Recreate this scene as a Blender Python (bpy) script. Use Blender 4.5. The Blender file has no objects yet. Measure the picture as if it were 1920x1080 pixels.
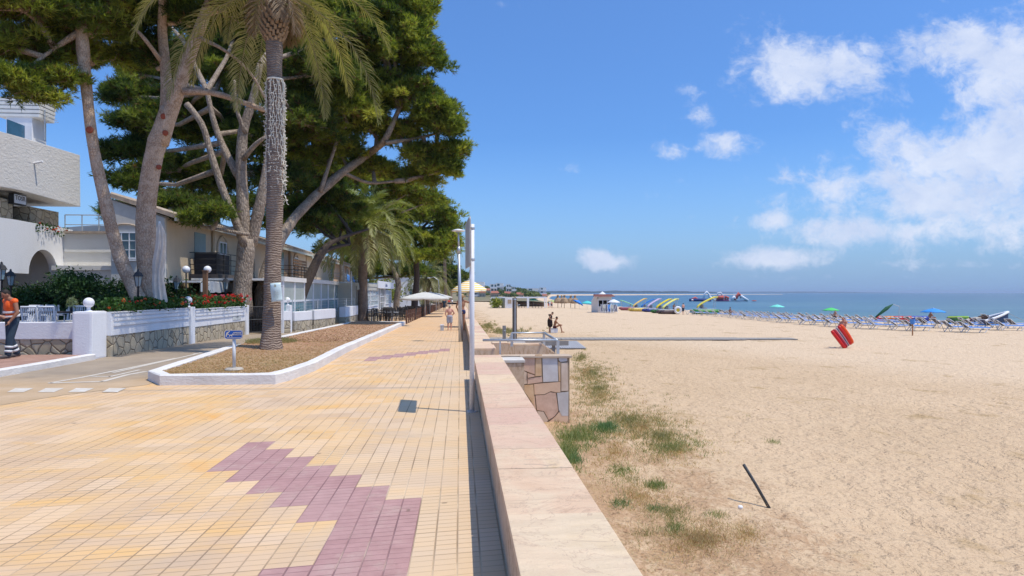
import bpy, bmesh, math, random
import numpy as np
from mathutils import Vector, Matrix, Quaternion
R = math.radians
SC = bpy.context.scene
# ---------------------------------------------------------------- camera, sky, sun, exposure
THETA = math.atan(97/1280)
CAMH = 1.75
cd = bpy.data.cameras.new("camera"); cam = bpy.data.objects.new("camera", cd)
SC.collection.objects.link(cam); SC.camera = cam
cam.location = (0, 0, CAMH); cam.rotation_euler = (R(90), 0, -THETA)
cd.lens = 24; cd.sensor_width = 36; cd.shift_y = 9/1920
cd.clip_start = 0.1; cd.clip_end = 90000
CT, ST = math.cos(THETA), math.sin(THETA)
def W(xc, yc, z=0.0):                      # camera-aligned ground frame -> world
    return Vector((xc*CT + yc*ST, -xc*ST + yc*CT, z))
def P(px, py, d):                          # photo pixel at depth d
    return W((px-960)/1280*d, d, CAMH + (549-py)/1280*d)
def gz(Y):                                 # the promenade falls gently beyond 20 m
    return -0.010*max(0.0, min(Y, 230)-20)
def G(px, py, z=0.0):                      # photo pixel on the plane z
    d = (CAMH-z)*1280/(py-549); return W((px-960)/1280*d, d, z)
def GP(px, py, dz=0.0):                    # photo pixel on the promenade
    s = (py-549)/1280
    d = (CAMH-dz)/s
    if d > 20: d = (CAMH-dz-0.2)/(s-0.010)
    p = W((px-960)/1280*d, d, 0); p.z = gz(p.y)+dz; return p
def AX(px, py, X):                         # photo pixel on the vertical plane x = X
    u = (px-960)/1280; d = X/(u*CT+ST); p = W(u*d, d, CAMH+(549-py)/1280*d); return p

world = bpy.data.worlds.new("World"); SC.world = world; world.use_nodes = True
SUN_EL = R(67.5)
_sd = W(math.cos(SUN_EL)*0.93, -math.cos(SUN_EL)*0.36, math.sin(SUN_EL)).normalized()
sl = bpy.data.lights.new("sun", 'SUN'); sl.energy = 3.85; sl.angle = R(0.55); sl.color = (1.0, 0.92, 0.77)
sun = bpy.data.objects.new("sun", sl); SC.collection.objects.link(sun)
sun.rotation_euler = _sd.to_track_quat('Z', 'Y').to_euler(); sun.location = (20, -10, 40)
SC.view_settings.view_transform = 'Standard'; SC.view_settings.look = 'None'
SC.view_settings.gamma = 1; SC.view_settings.use_curve_mapping = False
SC.view_settings.exposure = 0.0
SC.render.engine = 'CYCLES'
SC.cycles.max_bounces = 6; SC.cycles.transparent_max_bounces = 8; SC.cycles.volume_bounces = 0
SC.cycles.diffuse_bounces = 3; SC.cycles.caustics_reflective = False; SC.cycles.caustics_refractive = False

class NT:
    """tiny helper round a node tree"""
    def __init__(s, nt): s.nt = nt
    def n(s, t, **kw):
        nd = s.nt.nodes.new(t)
        for k, v in kw.items():
            if k.startswith('_'): setattr(nd, k[1:], v)
        return nd
    def link(s, a, b): s.nt.links.new(a, b)
    def put(s, inp, v):
        if v is None: return
        if isinstance(v, bpy.types.NodeSocket): s.nt.links.new(v, inp)
        elif isinstance(v, (tuple, list)) and inp.type == 'RGBA' and len(v) == 3: inp.default_value = (*v, 1)
        else: inp.default_value = v
    def m(s, op, a, b=None, c=None, clamp=False):
        nd = s.nt.nodes.new('ShaderNodeMath'); nd.operation = op; nd.use_clamp = clamp
        s.put(nd.inputs[0], a); s.put(nd.inputs[1], b); s.put(nd.inputs[2], c)
        return nd.outputs[0]
    def v(s, op, a, b=None, sc=None):
        nd = s.nt.nodes.new('ShaderNodeVectorMath'); nd.operation = op
        s.put(nd.inputs[0], a); s.put(nd.inputs[1], b)
        if sc is not None: s.put(nd.inputs['Scale'], sc)
        return nd.outputs[1] if op in ('LENGTH', 'DOT_PRODUCT', 'DISTANCE') else nd.outputs[0]
    def noise(s, vec, scale, detail=3, rough=.55, out=0, dist=0.0):
        nd = s.nt.nodes.new('ShaderNodeTexNoise'); s.put(nd.inputs['Vector'], vec)
        nd.inputs['Scale'].default_value = scale; nd.inputs['Detail'].default_value = detail
        nd.inputs['Roughness'].default_value = rough; nd.inputs['Distortion'].default_value = dist
        return nd.outputs[out]
    def vor(s, vec, scale, feature='F1', out='Distance', rnd=1.0):
        nd = s.nt.nodes.new('ShaderNodeTexVoronoi'); nd.feature = feature; s.put(nd.inputs['Vector'], vec)
        nd.inputs['Scale'].default_value = scale; nd.inputs['Randomness'].default_value = rnd
        return nd.outputs[out]
    def ramp(s, f, stops, interp='LINEAR'):
        nd = s.nt.nodes.new('ShaderNodeValToRGB'); cr = nd.color_ramp; cr.interpolation = interp
        while len(cr.elements) < len(stops): cr.elements.new(.5)
        for e, (p, c) in zip(cr.elements, stops):
            e.position = p; e.color = (*c, 1) if len(c) == 3 else c
        s.put(nd.inputs[0], f); return nd.outputs[0]
    def mix(s, f, a, b, bt='MIX'):
        nd = s.nt.nodes.new('ShaderNodeMix'); nd.data_type = 'RGBA'; nd.blend_type = bt
        s.put(nd.inputs[0], f); s.put(nd.inputs[6], a); s.put(nd.inputs[7], b); return nd.outputs[2]
    def mr(s, v, a, b, c=0., d=1., smooth=False):
        nd = s.nt.nodes.new('ShaderNodeMapRange'); nd.interpolation_type = 'SMOOTHSTEP' if smooth else 'LINEAR'
        for i, x in enumerate((v, a, b, c, d)): s.put(nd.inputs[i], x)
        return nd.outputs[0]
    def sep(s, v):
        nd = s.nt.nodes.new('ShaderNodeSeparateXYZ'); s.put(nd.inputs[0], v); return nd.outputs
    def comb(s, x, y, z):
        nd = s.nt.nodes.new('ShaderNodeCombineXYZ'); s.put(nd.inputs[0], x); s.put(nd.inputs[1], y); s.put(nd.inputs[2], z)
        return nd.outputs[0]
    def bump(s, h, strength=.5, dist=.01, normal=None):
        nd = s.nt.nodes.new('ShaderNodeBump'); s.put(nd.inputs['Height'], h); nd.inputs['Strength'].default_value = strength
        nd.inputs['Distance'].default_value = dist; s.put(nd.inputs['Normal'], normal); return nd.outputs[0]

# ---- sky: Nishita, with clouds fixed in the world's own directions
def build_sky():
    t = NT(world.node_tree); nt = world.node_tree; nt.nodes.clear()
    sky = nt.nodes.new('ShaderNodeTexSky'); sky.sky_type = 'NISHITA'; sky.sun_disc = False
    sky.sun_elevation = SUN_EL; sky.sun_rotation = math.atan2(_sd.x, _sd.y)
    sky.air_density = 1.0; sky.dust_density = 1.3; sky.ozone_density = 2.2; sky.altitude = 5
    g = nt.nodes.new('ShaderNodeTexCoord').outputs['Generated']
    x, y, z = t.sep(g)[0:3]
    yc = t.m('ADD', t.m('MULTIPLY', x, ST), t.m('MULTIPLY', y, CT))
    xc = t.m('SUBTRACT', t.m('MULTIPLY', x, CT), t.m('MULTIPLY', y, ST))
    ys = t.m('MAXIMUM', yc, 0.05)
    u = t.m('DIVIDE', xc, ys); v = t.m('DIVIDE', z, ys)
    front = t.mr(yc, 0.15, 0.35)
    uv = t.comb(u, t.m('MULTIPLY', v, 1.25), 0.0)
    warp = t.noise(uv, 7, 4, .6, out=1)
    uvw = t.v('ADD', uv, t.v('SCALE', t.v('SUBTRACT', warp, (.5, .5, .5)), sc=.07))
    fb = t.noise(uvw, 9, 8, .62)
    fb2 = t.noise(uvw, 30, 8, .68)
    C = [ # px, py, rx, ry, amp
        (1530, 128, 165, 62, 1.15), (1460, 122, 85, 40, .8), (1640, 150, 120, 50, .6), (1800, 95, 150, 62, 1.15), (1890, 130, 120, 95, 1.3), (1930, 240, 100, 130, 1.05),
        (1740, 285, 170, 70, .95), (1880, 300, 170, 120, 1.15), (1640, 350, 210, 60, .85), (1800, 370, 270, 90, 1.05), (1560, 395, 150, 40, .7), (1700, 180, 120, 40, .45), (1500, 330, 90, 30, .4),
        (1455, 413, 75, 22, .85), (1590, 428, 125, 34, 1.15), (1750, 425, 220, 40, .85), (1900, 420, 160, 60, .85),
        (1455, 483, 100, 21, 1.25), (1130, 489, 58, 22, 1.2), (1262, 284, 45, 24, .85), (1300, 185, 42, 40, .62),
        (1350, 272, 60, 30, .95), (1318, 215, 34, 34, .8), (1290, 165, 34, 26, .8), (1415, 195, 30, 25, .5), (1062, 318, 30, 22, .45), (1550, 300, 60, 30, .5),
        (1780, 495, 170, 13, .55), (1560, 520, 220, 10, .35), (1900, 500, 60, 14, .55), (855, 135, 30, 18, .40), (1640, 262, 40, 22, .5)]
    m = 0.0
    for px, py, rx, ry, a in C:
        du = t.m('MULTIPLY', t.m('SUBTRACT', u, (px-960)/1280), 1280/rx)
        dv = t.m('MULTIPLY', t.m('SUBTRACT', v, (549-py)/1280), 1280/ry)
        r2 = t.m('ADD', t.m('MULTIPLY', du, du), t.m('MULTIPLY', dv, dv))
        e = t.m('MULTIPLY', t.m('POWER', 2.718, t.m('MULTIPLY', r2, -0.9)), a)
        m = t.m('MAXIMUM', m, e) if not isinstance(m, float) else e
    dens = t.m('ADD', m, t.m('MULTIPLY', t.m('SUBTRACT', fb, .5), 1.9))
    dens = t.m('ADD', dens, t.m('MULTIPLY', t.m('SUBTRACT', fb2, .5), 1.45))
    cl = t.mr(dens, .32, 1.12, 0, 1, smooth=True)
    cl = t.m('MULTIPLY', t.m('MULTIPLY', cl, front), t.mr(z, 0.0, .02))
    # the air near the horizon is milky
    skc = t.mix(1.0, sky.outputs[0], (0.75, 1.13, 1.62), 'MULTIPLY')
    hz = t.mr(z, .0, .22, 1, 0)
    hz = t.m('MULTIPLY', t.m('POWER', hz, 1.5), .80)
    skc = t.mix(hz, skc, (2.40, 3.85, 6.4))
    skc = t.mix(t.m('MULTIPLY', t.mr(z, .07, .22), t.mr(z, .5, .22)), skc, t.mix(1.0, skc, (.80, .86, .91), 'MULTIPLY'))
    shade = t.mr(t.noise(uvw, 14, 5, .6), .3, .7, 0, 1)
    cc = t.mix(shade, (4.9, 5.7, 7.6), (6.6, 7.1, 8.3))
    col = t.mix(t.m('MULTIPLY', cl, .90), skc, cc)
    bg = nt.nodes.new('ShaderNodeBackground'); nt.links.new(col, bg.inputs[0]); bg.inputs[1].default_value = 0.122
    out = nt.nodes.new('ShaderNodeOutputWorld'); nt.links.new(bg.outputs[0], out.inputs[0])
build_sky()

# ---------------------------------------------------------------- object helpers
def tag(o, label=None, cat=None, group=None, kind=None):
    if label: o['label'] = label
    if cat: o['category'] = cat
    if group: o['group'] = group
    if kind: o['kind'] = kind
    return o
def thing(name, label, cat, loc=(0, 0, 0), rz=0.0, group=None):
    o = bpy.data.objects.new(name, None); SC.collection.objects.link(o)
    o.empty_display_size = .2; o.location = loc; o.rotation_euler = (0, 0, rz)
    return tag(o, label, cat, group)
def root_mat(o):
    while o.parent: o = o.parent
    if o.type == 'MESH' and o.parent is None and 'base' in o: return Matrix.Translation(Vector(o['base']))
    return Matrix.Translation(o.location) @ Matrix.Rotation(o.rotation_euler[2], 4, 'Z')
def link_mesh(name, me, mats, parent=None, smooth=False):
    if not isinstance(mats, (list, tuple)): mats = [mats]
    for m in mats: me.materials.append(m)
    if smooth:
        me.polygons.foreach_set('use_smooth', np.ones(len(me.polygons), dtype=bool))
    o = bpy.data.objects.new(name, me); SC.collection.objects.link(o)
    if parent is not None: o.parent = parent
    return o
def copy_tree(o, parent=None):
    c = o.copy(); SC.collection.objects.link(c); c.parent = parent
    for ch in list(o.children): copy_tree(ch, c)
    return c
def relabel(o, label, loc, rz=0.0, group=None, sc=None):
    o['label'] = label; o.location = loc; o.rotation_euler = (0, 0, rz)
    if group: o['group'] = group
    if sc: o.scale = (sc, sc, sc) if not isinstance(sc, tuple) else sc
    return o
def frame_of(d):
    d = Vector(d).normalized()
    a = Vector((0, 0, 1)) if abs(d.z) < .9 else Vector((1, 0, 0))
    x = a.cross(d).normalized(); return x, d.cross(x).normalized()
class MB:
    def __init__(s): s.v = []; s.f = []; s.mi = []; s.cur = 0
    def addv(s, vs): b = len(s.v); s.v += [Vector(x) for x in vs]; return b
    def face(s, idx): s.f.append(tuple(idx)); s.mi.append(s.cur)
    def quad(s, *p): b = s.addv(p); s.face(range(b, b+len(p))); return s
    def box(s, c, size, rz=0.0, rot=None, M=None):
        hx, hy, hz = size[0]/2, size[1]/2, size[2]/2
        mt = M if M is not None else Matrix.Translation(Vector(c)) @ ((rot.to_4x4() if rot is not None else Matrix.Rotation(rz, 4, 'Z')))
        b = s.addv([mt @ Vector((x*hx, y*hy, z*hz)) for z in (-1, 1) for x, y in ((-1, -1), (1, -1), (1, 1), (-1, 1))])
        for q in ((3, 2, 1, 0), (4, 5, 6, 7), (0, 1, 5, 4), (1, 2, 6, 5), (2, 3, 7, 6), (3, 0, 4, 7)): s.face([b+i for i in q])
        return s
    def bx(s, x0, x1, y0, y1, z0, z1): return s.box(((x0+x1)/2, (y0+y1)/2, (z0+z1)/2), (abs(x1-x0), abs(y1-y0), abs(z1-z0)))
    def tube(s, path, rad, n=8, cap=True, flat=1.0):
        path = [Vector(p) for p in path]; k = len(path)
        if not isinstance(rad, (list, tuple)): rad = [rad]*k
        x = y = None; rings = []
        for i, p in enumerate(path):
            d = (path[min(i+1, k-1)] - path[max(i-1, 0)])
            if d.length < 1e-9: d = Vector((0, 0, 1))
            d.normalize()
            if x is None: x, y = frame_of(d)
            else:
                x = (x - d*x.dot(d)).normalized(); y = d.cross(x)
            rings.append(s.addv([p + (x*math.cos(a)+y*math.sin(a)*flat)*rad[i] for a in [2*math.pi*j/n for j in range(n)]]))
        for a, b in zip(rings, rings[1:]):
            for j in range(n): s.face((a+j, a+(j+1) % n, b+(j+1) % n, b+j))
        if cap:
            s.face([rings[0]+j for j in range(n)][::-1]); s.face([rings[-1]+j for j in range(n)])
        return s
    def cyl(s, p, q, r, n=10): return s.tube([p, q], r, n)
    def lathe(s, prof, c=(0, 0, 0), n=16, M=None):
        c = Vector(c); rings = []
        for r, z in prof:
            pts = [Vector((r*math.cos(2*math.pi*j/n), r*math.sin(2*math.pi*j/n), z)) for j in range(n)]
            rings.append(s.addv([(M @ q) if M is not None else q + c for q in pts]))
        for a, b in zip(rings, rings[1:]):
            for j in range(n): s.face((a+j, a+(j+1) % n, b+(j+1) % n, b+j))
        s.face([rings[0]+j for j in range(n)][::-1]); s.face([rings[-1]+j for j in range(n)])
        return s
    def ball(s, c, r, n=10, m=7, rot=None):
        if not isinstance(r, (tuple, list, Vector)): r = (r, r, r)
        mt = Matrix.Translation(Vector(c)) @ (rot.to_4x4() if rot is not None else Matrix.Identity(4)) @ Matrix.Diagonal((*r, 1))
        return s.lathe([(max(1e-4, math.sin(math.pi*i/m)), -math.cos(math.pi*i/m)) for i in range(m+1)], n=n, M=mt)
    def prism(s, pts, vec):                      # planar outline pushed along vec
        n = len(pts); vec = Vector(vec); pts = [Vector(p) for p in pts]
        b = s.addv(pts); t = s.addv([p+vec for p in pts])
        s.face([b+i for i in range(n)][::-1]); s.face([t+i for i in range(n)])
        for i in range(n): s.face((b+i, b+(i+1) % n, t+(i+1) % n, t+i))
        return s
    def grid(s, fn, nu, nv):
        b = s.addv([fn(i/nu, j/nv) for i in range(nu+1) for j in range(nv+1)])
        for i in range(nu):
            for j in range(nv):
                a = b+i*(nv+1)+j; s.face((a, a+nv+1, a+nv+2, a+1))
        return s
    def sweep(s, path, prof, closed=False):      # horizontal path, profile = (offset to the left, height)
        path = [Vector(p) for p in path]; k = len(path); rings = []
        for i, p in enumerate(path):
            a = path[(i-1) % k] if closed or i > 0 else None
            c = path[(i+1) % k] if closed or i < k-1 else None
            d1 = (p-a) if a is not None else (c-p); d2 = (c-p) if c is not None else (p-a)
            d1 = Vector((d1.x, d1.y, 0)).normalized(); d2 = Vector((d2.x, d2.y, 0)).normalized()
            n1 = Vector((-d1.y, d1.x, 0)); n2 = Vector((-d2.y, d2.x, 0)); nn = (n1+n2).normalized()
            sc = 1/max(.5, nn.dot(n1))
            rings.append(s.addv([p + nn*o*sc + Vector((0, 0, h)) for o, h in prof]))
        m = len(prof); prs = list(zip(rings, rings[1:])) + ([(rings[-1], rings[0])] if closed else [])
        for a, b in prs:
            for j in range(m): s.face((a+j, b+j, b+(j+1) % m, a+(j+1) % m))
        if not closed:
            s.face([rings[0]+j for j in range(m)]); s.face([rings[-1]+j for j in range(m)][::-1])
        return s
    def build(s, name, mats, parent=None, smooth=False, bevel=0.0, fix=True, jit=0.0):
        me = bpy.data.meshes.new(name); vs = s.v
        if parent is not None:
            inv = root_mat(parent).inverted(); vs = [inv @ v for v in vs]
            off = None
        else:
            xs = [v.x for v in vs]; ys = [v.y for v in vs]; zs = [v.z for v in vs]
            off = Vector(((min(xs)+max(xs))/2, (min(ys)+max(ys))/2, min(zs))); vs = [v-off for v in vs]
        me.from_pydata(vs, [], s.f); me.polygons.foreach_set('material_index', s.mi)
        if fix or bevel:
            bm = bmesh.new(); bm.from_mesh(me)
            if bevel:
                es = [e for e in bm.edges if len(e.link_faces) == 2 and e.calc_face_angle(0) > .6]
                bmesh.ops.bevel(bm, geom=es, offset=bevel, segments=2, affect='EDGES', profile=.7)
            bmesh.ops.recalc_face_normals(bm, faces=bm.faces); bm.to_mesh(me); bm.free()
        me.update()
        o = link_mesh(name, me, mats, parent, smooth)
        if off is not None: o.location = off; o['base'] = tuple(off)
        return o
def smooth_by_angle(o, ang=40):
    me = o.data; bm = bmesh.new(); bm.from_mesh(me)
    for f in bm.faces: f.smooth = True
    for e in bm.edges: e.smooth = e.calc_face_angle(0) < R(ang) if len(e.link_faces) == 2 else False
    bm.to_mesh(me); bm.free(); return o

# ---------------------------------------------------------------- materials
MAT = {}
def newmat(name):
    m = bpy.data.materials.new(name); m.use_nodes = True; nt = m.node_tree; nt.nodes.clear()
    t = NT(nt); b = nt.nodes.new('ShaderNodeBsdfPrincipled'); o = nt.nodes.new('ShaderNodeOutputMaterial')
    nt.links.new(b.outputs[0], o.inputs[0]); MAT[name] = m; return m, t, b
def obj_co(t): return t.nt.nodes.new('ShaderNodeTexCoord').outputs['Object']
def simple(name, c, c2=None, scale=8, rough=.7, metal=0.0, bump=0.0, bscale=60, spec=.35, bdist=.004, sx=(1, 1, 1), lo=.35, hi=.65):
    m, t, b = newmat(name); co = obj_co(t)
    if sx != (1, 1, 1): co = t.v('MULTIPLY', co, sx)
    if c2 is None: c2 = tuple(x*.82 for x in c)
    f = t.mr(t.noise(co, scale, 5, .6), lo, hi)
    t.put(b.inputs['Base Color'], t.mix(f, c2, c)); b.inputs['Roughness'].default_value = rough
    b.inputs['Metallic'].default_value = metal; b.inputs['Specular IOR Level'].default_value = spec
    if bump: t.put(b.inputs['Normal'], t.bump(t.noise(co, bscale, 4, .6), bump, bdist))
    return m
def geo_pos(t): return t.nt.nodes.new('ShaderNodeNewGeometry').outputs['Position']
def m_paving():
    m, t, b = newmat('paving'); p = geo_pos(t); x, y, z = t.sep(p)[0:3]
    wob = t.m('MULTIPLY', t.m('SUBTRACT', t.noise(p, .7, 2), .5), .05)
    v = t.m('SUBTRACT', y, t.m('MULTIPLY', x, .15)); v = t.m('ADD', v, t.m('MULTIPLY', wob, .6))
    cu = t.m('DIVIDE', t.m('ADD', x, .328+30.7), .1535); cv = t.m('DIVIDE', t.m('SUBTRACT', v, 5.926-44), .088)
    fu = t.m('ABSOLUTE', t.m('SUBTRACT', t.m('FRACT', cu), .5)); fv = t.m('ABSOLUTE', t.m('SUBTRACT', t.m('FRACT', cv), .5))
    gu = t.mr(fu, .448, .478); gv = t.mr(fv, .435, .475)
    f5 = t.m('ABSOLUTE', t.m('SUBTRACT', t.m('FRACT', t.m('DIVIDE', cv, 5)), .5)); g5 = t.mr(f5, .482, .492)
    wear = t.mr(t.noise(p, 1.3, 4), .35, .65, .45, 1)
    groove = t.m('MAXIMUM', gu, t.m('MULTIPLY', gv, .8)); groove = t.m('MAXIMUM', groove, g5)
    groove = t.m('MULTIPLY', groove, wear)
    tid = t.comb(t.m('FLOOR', t.m('DIVIDE', cu, 2)), t.m('FLOOR', t.m('DIVIDE', cv, 5)), 0.0)
    wn = t.nt.nodes.new('ShaderNodeTexWhiteNoise'); wn.noise_dimensions = '2D'; t.put(wn.inputs['Vector'], tid)
    rnd = wn.outputs['Value']
    st = t.noise(t.v('MULTIPLY', p, (1, .8, 1)), .45, 6, .62, dist=.4)
    st2 = t.noise(t.v('MULTIPLY', p, (.35, 1.6, 1)), 1.6, 5, .6, dist=.3)
    col = t.ramp(st, [(.30, (.56, .40, .27)), (.45, (.64, .44, .27)), (.56, (.72, .48, .25)), (.68, (.78, .41, .12))])
    col = t.mix(t.mr(st2, .48, .70, 0, .85), col, (.80, .47, .16))
    col = t.mix(t.mr(t.noise(p, .8, 5, .65), .52, .72, 0, .5), col, (.47, .38, .30))
    col = t.mix(t.m('MULTIPLY', t.mr(rnd, 0, 1, -.4, 1, ), .42), col, (.82, .62, .44))
    near_wall = t.mr(x, -1.7, -.2, 0, .55); col = t.mix(near_wall, col, (.66, .52, .37))
    far = t.mr(y, 16, 34, 0, .55); col = t.mix(far, col, (.74, .46, .25))
    # plum coloured tiles laid in stepped bands
    i = t.m('FLOOR', t.m('DIVIDE', t.m('SUBTRACT', -.328, x), .307))
    v0 = t.m('SUBTRACT', y, t.m('MULTIPLY', x, .15))
    inr = t.m('MULTIPLY', t.m('GREATER_THAN', i, -.5), t.m('LESS_THAN', i, 6.5))
    ii = t.m('MULTIPLY', i, .44)
    d1 = t.m('SUBTRACT', t.m('ADD', 5.926, ii), v0)                    # distance below the first band's top
    b1 = t.m('MULTIPLY', t.m('GREATER_THAN', d1, 0), t.m('LESS_THAN', d1, 1.32))
    d2 = t.m('SUBTRACT', t.m('SUBTRACT', 5.486, ii), v0)
    b2 = t.m('MULTIPLY', t.m('GREATER_THAN', d2, -.01), t.m('LESS_THAN', d2, 1.32))
    d3 = t.m('SUBTRACT', t.m('SUBTRACT', 21.8, t.m('MULTIPLY', i, .42)), v0)
    b3 = t.m('MULTIPLY', t.m('GREATER_THAN', d3, 0), t.m('LESS_THAN', d3, 1.2))
    pm = t.m('MULTIPLY', t.m('MAXIMUM', t.m('MAXIMUM', b1, b2), b3), inr)
    pur = t.mix(t.mr(t.noise(p, 6, 5, .65), .3, .7), (.36, .19, .19), (.48, .27, .265))
    pur = t.mix(t.m('MULTIPLY', rnd, .35), pur, (.54, .36, .34)); pur = t.mix(t.mr(t.noise(p, 2.2, 6, .75), .52, .68, 0, .45), pur, (.55, .42, .36))
    col = t.mix(pm, col, pur)
    band = t.m('MULTIPLY', t.m('GREATER_THAN', y, 12.62), t.m('LESS_THAN', y, 12.80)); col = t.mix(t.m('MULTIPLY', band, .55), col, (.40, .31, .24))
    fine = t.noise(p, 190, 3, .7); col = t.mix(t.mr(fine, .3, .7, 0, .22), col, (.45, .33, .22))
    spot = t.mr(t.noise(p, 5.5, 2, .5), .735, .76, 0, .6); col = t.mix(spot, col, (.16, .11, .08))
    gcol = t.mix(pm, (.27, .185, .115), (.22, .12, .12))
    lg = t.mr(t.noise(p, 1.1, 3), .50, .62); gcol = t.mix(t.m('MULTIPLY', t.m('MULTIPLY', lg, gu), .85), gcol, (.66, .53, .38))
    col = t.mix(t.m('MULTIPLY', groove, .9), col, gcol)
    t.put(b.inputs['Base Color'], col); b.inputs['Roughness'].default_value = .78
    b.inputs['Specular IOR Level'].default_value = .25
    h = t.m('SUBTRACT', t.m('MULTIPLY', fine, .15), groove)
    t.put(b.inputs['Normal'], t.bump(h, .7, .006)); return m
def m_road():
    m, t, b = newmat('road'); p = geo_pos(t); x, y, z = t.sep(p)[0:3]
    n = t.noise(p, 1.2, 6, .65)
    tan = t.mix(t.mr(n, .35, .65), (.50, .34, .19), (.60, .43, .27))
    gre = t.mix(t.mr(n, .35, .65), (.31, .245, .18), (.40, .315, .23))
    f = t.mr(t.m('ADD', y, t.m('MULTIPLY', t.noise(p, 1.5, 3), 2.4)), 14.7, 16.6)
    c = t.mix(f, tan, gre)
    fine = t.noise(p, 120, 3, .7); c = t.mix(t.mr(fine, .3, .7, 0, .3), c, (.2, .16, .12))
    t.put(b.inputs['Base Color'], c); b.inputs['Roughness'].default_value = .8
    t.put(b.inputs['Normal'], t.bump(fine, .3, .004)); return m
def m_sand():
    m, t, b = newmat('sand'); p = geo_pos(t); x, y, z = t.sep(p)[0:3]
    n1 = t.noise(p, .25, 4, .6); n2 = t.noise(t.v('MULTIPLY', p, (1, .8, 1)), 4.5, 4, .6); n3 = t.noise(p, 60, 4, .7)
    c = t.mix(t.mr(n1, .35, .65), (.60, .435, .27), (.66, .485, .31))
    c = t.mix(t.mr(n2, .46, .66, 0, .42), c, (.52, .36, .225))
    c = t.mix(t.mr(n3, .3, .7, 0, .35), c, (.60, .42, .28))
    # paler raked strip towards the water
    ry = t.mr(t.m('ADD', x, t.m('MULTIPLY', y, .35)), 22, 27, 0, .6); c = t.mix(ry, c, (.74, .57, .40))
    # dry reddish debris and weed near the wall
    q = t.v('MULTIPLY', p, (1, .7, 1)); wn = t.m('ADD', t.m('MULTIPLY', t.noise(q, 1.1, 4, .6, dist=.6), .5), t.m('MULTIPLY', t.noise(q, 9, 6, .75, dist=1.2), .5))
    wx = t.m('ADD', t.mr(x, 2.0, 6.5, .12, -.12), t.mr(y, 4, 30, 0.02, -.05))
    wm = t.mr(t.m('ADD', wn, wx), .53, .62, 0, .62); c = t.mix(wm, c, (.40, .235, .13))
    far_w = t.m('MULTIPLY', t.mr(x, 1.2, 5.0, 1, 0), t.mr(y, 12, 18, 0, 1))
    wm2 = t.mr(t.m('ADD', t.noise(q, .7, 6, .7), t.m('MULTIPLY', far_w, .14)), .58, .66, 0, .6); c = t.mix(wm2, c, (.40, .27, .13))
    sp = t.vor(p, 2.1, 'F1', 'Distance'); c = t.mix(t.m('MULTIPLY', t.m('LESS_THAN', sp, .06), .8), c, (.22, .12, .07))
    t.put(b.inputs['Base Color'], c); b.inputs['Roughness'].default_value = .95; b.inputs['Specular IOR Level'].default_value = .1
    q2 = t.v('MULTIPLY', p, (1, 1, 1)); r = t.noise(q2, 5.0, 4, .55, dist=.15); r2 = t.noise(p, 13, 3, .5)
    near = t.mr(y, 20, 70, 1, .55)
    vv = t.vor(t.v('ADD', p, t.v('SCALE', t.noise(p, 3, 2, out=1), sc=.25)), 3.4, 'SMOOTH_F1', 'Distance')
    h = t.m('ADD', t.m('MULTIPLY', r, 1.0), t.m('ADD', t.m('MULTIPLY', r2, .45), t.m('MULTIPLY', n3, .06))); h = t.m('ADD', h, t.m('MULTIPLY', vv, .2))
    nrm = t.bump(h, 1.0, .13); t.put(b.inputs['Normal'], nrm); return m
def m_water():
    m, t, b = newmat('sea_water'); p = geo_pos(t); x, y, z = t.sep(p)[0:3]
    d = t.v('LENGTH', t.v('MULTIPLY', p, (1, 1, 0)))
    q = t.v('MULTIPLY', p, (.4, 1.0, 1)); n1 = t.noise(q, .030, 4, .6); n2 = t.noise(t.v('MULTIPLY', p, (.15, 1, 1)), .12, 5, .6)
    c = t.ramp(t.mr(d, 80, 900), [(0, (.11, .215, .225)), (.12, (.085, .175, .215)), (.4, (.065, .14, .20)), (1, (.06, .12, .19))])
    c = t.mix(t.mr(n1, .42, .62, 0, .5), c, (.04, .12, .21)); c = t.mix(t.mr(n2, .48, .72, 0, .75), c, (.15, .26, .32))
    t.put(b.inputs['Base Color'], c); b.inputs['Roughness'].default_value = .32; b.inputs['IOR'].default_value = 1.33
    b.inputs['Specular IOR Level'].default_value = .35
    w = t.noise(t.v('MULTIPLY', p, (.6, 1.4, 1)), 1.1, 6, .7, dist=.5); w2 = t.noise(p, .12, 4, .6)
    t.put(b.inputs['Normal'], t.bump(t.m('ADD', w, t.m('MULTIPLY', w2, 2)), .6, .35)); return m
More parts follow.
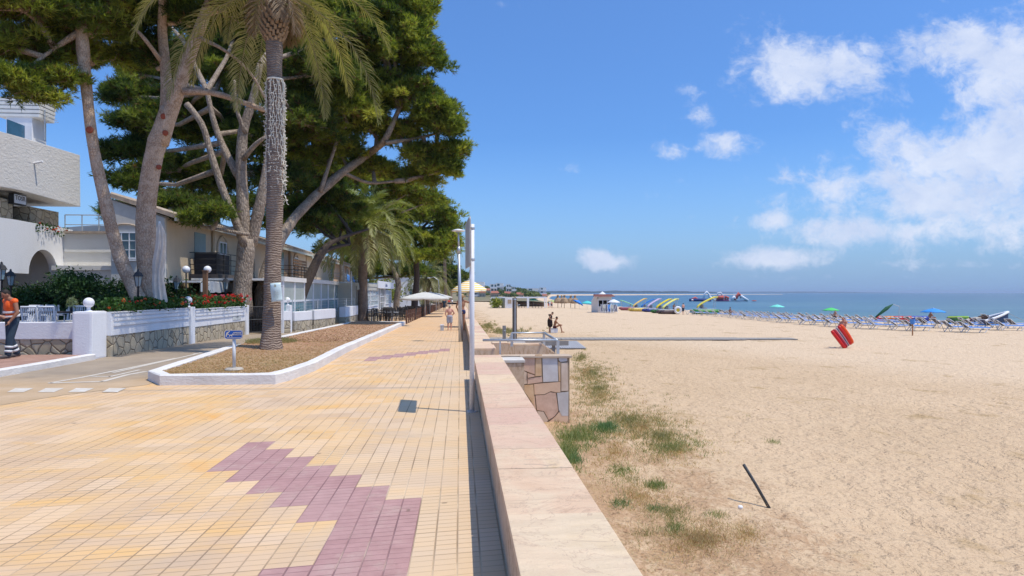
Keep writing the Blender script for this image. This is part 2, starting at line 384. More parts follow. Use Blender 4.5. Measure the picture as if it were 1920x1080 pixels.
def m_coping():
    m, t, b = newmat('coping_stone'); p = obj_co(t); oi = t.nt.nodes.new('ShaderNodeObjectInfo')
    p = t.v('ADD', p, t.v('MULTIPLY', t.comb(oi.outputs['Random'], oi.outputs['Random'], 0.), (37, 53, 0)))
    n = t.noise(p, 1.4, 7, .65, dist=.6); n2 = t.noise(t.v('MULTIPLY', p, (1, 4, 3)), 2.2, 7, .75, dist=1.1)
    c = t.ramp(n, [(.3, (.66, .42, .26)), (.43, (.76, .52, .34)), (.55, (.80, .60, .40)), (.7, (.72, .51, .28))])
    rr = oi.outputs['Random']; c = t.mix(t.mr(rr, .45, .8, 0, .8), c, (.68, .43, .32)); c = t.mix(t.mr(rr, .0, .3, .6, 0), c, (.82, .66, .45)); pits = t.mr(t.vor(p, 16, 'F1', 'Distance'), .05, .11, .65, 0); c = t.mix(t.m('MULTIPLY', pits, t.mr(t.noise(p, 1.7, 3), .5, .6)), c, (.34, .23, .16)); vein = t.m('ABSOLUTE', t.m('SUBTRACT', t.noise(p, 2.1, 6, .6, dist=1.4), .5)); c = t.mix(t.mr(vein, .0, .012, .55, 0), c, (.45, .28, .19))
    c = t.mix(t.mr(n2, .60, .66, 0, .75), c, (.44, .31, .22)); fine = t.noise(p, 110, 4, .7)
    pat = t.mr(t.noise(p, 2.7, 5, .6, dist=.4), .45, .68, 0, .45); c = t.mix(pat, c, (.70, .55, .37))
    st = t.mr(t.noise(p, 7, 6, .7, dist=1.5), .63, .70, 0, .35); c = t.mix(st, c, (.36, .27, .21))
    c = t.mix(t.mr(fine, .35, .7, 0, .15), c, (.5, .36, .27))
    t.put(b.inputs['Base Color'], c); b.inputs['Roughness'].default_value = .62; b.inputs['Specular IOR Level'].default_value = .3
    t.put(b.inputs['Normal'], t.bump(t.m('ADD', fine, t.m('MULTIPLY', n2, 4)), .7, .008)); return m
def m_veined():
    m, t, b = newmat('veined_stone'); p = obj_co(t)
    q = t.v('MULTIPLY', p, (1, 1, .28)); n = t.noise(q, 4.5, 6, .65, dist=1.8)
    w = t.m('ABSOLUTE', t.m('SUBTRACT', t.m('FRACT', t.m('MULTIPLY', n, 5)), .5))
    c = t.ramp(w, [(0, (.30, .18, .10)), (.1, (.50, .35, .22)), (.5, (.62, .49, .36))])
    c = t.mix(t.mr(t.noise(p, 2, 4), .4, .65), c, (.60, .46, .33))
    t.put(b.inputs['Base Color'], c); b.inputs['Roughness'].default_value = .7
    t.put(b.inputs['Normal'], t.bump(n, .4, .01)); return m
def m_masonry(name, scale, cols, mortar, mw=.035, stretch=(1, 1, 1), bump=.8, rnd=.9, tint=None):
    m, t, b = newmat(name); p = obj_co(t); q = t.v('MULTIPLY', p, stretch)
    wv = t.noise(q, 1.5, 3, out=1); q = t.v('ADD', q, t.v('SCALE', t.v('SUBTRACT', wv, (.5, .5, .5)), sc=.12))
    e = t.vor(q, scale, 'DISTANCE_TO_EDGE', 'Distance', rnd); idc = t.vor(q, scale, 'F1', 'Color', rnd)
    r = t.sep(idc)[0]; c = t.ramp(r, [(i/(len(cols)-1), x) for i, x in enumerate(cols)])
    n = t.noise(p, 6, 6, .7, dist=.5); c = t.mix(t.mr(n, .35, .7, 0, .45), c, tuple(.55*k for k in cols[0]))
    c = t.mix(t.mr(t.noise(p, 70, 3), .3, .7, 0, .2), c, (.75, .68, .58))
    mm = t.mr(e, mw*.5, mw, 1, 0); c = t.mix(mm, c, mortar)
    t.put(b.inputs['Base Color'], c); b.inputs['Roughness'].default_value = .85; b.inputs['Specular IOR Level'].default_value = .2
    h = t.m('ADD', t.mr(e, 0, mw*2.2), t.m('MULTIPLY', n, .35)); t.put(b.inputs['Normal'], t.bump(h, bump, .03)); return m
def m_bark(name, c1, c2, c3, scale=9, vs=.35, bump=1.0, dist=.03):
    m, t, b = newmat(name); p = obj_co(t); q = t.v('MULTIPLY', p, (1, 1, vs))
    wv = t.noise(q, 5, 3, out=1); q = t.v('ADD', q, t.v('SCALE', t.v('SUBTRACT', wv, (.5, .5, .5)), sc=.1))
    e = t.vor(q, scale, 'DISTANCE_TO_EDGE'); n = t.noise(p, 1.2, 5, .6); n2 = t.noise(q, 22, 5, .7)
    c = t.mix(t.mr(n, .35, .65), c1, c2); c = t.mix(t.mr(n2, .35, .7, 0, .5), c, c3); c = t.mix(t.mr(e, .02, .10, .65, 0), c, tuple(.5*k for k in c3)); big = t.noise(p, 3.3, 5, .65, dist=.4); c = t.mix(t.mr(big, .45, .62, 0, .45), c, tuple(1.25*k for k in c1))
    t.put(b.inputs['Base Color'], c); b.inputs['Roughness'].default_value = .92; b.inputs['Specular IOR Level'].default_value = .15
    h = t.m('ADD', t.mr(e, 0, .25), t.m('MULTIPLY', n2, .6)); t.put(b.inputs['Normal'], t.bump(h, bump, dist)); return m
def m_palmbark():
    m, t, b = newmat('palm_bark'); p = obj_co(t); x, y, z = t.sep(p)[0:3]
    zz = t.m('ADD', t.m('MULTIPLY', z, 15), t.m('MULTIPLY', t.noise(p, 5, 4, .6), 2.6)); f = t.m('ABSOLUTE', t.m('SUBTRACT', t.m('FRACT', zz), .5))
    n = t.noise(p, 3, 5, .65); n2 = t.noise(p, 40, 4, .7)
    c = t.mix(t.mr(n, .35, .65), (.30, .225, .18), (.44, .34, .27)); c = t.mix(t.mr(n2, .35, .7, 0, .5), c, (.14, .10, .08))
    c = t.mix(t.mr(f, .0, .2, .65, 0), c, (.10, .07, .055))
    c = t.mix(t.mr(t.noise(p, 9, 4, .6), .6, .7, 0, .6), c, (.42, .34, .27))
    t.put(b.inputs['Base Color'], c); b.inputs['Roughness'].default_value = .95; b.inputs['Specular IOR Level'].default_value = .1
    t.put(b.inputs['Normal'], t.bump(t.m('ADD', t.m('MULTIPLY', f, 2), n2), 1.0, .03)); return m
def m_leaf(name, trans=.35, rough=.6, spec=.25):
    m, t, b = newmat(name); nt = t.nt
    a = nt.nodes.new('ShaderNodeAttribute'); a.attribute_name = 'Col'
    t.put(b.inputs['Base Color'], a.outputs['Color']); b.inputs['Roughness'].default_value = rough; b.inputs['Specular IOR Level'].default_value = spec
    tr = nt.nodes.new('ShaderNodeBsdfTranslucent'); tc = t.mix(1.0, a.outputs['Color'], (1.25, 1.35, .55), 'MULTIPLY'); t.put(tr.inputs[0], tc)
    ms = nt.nodes.new('ShaderNodeMixShader'); ms.inputs[0].default_value = trans
    nt.links.new(b.outputs[0], ms.inputs[1]); nt.links.new(tr.outputs[0], ms.inputs[2])
    out = [n for n in nt.nodes if n.type == 'OUTPUT_MATERIAL'][0]; nt.links.new(ms.outputs[0], out.inputs[0]); return m
def m_soil():
    m, t, b = newmat('bed_soil'); p = geo_pos(t); n = t.noise(p, 1.1, 5, .65); n2 = t.noise(t.v('MULTIPLY', p, (1, .6, 1)), 18, 5, .75)
    x, y, z = t.sep(p)[0:3]
    c = t.mix(t.mr(n, .4, .6), (.42, .22, .13), (.48, .29, .175)); near = t.mr(t.m('ADD', y, t.m('MULTIPLY', n, 4)), 18.5, 22, 1, 0)
    c = t.mix(t.m('MULTIPLY', near, .8), c, (.42, .27, .14)); c = t.mix(t.mr(n2, .5, .7, 0, .6), c, (.50, .37, .20)); c = t.mix(t.mr(n2, .30, .44, .6, 0), c, (.17, .09, .05))
    g = t.m('MULTIPLY', t.mr(t.noise(p, 1.7, 5, .7), .55, .66), near); c = t.mix(t.m('MULTIPLY', g, .5), c, (.15, .17, .045))
    t.put(b.inputs['Base Color'], c); b.inputs['Roughness'].default_value = .95; t.put(b.inputs['Normal'], t.bump(n2, .9, .04)); return m
def m_stucco(name, c, rough_d=.015, sc=9, dirt=.25):
    m, t, b = newmat(name); p = obj_co(t); n = t.noise(t.v('MULTIPLY', p, (1, 1, 1.8)), sc, 5, .65, dist=.5); d = t.noise(t.v('MULTIPLY', p, (1, 1, .35)), .9, 5, .65)
    col = t.mix(t.mr(d, .45, .75, 0, dirt), c, tuple(.72*k for k in c)); t.put(b.inputs['Base Color'], col)
    b.inputs['Roughness'].default_value = .85; b.inputs['Specular IOR Level'].default_value = .2; t.put(b.inputs['Normal'], t.bump(n, .6, rough_d)); return m
def m_glass(name, c=(.10, .16, .18), rough=.08):
    m, t, b = newmat(name); t.put(b.inputs['Base Color'], t.mix(t.noise(obj_co(t), 1.5), c, tuple(k*.6 for k in c))); b.inputs['Roughness'].default_value = rough
    b.inputs['Specular IOR Level'].default_value = .8; return m
def m_stripes(name, ca, cb, n, axis='ang'):
    m, t, b = newmat(name); x, y, z = t.sep(obj_co(t))[0:3]
    if axis == 'ang': f = t.m('FRACT', t.m('MULTIPLY', t.m('ADD', t.m('ARCTAN2', y, x), 3.15), n/6.2832))
    else: f = t.m('FRACT', t.m('MULTIPLY', t.m('ADD', {'x': x, 'y': y, 'z': z}[axis], 50), n))
    c = t.mix(t.m('GREATER_THAN', f, .5), ca, cb); t.put(b.inputs['Base Color'], c); b.inputs['Roughness'].default_value = .8; return m
def m_cloth(name, c, trans=.3):
    m, t, b = newmat(name); nt = t.nt; col = t.mix(t.mr(t.noise(obj_co(t), 5, 4), .3, .7), c, tuple(k*.88 for k in c)); t.put(b.inputs['Base Color'], col); b.inputs['Roughness'].default_value = .85
    tr = nt.nodes.new('ShaderNodeBsdfTranslucent'); t.put(tr.inputs[0], col); ms = nt.nodes.new('ShaderNodeMixShader'); ms.inputs[0].default_value = trans
    nt.links.new(b.outputs[0], ms.inputs[1]); nt.links.new(tr.outputs[0], ms.inputs[2]); out = [n for n in nt.nodes if n.type == 'OUTPUT_MATERIAL'][0]; nt.links.new(ms.outputs[0], out.inputs[0]); return m
PAV = m_paving(); ROAD = m_road(); SAND = m_sand(); WATER = m_water(); COP = m_coping(); VEIN = m_veined(); SOIL = m_soil()
STONE = m_masonry('garden_masonry', 3.1, [(.40, .33, .22), (.50, .42, .29), (.34, .30, .23), (.56, .47, .34), (.30, .24, .15)], (.19, .15, .11), mw=.04)
SLAB = m_masonry('slab_masonry', 2.3, [(.62, .44, .32), (.66, .58, .52), (.68, .48, .33), (.60, .54, .48), (.70, .52, .38)], (.20, .14, .09), mw=.03, rnd=.75)
PINEB = m_bark('pine_bark', (.62, .49, .375), (.50, .37, .27), (.42, .24, .14), scale=17, vs=.5, bump=.8, dist=.02)
PINED = m_bark('pine_bark_grey', (.42, .34, .27), (.30, .24, .185), (.20, .145, .105), scale=12, vs=.35, bump=.9, dist=.025)
PALMB = m_palmbark()
NEEDLE = m_leaf('pine_needles', .5); FROND = m_leaf('palm_leaf', .30, .45, .4); LEAF = m_leaf('broad_leaf', .3)
WHITE = m_stucco('white_render', (.78, .78, .80), .012, 14, .45); ROUGHW = m_stucco('rough_white_render', (.72, .69, .66), .05, 5, .2)
CREAM = m_stucco('cream_render', (.58, .48, .35), .008, 12, .5); PINKW = m_stucco('pink_render', (.60, .45, .33), .008, 12, .45)
GREYW = m_stucco('grey_render', (.50, .50, .44), .006, 14, .2); CANOPYBOX = m_stucco('pale_render', (.74, .72, .68), .01, 8, .25)
KERB = m_stucco('painted_kerb', (.74, .71, .68), .04, 12, .6)
PAINT = simple('white_paint', (.80, .79, .77), (.62, .56, .48), 5, .6, lo=.55, hi=.75)
GALV = simple('galvanised_steel', (.56, .58, .60), (.46, .48, .50), 6, .42, .6)
ALU = simple('aluminium', (.66, .68, .70), (.55, .57, .59), 5, .38, .55)
LWHITE = simple('white_plastic', (.80, .81, .83), (.72, .73, .76), 5, .45)
BLACK = simple('black_metal', (.022, .024, .028), (.04, .04, .045), 8, .5)
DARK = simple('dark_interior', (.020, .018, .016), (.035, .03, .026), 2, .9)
WOOD = simple('brown_wood', (.25, .14, .075), (.16, .085, .045), 6, .7, bump=.4, sx=(4, 4, .5))
WOODR = simple('red_brown_wood', (.19, .10, .07), (.12, .06, .045), 6, .6)
GREYWOOD = simple('grey_wood', (.36, .33, .30), (.26, .24, .22), 5, .8, bump=.4, sx=(1, 6, 6))
BAMBOO = simple('bamboo_screen', (.24, .18, .12), (.12, .085, .06), 3, .8, bump=.6, bscale=30, sx=(9, 9, .3))
TILE = simple('roof_tile', (.52, .41, .31), (.34, .27, .22), 5, .85, bump=.6, bscale=25, sx=(1, 1, 1))
GLASS = m_glass('window_glass'); GLASSP = m_glass('pale_glass', (.30, .42, .46), .15)
MEMB = simple('clear_plastic_sheet', (.42, .46, .42), (.30, .34, .31), 2, .35, sx=(1, 4, .4)); TEAL = simple('teal_board', (.10, .22, .26), (.13, .27, .31), 3, .5)
FLOWER = m_leaf('petal', .2)
BLUEF = simple('blue_fabric', (.10, .30, .72), (.07, .23, .62), 5, .7); DARKF = simple('grey_mesh_fabric', (.13, .13, .17), (.20, .20, .24), 5, .7)
THATCH = simple('straw_thatch', (.42, .30, .19), (.27, .18, .11), 6, .95, bump=.9, bscale=20, sx=(3, 3, .7))
# ================================================================ THE SETTING
XW = .285                                   # promenade face of the sea wall
# shoreline in the camera-aligned frame (xc, yc)
SH = [(135, -60), (112, 0), (88, 45), (63, 86), (48, 115), (38.5, 147), (29, 180), (20, 222), (17, 300), (20, 450), (36, 720), (66, 980), (120, 1040)]
SHW = [W(a, b) for a, b in SH]
ZSEA = -2.2
def shore_dist(x, y):                       # >0 inland
    best = 1e9; sgn = 1
    for a, b in zip(SHW, SHW[1:]):
        dx, dy = b.x-a.x, b.y-a.y; L2 = dx*dx+dy*dy
        t_ = max(0, min(1, ((x-a.x)*dx+(y-a.y)*dy)/L2)); qx, qy = a.x+dx*t_-x, a.y+dy*t_-y
        d = math.hypot(qx, qy)
        if d < best: best = d; sgn = 1 if dx*(y-a.y)-dy*(x-a.x) > 0 else -1
    return best*sgn
def sstep(a, b, x):
    t_ = max(0., min(1., (x-a)/(b-a))); return t_*t_*(3-2*t_)
def beach_z(x, y):
    s = shore_dist(x, y)
    inland = -1.16 - .0022*max(0, min(y, 300)-50)
    z = inland if s > 42 else (-2.2 + (inland+2.2)*sstep(-6, 42, s)**.8 if s > -6 else -2.2 - .04*(-6-s))
    if s > 20:
        bank = .30*sstep(6.5, 1.5, x)*sstep(24, 12, y) + .10*sstep(3, .8, x)*sstep(16, 8, y)
        z += bank
    return z
def _h(i, j):
    n = (i*374761393 + j*668265263) & 0xffffffff; n = ((n ^ (n >> 13))*1274126177) & 0xffffffff
    return ((n ^ (n >> 16)) & 0xffff)/65535.
def vnoise(x, y):
    i, j = math.floor(x), math.floor(y); fx, fy = x-i, y-j; fx = fx*fx*(3-2*fx); fy = fy*fy*(3-2*fy)
    a = _h(i, j)+(_h(i+1, j)-_h(i, j))*fx; b = _h(i, j+1)+(_h(i+1, j+1)-_h(i, j+1))*fx; return a+(b-a)*fy
def fbm2(x, y, o=3):
    s = 0; a = .5
    for k in range(o): s += a*vnoise(x*2**k+17*k, y*2**k-9*k); a *= .5
    return s
# ground under everything on land
g = MB()
Ys = [-40, 0, 20, 60, 120, 230, 500, 1100]
def ground_x1(y): return .5 if y < 60 else .5
for a, b in zip(Ys, Ys[1:]):
    for x0, x1 in ((-900, -60), (-60, .5)):
        g.quad((x0, a, gz(a)-.05), (x1, a, gz(a)-.05), (x1, b, gz(b)-.05), (x0, b, gz(b)-.05))
tag(g.build('ground', simple('ground_earth', (.34, .25, .18), (.26, .19, .13), .6, .95)), kind='structure')
# paved promenade
pv = MB()
A1, A2, A3 = GP(275, 722), GP(120, 741), GP(0, 760)
for y0, y1 in ((-8, 2), (2, 8), (8, A3.y)): pv.quad((-14, y0, 0), (XW+.02, y0, 0), (XW+.02, y1, 0), (-14, y1, 0))
pv.quad((-14, A3.y, 0), (XW+.02, A3.y, 0), (XW+.02, A1.y, 0), (A1.x, A1.y, 0), (A2.x, A2.y, 0), (A3.x, A3.y, 0))
for y0, y1 in ((A1.y, 20), (20, 60), (60, 120), (120, 230)):
    x0 = A1.x if y0 < 20 else -6.0
    pv.quad((x0, y0, gz(y0)), (XW+.02, y0, gz(y0)), (XW+.02, y1, gz(y1)), (x0, y1, gz(y1)))
o = pv.build('promenade', PAV); tag(o, kind='structure')
# service road / cycle path behind the planting bed
rd = MB()
rd.quad((-40, -8, .004), (-14, -8, .004), (-14, A3.y, .004), (A3.x, A3.y, .004), (A2.x, A2.y, .004), (A1.x, A1.y, .004), (A1.x, 20, .004), (-40, 20, .004))
for y0, y1 in ((20, 60), (60, 120), (120, 200)): rd.quad((-40, y0, gz(y0)+.004), (-6.0, y0, gz(y0)+.004), (-6.0, y1, gz(y1)+.004), (-40, y1, gz(y1)+.004))
tag(rd.build('road', ROAD), kind='structure')
# painted markings on the road
mk = MB()
def strip(pts, w=.10, dz=.009):
    for p, q in zip(pts, pts[1:]):
        d = Vector((q.x-p.x, q.y-p.y, 0)).normalized(); n = Vector((-d.y, d.x, 0))*w/2
        mk.quad(*[Vector((v.x, v.y, gz(v.y)+dz)) for v in (p-n, q-n, q+n, p+n)])
for x0, x1, s in ((13, 47, 16), (70, 104, 16), (127, 161, 16), (191, 223, 14)):
    mk.quad(*[Vector((v.x, v.y, .009)) for v in (GP(x0, 736), GP(x1-3, 736), GP(x1+s, 728.5), GP(x0+s, 728.5))])
strip([GP(92, 719), GP(192, 716), GP(240, 703), GP(274, 697)], .12); strip([GP(92, 719), GP(150, 709), GP(240, 691), GP(330, 672)], .10)
strip([GP(170, 706), GP(206, 707), GP(262, 694)], .08)
for y0, y1 in ((15.5, 20), (20, 30), (30, 44)): strip([Vector((-7.55, y0, 0)), Vector((-7.5, y1, 0))], .09)
tag(mk.build('road_markings', PAINT), kind='structure')
# raised sidewalk on the left, its kerb
sw = MB(); sw.quad((-40, -8, .13), (-9.72, -8, .13), (-9.72, 18.75, .13), (-40, 18.75, .13))
tag(sw.build('sidewalk', simple('red_pavement', (.42, .26, .20), (.30, .17, .13), 3, .9, bump=.4, bscale=30)), kind='structure')
def kerb(name, path, w, h, closed=False, mat=KERB, sub=.45):
    pts = []; P_ = [Vector(p) for p in path]; seq = list(zip(P_, P_[1:]+P_[:1])) if closed else list(zip(P_, P_[1:]))
    for a, b in seq:
        k = max(1, int((b-a).length/sub))
        for i in range(k): pts.append(a.lerp(b, i/k))
    if not closed: pts.append(P_[-1])
    rng = random.Random(5)
    m = MB(); m.sweep([Vector((p.x, p.y, gz(p.y))) for p in pts], [(0, -.05), (0, h-.02), (.03, h), (w-.03, h), (w, h-.02), (w, -.05)], closed)
    for v in m.v:
        v.z += (rng.random()-.5)*.008; v.x += (rng.random()-.5)*.012; v.y += (rng.random()-.5)*.004
    return m.build(name, mat, smooth=False)
tag(kerb('kerb', [(-9.5, -8, 0), (-9.5, 18.6, 0)], .22, .155), kind='structure')
# planting bed: kerb ring and soil
ringp = [GP(277, 713), GP(299, 723), GP(516, 720.5), GP(545, 713), GP(592, 695)]
ringp = [Vector((p.x, p.y, 0)) for p in ringp] + [Vector((-3.3, 20, 0)), Vector((-3.42, 43, 0)), Vector((-6.75, 43.5, 0)), Vector((-6.75, 20, 0))]
ringp = ringp
o = kerb('planting_bed_kerb', ringp, .24, .20, True); tag(o, kind='structure')
soil = MB()
PALM1 = GP(508, 657); PALM2 = GP(680, 610)
def soil_z(x, y):
    z = gz(y)+.125 + .04*fbm2(x*1.3, y*1.3) + .03*fbm2(x*6, y*6)
    z += .16*math.exp(-((x-PALM1.x)**2+(y-PALM1.y)**2)/1.1) + .10*math.exp(-((x-PALM2.x)**2+(y-PALM2.y)**2)/1.5)
    return z
def soil_pt(u_, v_):
    y = 13.0+(43.4-13.0)*v_**1.4; yl = 13.55+max(0, 14.6-y)*0; x0 = -6.56; x1 = -3.50
    x0 = -5.35-(y-13.5)*.95 if y < 14.2 else (-6.0-(y-14.2)*.085 if y < 20 else -6.5)
    if y < 15.2: x1 = -4.0 + (y-13.3)*.33
    y = max(y, 13.5); x = x0+(x1-x0)*u_; return Vector((x, y, soil_z(x, y)))
soil.grid(soil_pt, 40, 200); tag(soil.build('planting_bed_soil', SOIL, smooth=True), kind='structure')

# beach: one sheet, fine near the camera and coarse far away
def build_beach():
    rows = []; y = -4.0; d = 2.2
    yc = [-30, -12, -4, 0, 2, 3]; v = 3.0
    while v < 1500: v *= 1.016 if v < 40 else 1.05; yc.append(v)
    us = []
    NU = 260
    m = MB(); idx = {}
    xs_of = []
    for r, yv in enumerate(yc):
        xr = min(900, max(24, yv*.95+14)) if yv > 60 else yv*.86+14
        xr = max(xr, 22); row = []
        left = XW+.35 if yv < 230 else XW+.35 - (yv-230)*.6
        for i in range(NU+1):
            q = i/NU; x = left + (xr-left)*(q**(1.25 if yv < 60 else 1.6))
            z = beach_z(x, yv)
            if yv < 60:
                amp = .055*max(0., 1-yv/60)+.02
                z += amp*(fbm2(x*2.1+3, yv*2.4, 3)-.45)*1.3 + .05*(fbm2(x*.5, yv*.5, 2)-.4) - (.075*max(0, 1-yv/45))*max(0, vnoise(x*3.3+40, yv*3.3+11)-.55)*2
            row.append((x, yv, z))
        m.addv(row)
    for r in range(len(yc)-1):
        for i in range(NU):
            a = r*(NU+1)+i; m.face((a, a+1, a+NU+2, a+NU+1))
    o = m.build('beach', SAND, smooth=True, fix=False); return tag(o, kind='structure')
build_beach()
# sea
s = MB(); s.quad(W(-3000, -400, ZSEA), W(40000, -400, ZSEA), W(40000, 45000, ZSEA), W(-20000, 45000, ZSEA))
tag(s.build('sea', WATER), kind='structure')
# strip of shallow surf
# headland and far coast
def build_hill():
    m = MB()
    cl = [(-260, 520, 36), (-90, 480, 20), (-10, 560, 22), (60, 800, 26), (60, 980, 16)]
    def hz(xc, yc_):
        t_ = sstep(430, 620, yc_); 
        e = sstep(0, -60, xc-(yc_-330)*.085)          # rises inland of the shore
        return -2.0 + t_*(27*e*(1-.0*xc)+ 5*fbm2(xc*.02, yc_*.02)*e) * sstep(1250, 900, yc_)
    def fn(u_, v_):
        yc_ = 260+1000*v_; sx = 16+max(0, yc_-420)*.072
        xc = -420+(sx+8+420)*u_; inl = sx-xc
        t_ = sstep(380, 640, yc_)
        z = -2.4 + 1.0*sstep(-2, 10, inl) + t_*(2.5*sstep(2, 25, inl) + 2.6*sstep(10, 75, inl)*(1.0-.35*sstep(650, 1000, yc_)) + 3*fbm2(xc*.03, yc_*.03)*sstep(5, 30, inl))
        z += 3*sstep(60, 300, inl)*t_
        return W(xc, yc_, z)
    m.grid(fn, 110, 90)
    return tag(m.build('hills', simple('hill_ground', (.30, .23, .14), (.12, .13, .06), .06, .95), smooth=True), kind='structure'), fn
HILL, hill_fn = build_hill()
def build_far_coast():
    m = MB()
    def strip_(x0, x1, y, h, d, seed):
        n = 90
        for i in range(n):
            a = x0+(x1-x0)*i/n; b = x0+(x1-x0)*(i+1)/n
            e = lambda q: h*(.35+.9*fbm2((q-x0)/(x1-x0)*22+seed, 3.3))*min(1, (x1-q)/(.25*(x1-x0)))+1
            m.prism([W(a, y, ZSEA-1), W(b, y, ZSEA-1), W(b, y, ZSEA+e(b)), W(a, y, ZSEA+e(a))], W(0, d, 0)*1)
    strip_(420, 2600, 8000, 30, 500, 1); strip_(1700, 8800, 16000, 42, 900, 7); strip_(4500, 15500, 26000, 62, 1500, 13)
    tag(m.build('far_coast', simple('far_woods', (.045, .07, .045), (.09, .10, .07), .01, .95), fix=False), kind='structure')
build_far_coast()
# ================================================================ SEA WALL AND BEACH STAIR
rng = random.Random(3)
def sea_wall(y0, y1, label, zb=-1.6, seed=1):
    t = thing('sea_wall', label, 'wall', (XW+.25, y0, gz(y0)))
    m = MB(); ys = [y0] + [y for y in (20, 60, 120) if y0 < y < y1] + [y1]
    for a, b in zip(ys, ys[1:]):
        m.prism([(XW+.01, a, zb), (XW+.01, a, gz(a)+.455), (XW+.01, b, gz(b)+.455), (XW+.01, b, zb)], (.49, 0, 0))
    m.build('wall_face', VEIN, t)
    r = random.Random(seed); y = y0
    k = 0
    while y < y1-.05:
        L = r.choice((.62, .95, 1.0, 1.1, .7, 1.05)) if y < 40 else 2.5
        e = min(y+L, y1); e = y1 if y1-e < .25 else e
        s = MB(); x0 = XW-.02; x1 = XW+.52; z0 = gz(y)+.455; dz = r.uniform(-.002, .002)
        s.prism([(x0, y+.0035, z0), (x0, e-.0035, gz(e)+.455), (x0, e-.0035, gz(e)+.50+dz), (x0, y+.0035, gz(y)+.50+dz)], (x1-x0, 0, 0))
        s.build('coping_slab', COP, t, bevel=.005); y = e; k += 1
    return t
sea_wall(-3.0, 13.75, 'long near section of low sea wall with pink marble coping beside the promenade', seed=4)
sea_wall(15.35, 150, 'far section of low sea wall with pale coping running beyond the stair opening', seed=9)
# grey stone pillar and the stone clad stair wall
m = MB(); m.box((1.015, 13.35, -.62), (.42, .62, 2.05)); o = m.build('stone_pillar', VEIN, bevel=.008)
tag(o, 'short veined grey stone pillar against the end of the near sea wall', 'pillar')
m = MB(); m.box((1.015, 13.35, .435), (.45, .65, .05)); m.build('coping_slab', simple('pale_marble', (.70, .66, .60), (.60, .54, .47), 3, .6), o, bevel=.004)
t = thing('stair_wall', 'chunky wall clad in large irregular pink and grey stone slabs beside the beach stair', 'wall', (1.7, 13.85, -1.2))
# individually laid slabs as in the photograph (px outlines on the face)
m = MB(); m.bx(1.225, 2.21, 13.72, 14.08, -1.5, .43); m.build('wall_core', simple('mortar', (.30, .22, .15), (.38, .29, .20), 20, .95), t)
def fx(zx, zy):                                                     # zoom picture coordinates -> face point
    px = 900+zx/4.155; py = 560+zy/4.155; d = 13.42; p = P(px, py, d); return Vector((p.x, 13.72, p.z))
slabs = [([(352, 466), (442, 466), (442, 606), (352, 572)], 0), ([(448, 470), (495, 476), (498, 618), (446, 622)], 4), ([(503, 470), (624, 468), (632, 664), (510, 668)], 1),
 ([(634, 466), (704, 464), (704, 502), (650, 508), (636, 494)], 1), ([(656, 516), (708, 514), (712, 740), (656, 742)], 2), ([(630, 506), (652, 514), (652, 664), (638, 662)], 4),
 ([(354, 580), (378, 590), (380, 680), (354, 684)], 2), ([(382, 596), (440, 614), (444, 622), (386, 634)], 0), ([(384, 640), (500, 624), (504, 668), (384, 684)], 0),
 ([(436, 684), (650, 668), (650, 752), (612, 752), (572, 742), (520, 766), (440, 768)], 3), ([(358, 694), (430, 688), (436, 768), (434, 850), (400, 800), (358, 740)], 4),
 ([(448, 776), (524, 772), (566, 752), (612, 758), (634, 900), (600, 944), (556, 972), (516, 902), (460, 892)], 0), ([(622, 758), (714, 748), (712, 940), (660, 940), (636, 890)], 1),
 ([(462, 900), (512, 906), (550, 974), (520, 1010), (490, 960)], 2), ([(640, 908), (712, 946), (712, 1100), (600, 1100), (560, 985), (606, 950)], 3), ([(520, 1016), (556, 990), (596, 1100), (540, 1100)], 1), ([(440, 776), (452, 900), (500, 1000), (540, 1110), (352, 1110), (352, 800), (400, 860)], 3),
 ([(446, 446), (500, 446), (500, 470), (446, 464)], 4)]
scol = [simple('slab_pink', (0.756, 0.537, 0.415), (0.610, 0.403, 0.293), 5, .7, bump=.5, bscale=25), simple('slab_grey', (0.683, 0.659, 0.647), (0.561, 0.525, 0.500), 4, .7, bump=.4, bscale=25),
        simple('slab_buff', (0.781, 0.634, 0.512), (0.634, 0.488, 0.366), 4, .7, bump=.4, bscale=25), simple('slab_salmon', (0.732, 0.488, 0.329), (0.800, 0.573, 0.403), 3, .7, bump=.5, bscale=25), simple('slab_ochre', (0.671, 0.439, 0.244), (0.769, 0.549, 0.342), 5, .7, bump=.5, bscale=25)]
m = MB()
for pts, ci in slabs: m.cur = ci; m.prism([fx(*q) for q in pts], (0, -rng.uniform(.018, .035), 0))
for v in m.v: v.x = min(v.x, 2.215)
o = m.build('stone_cladding', scol, t); 
m = MB(); m.bx(1.20, 2.25, 13.67, 14.12, .435, .475); m.build('coping_slab', simple('sandstone_coping', (.58, .45, .33), (.48, .36, .26), 3, .7), t, bevel=.006)
m = MB(); m.bx(.80, 1.2, 13.76, 14.08, -1.4, .475); m.build('wall_return', VEIN, t)
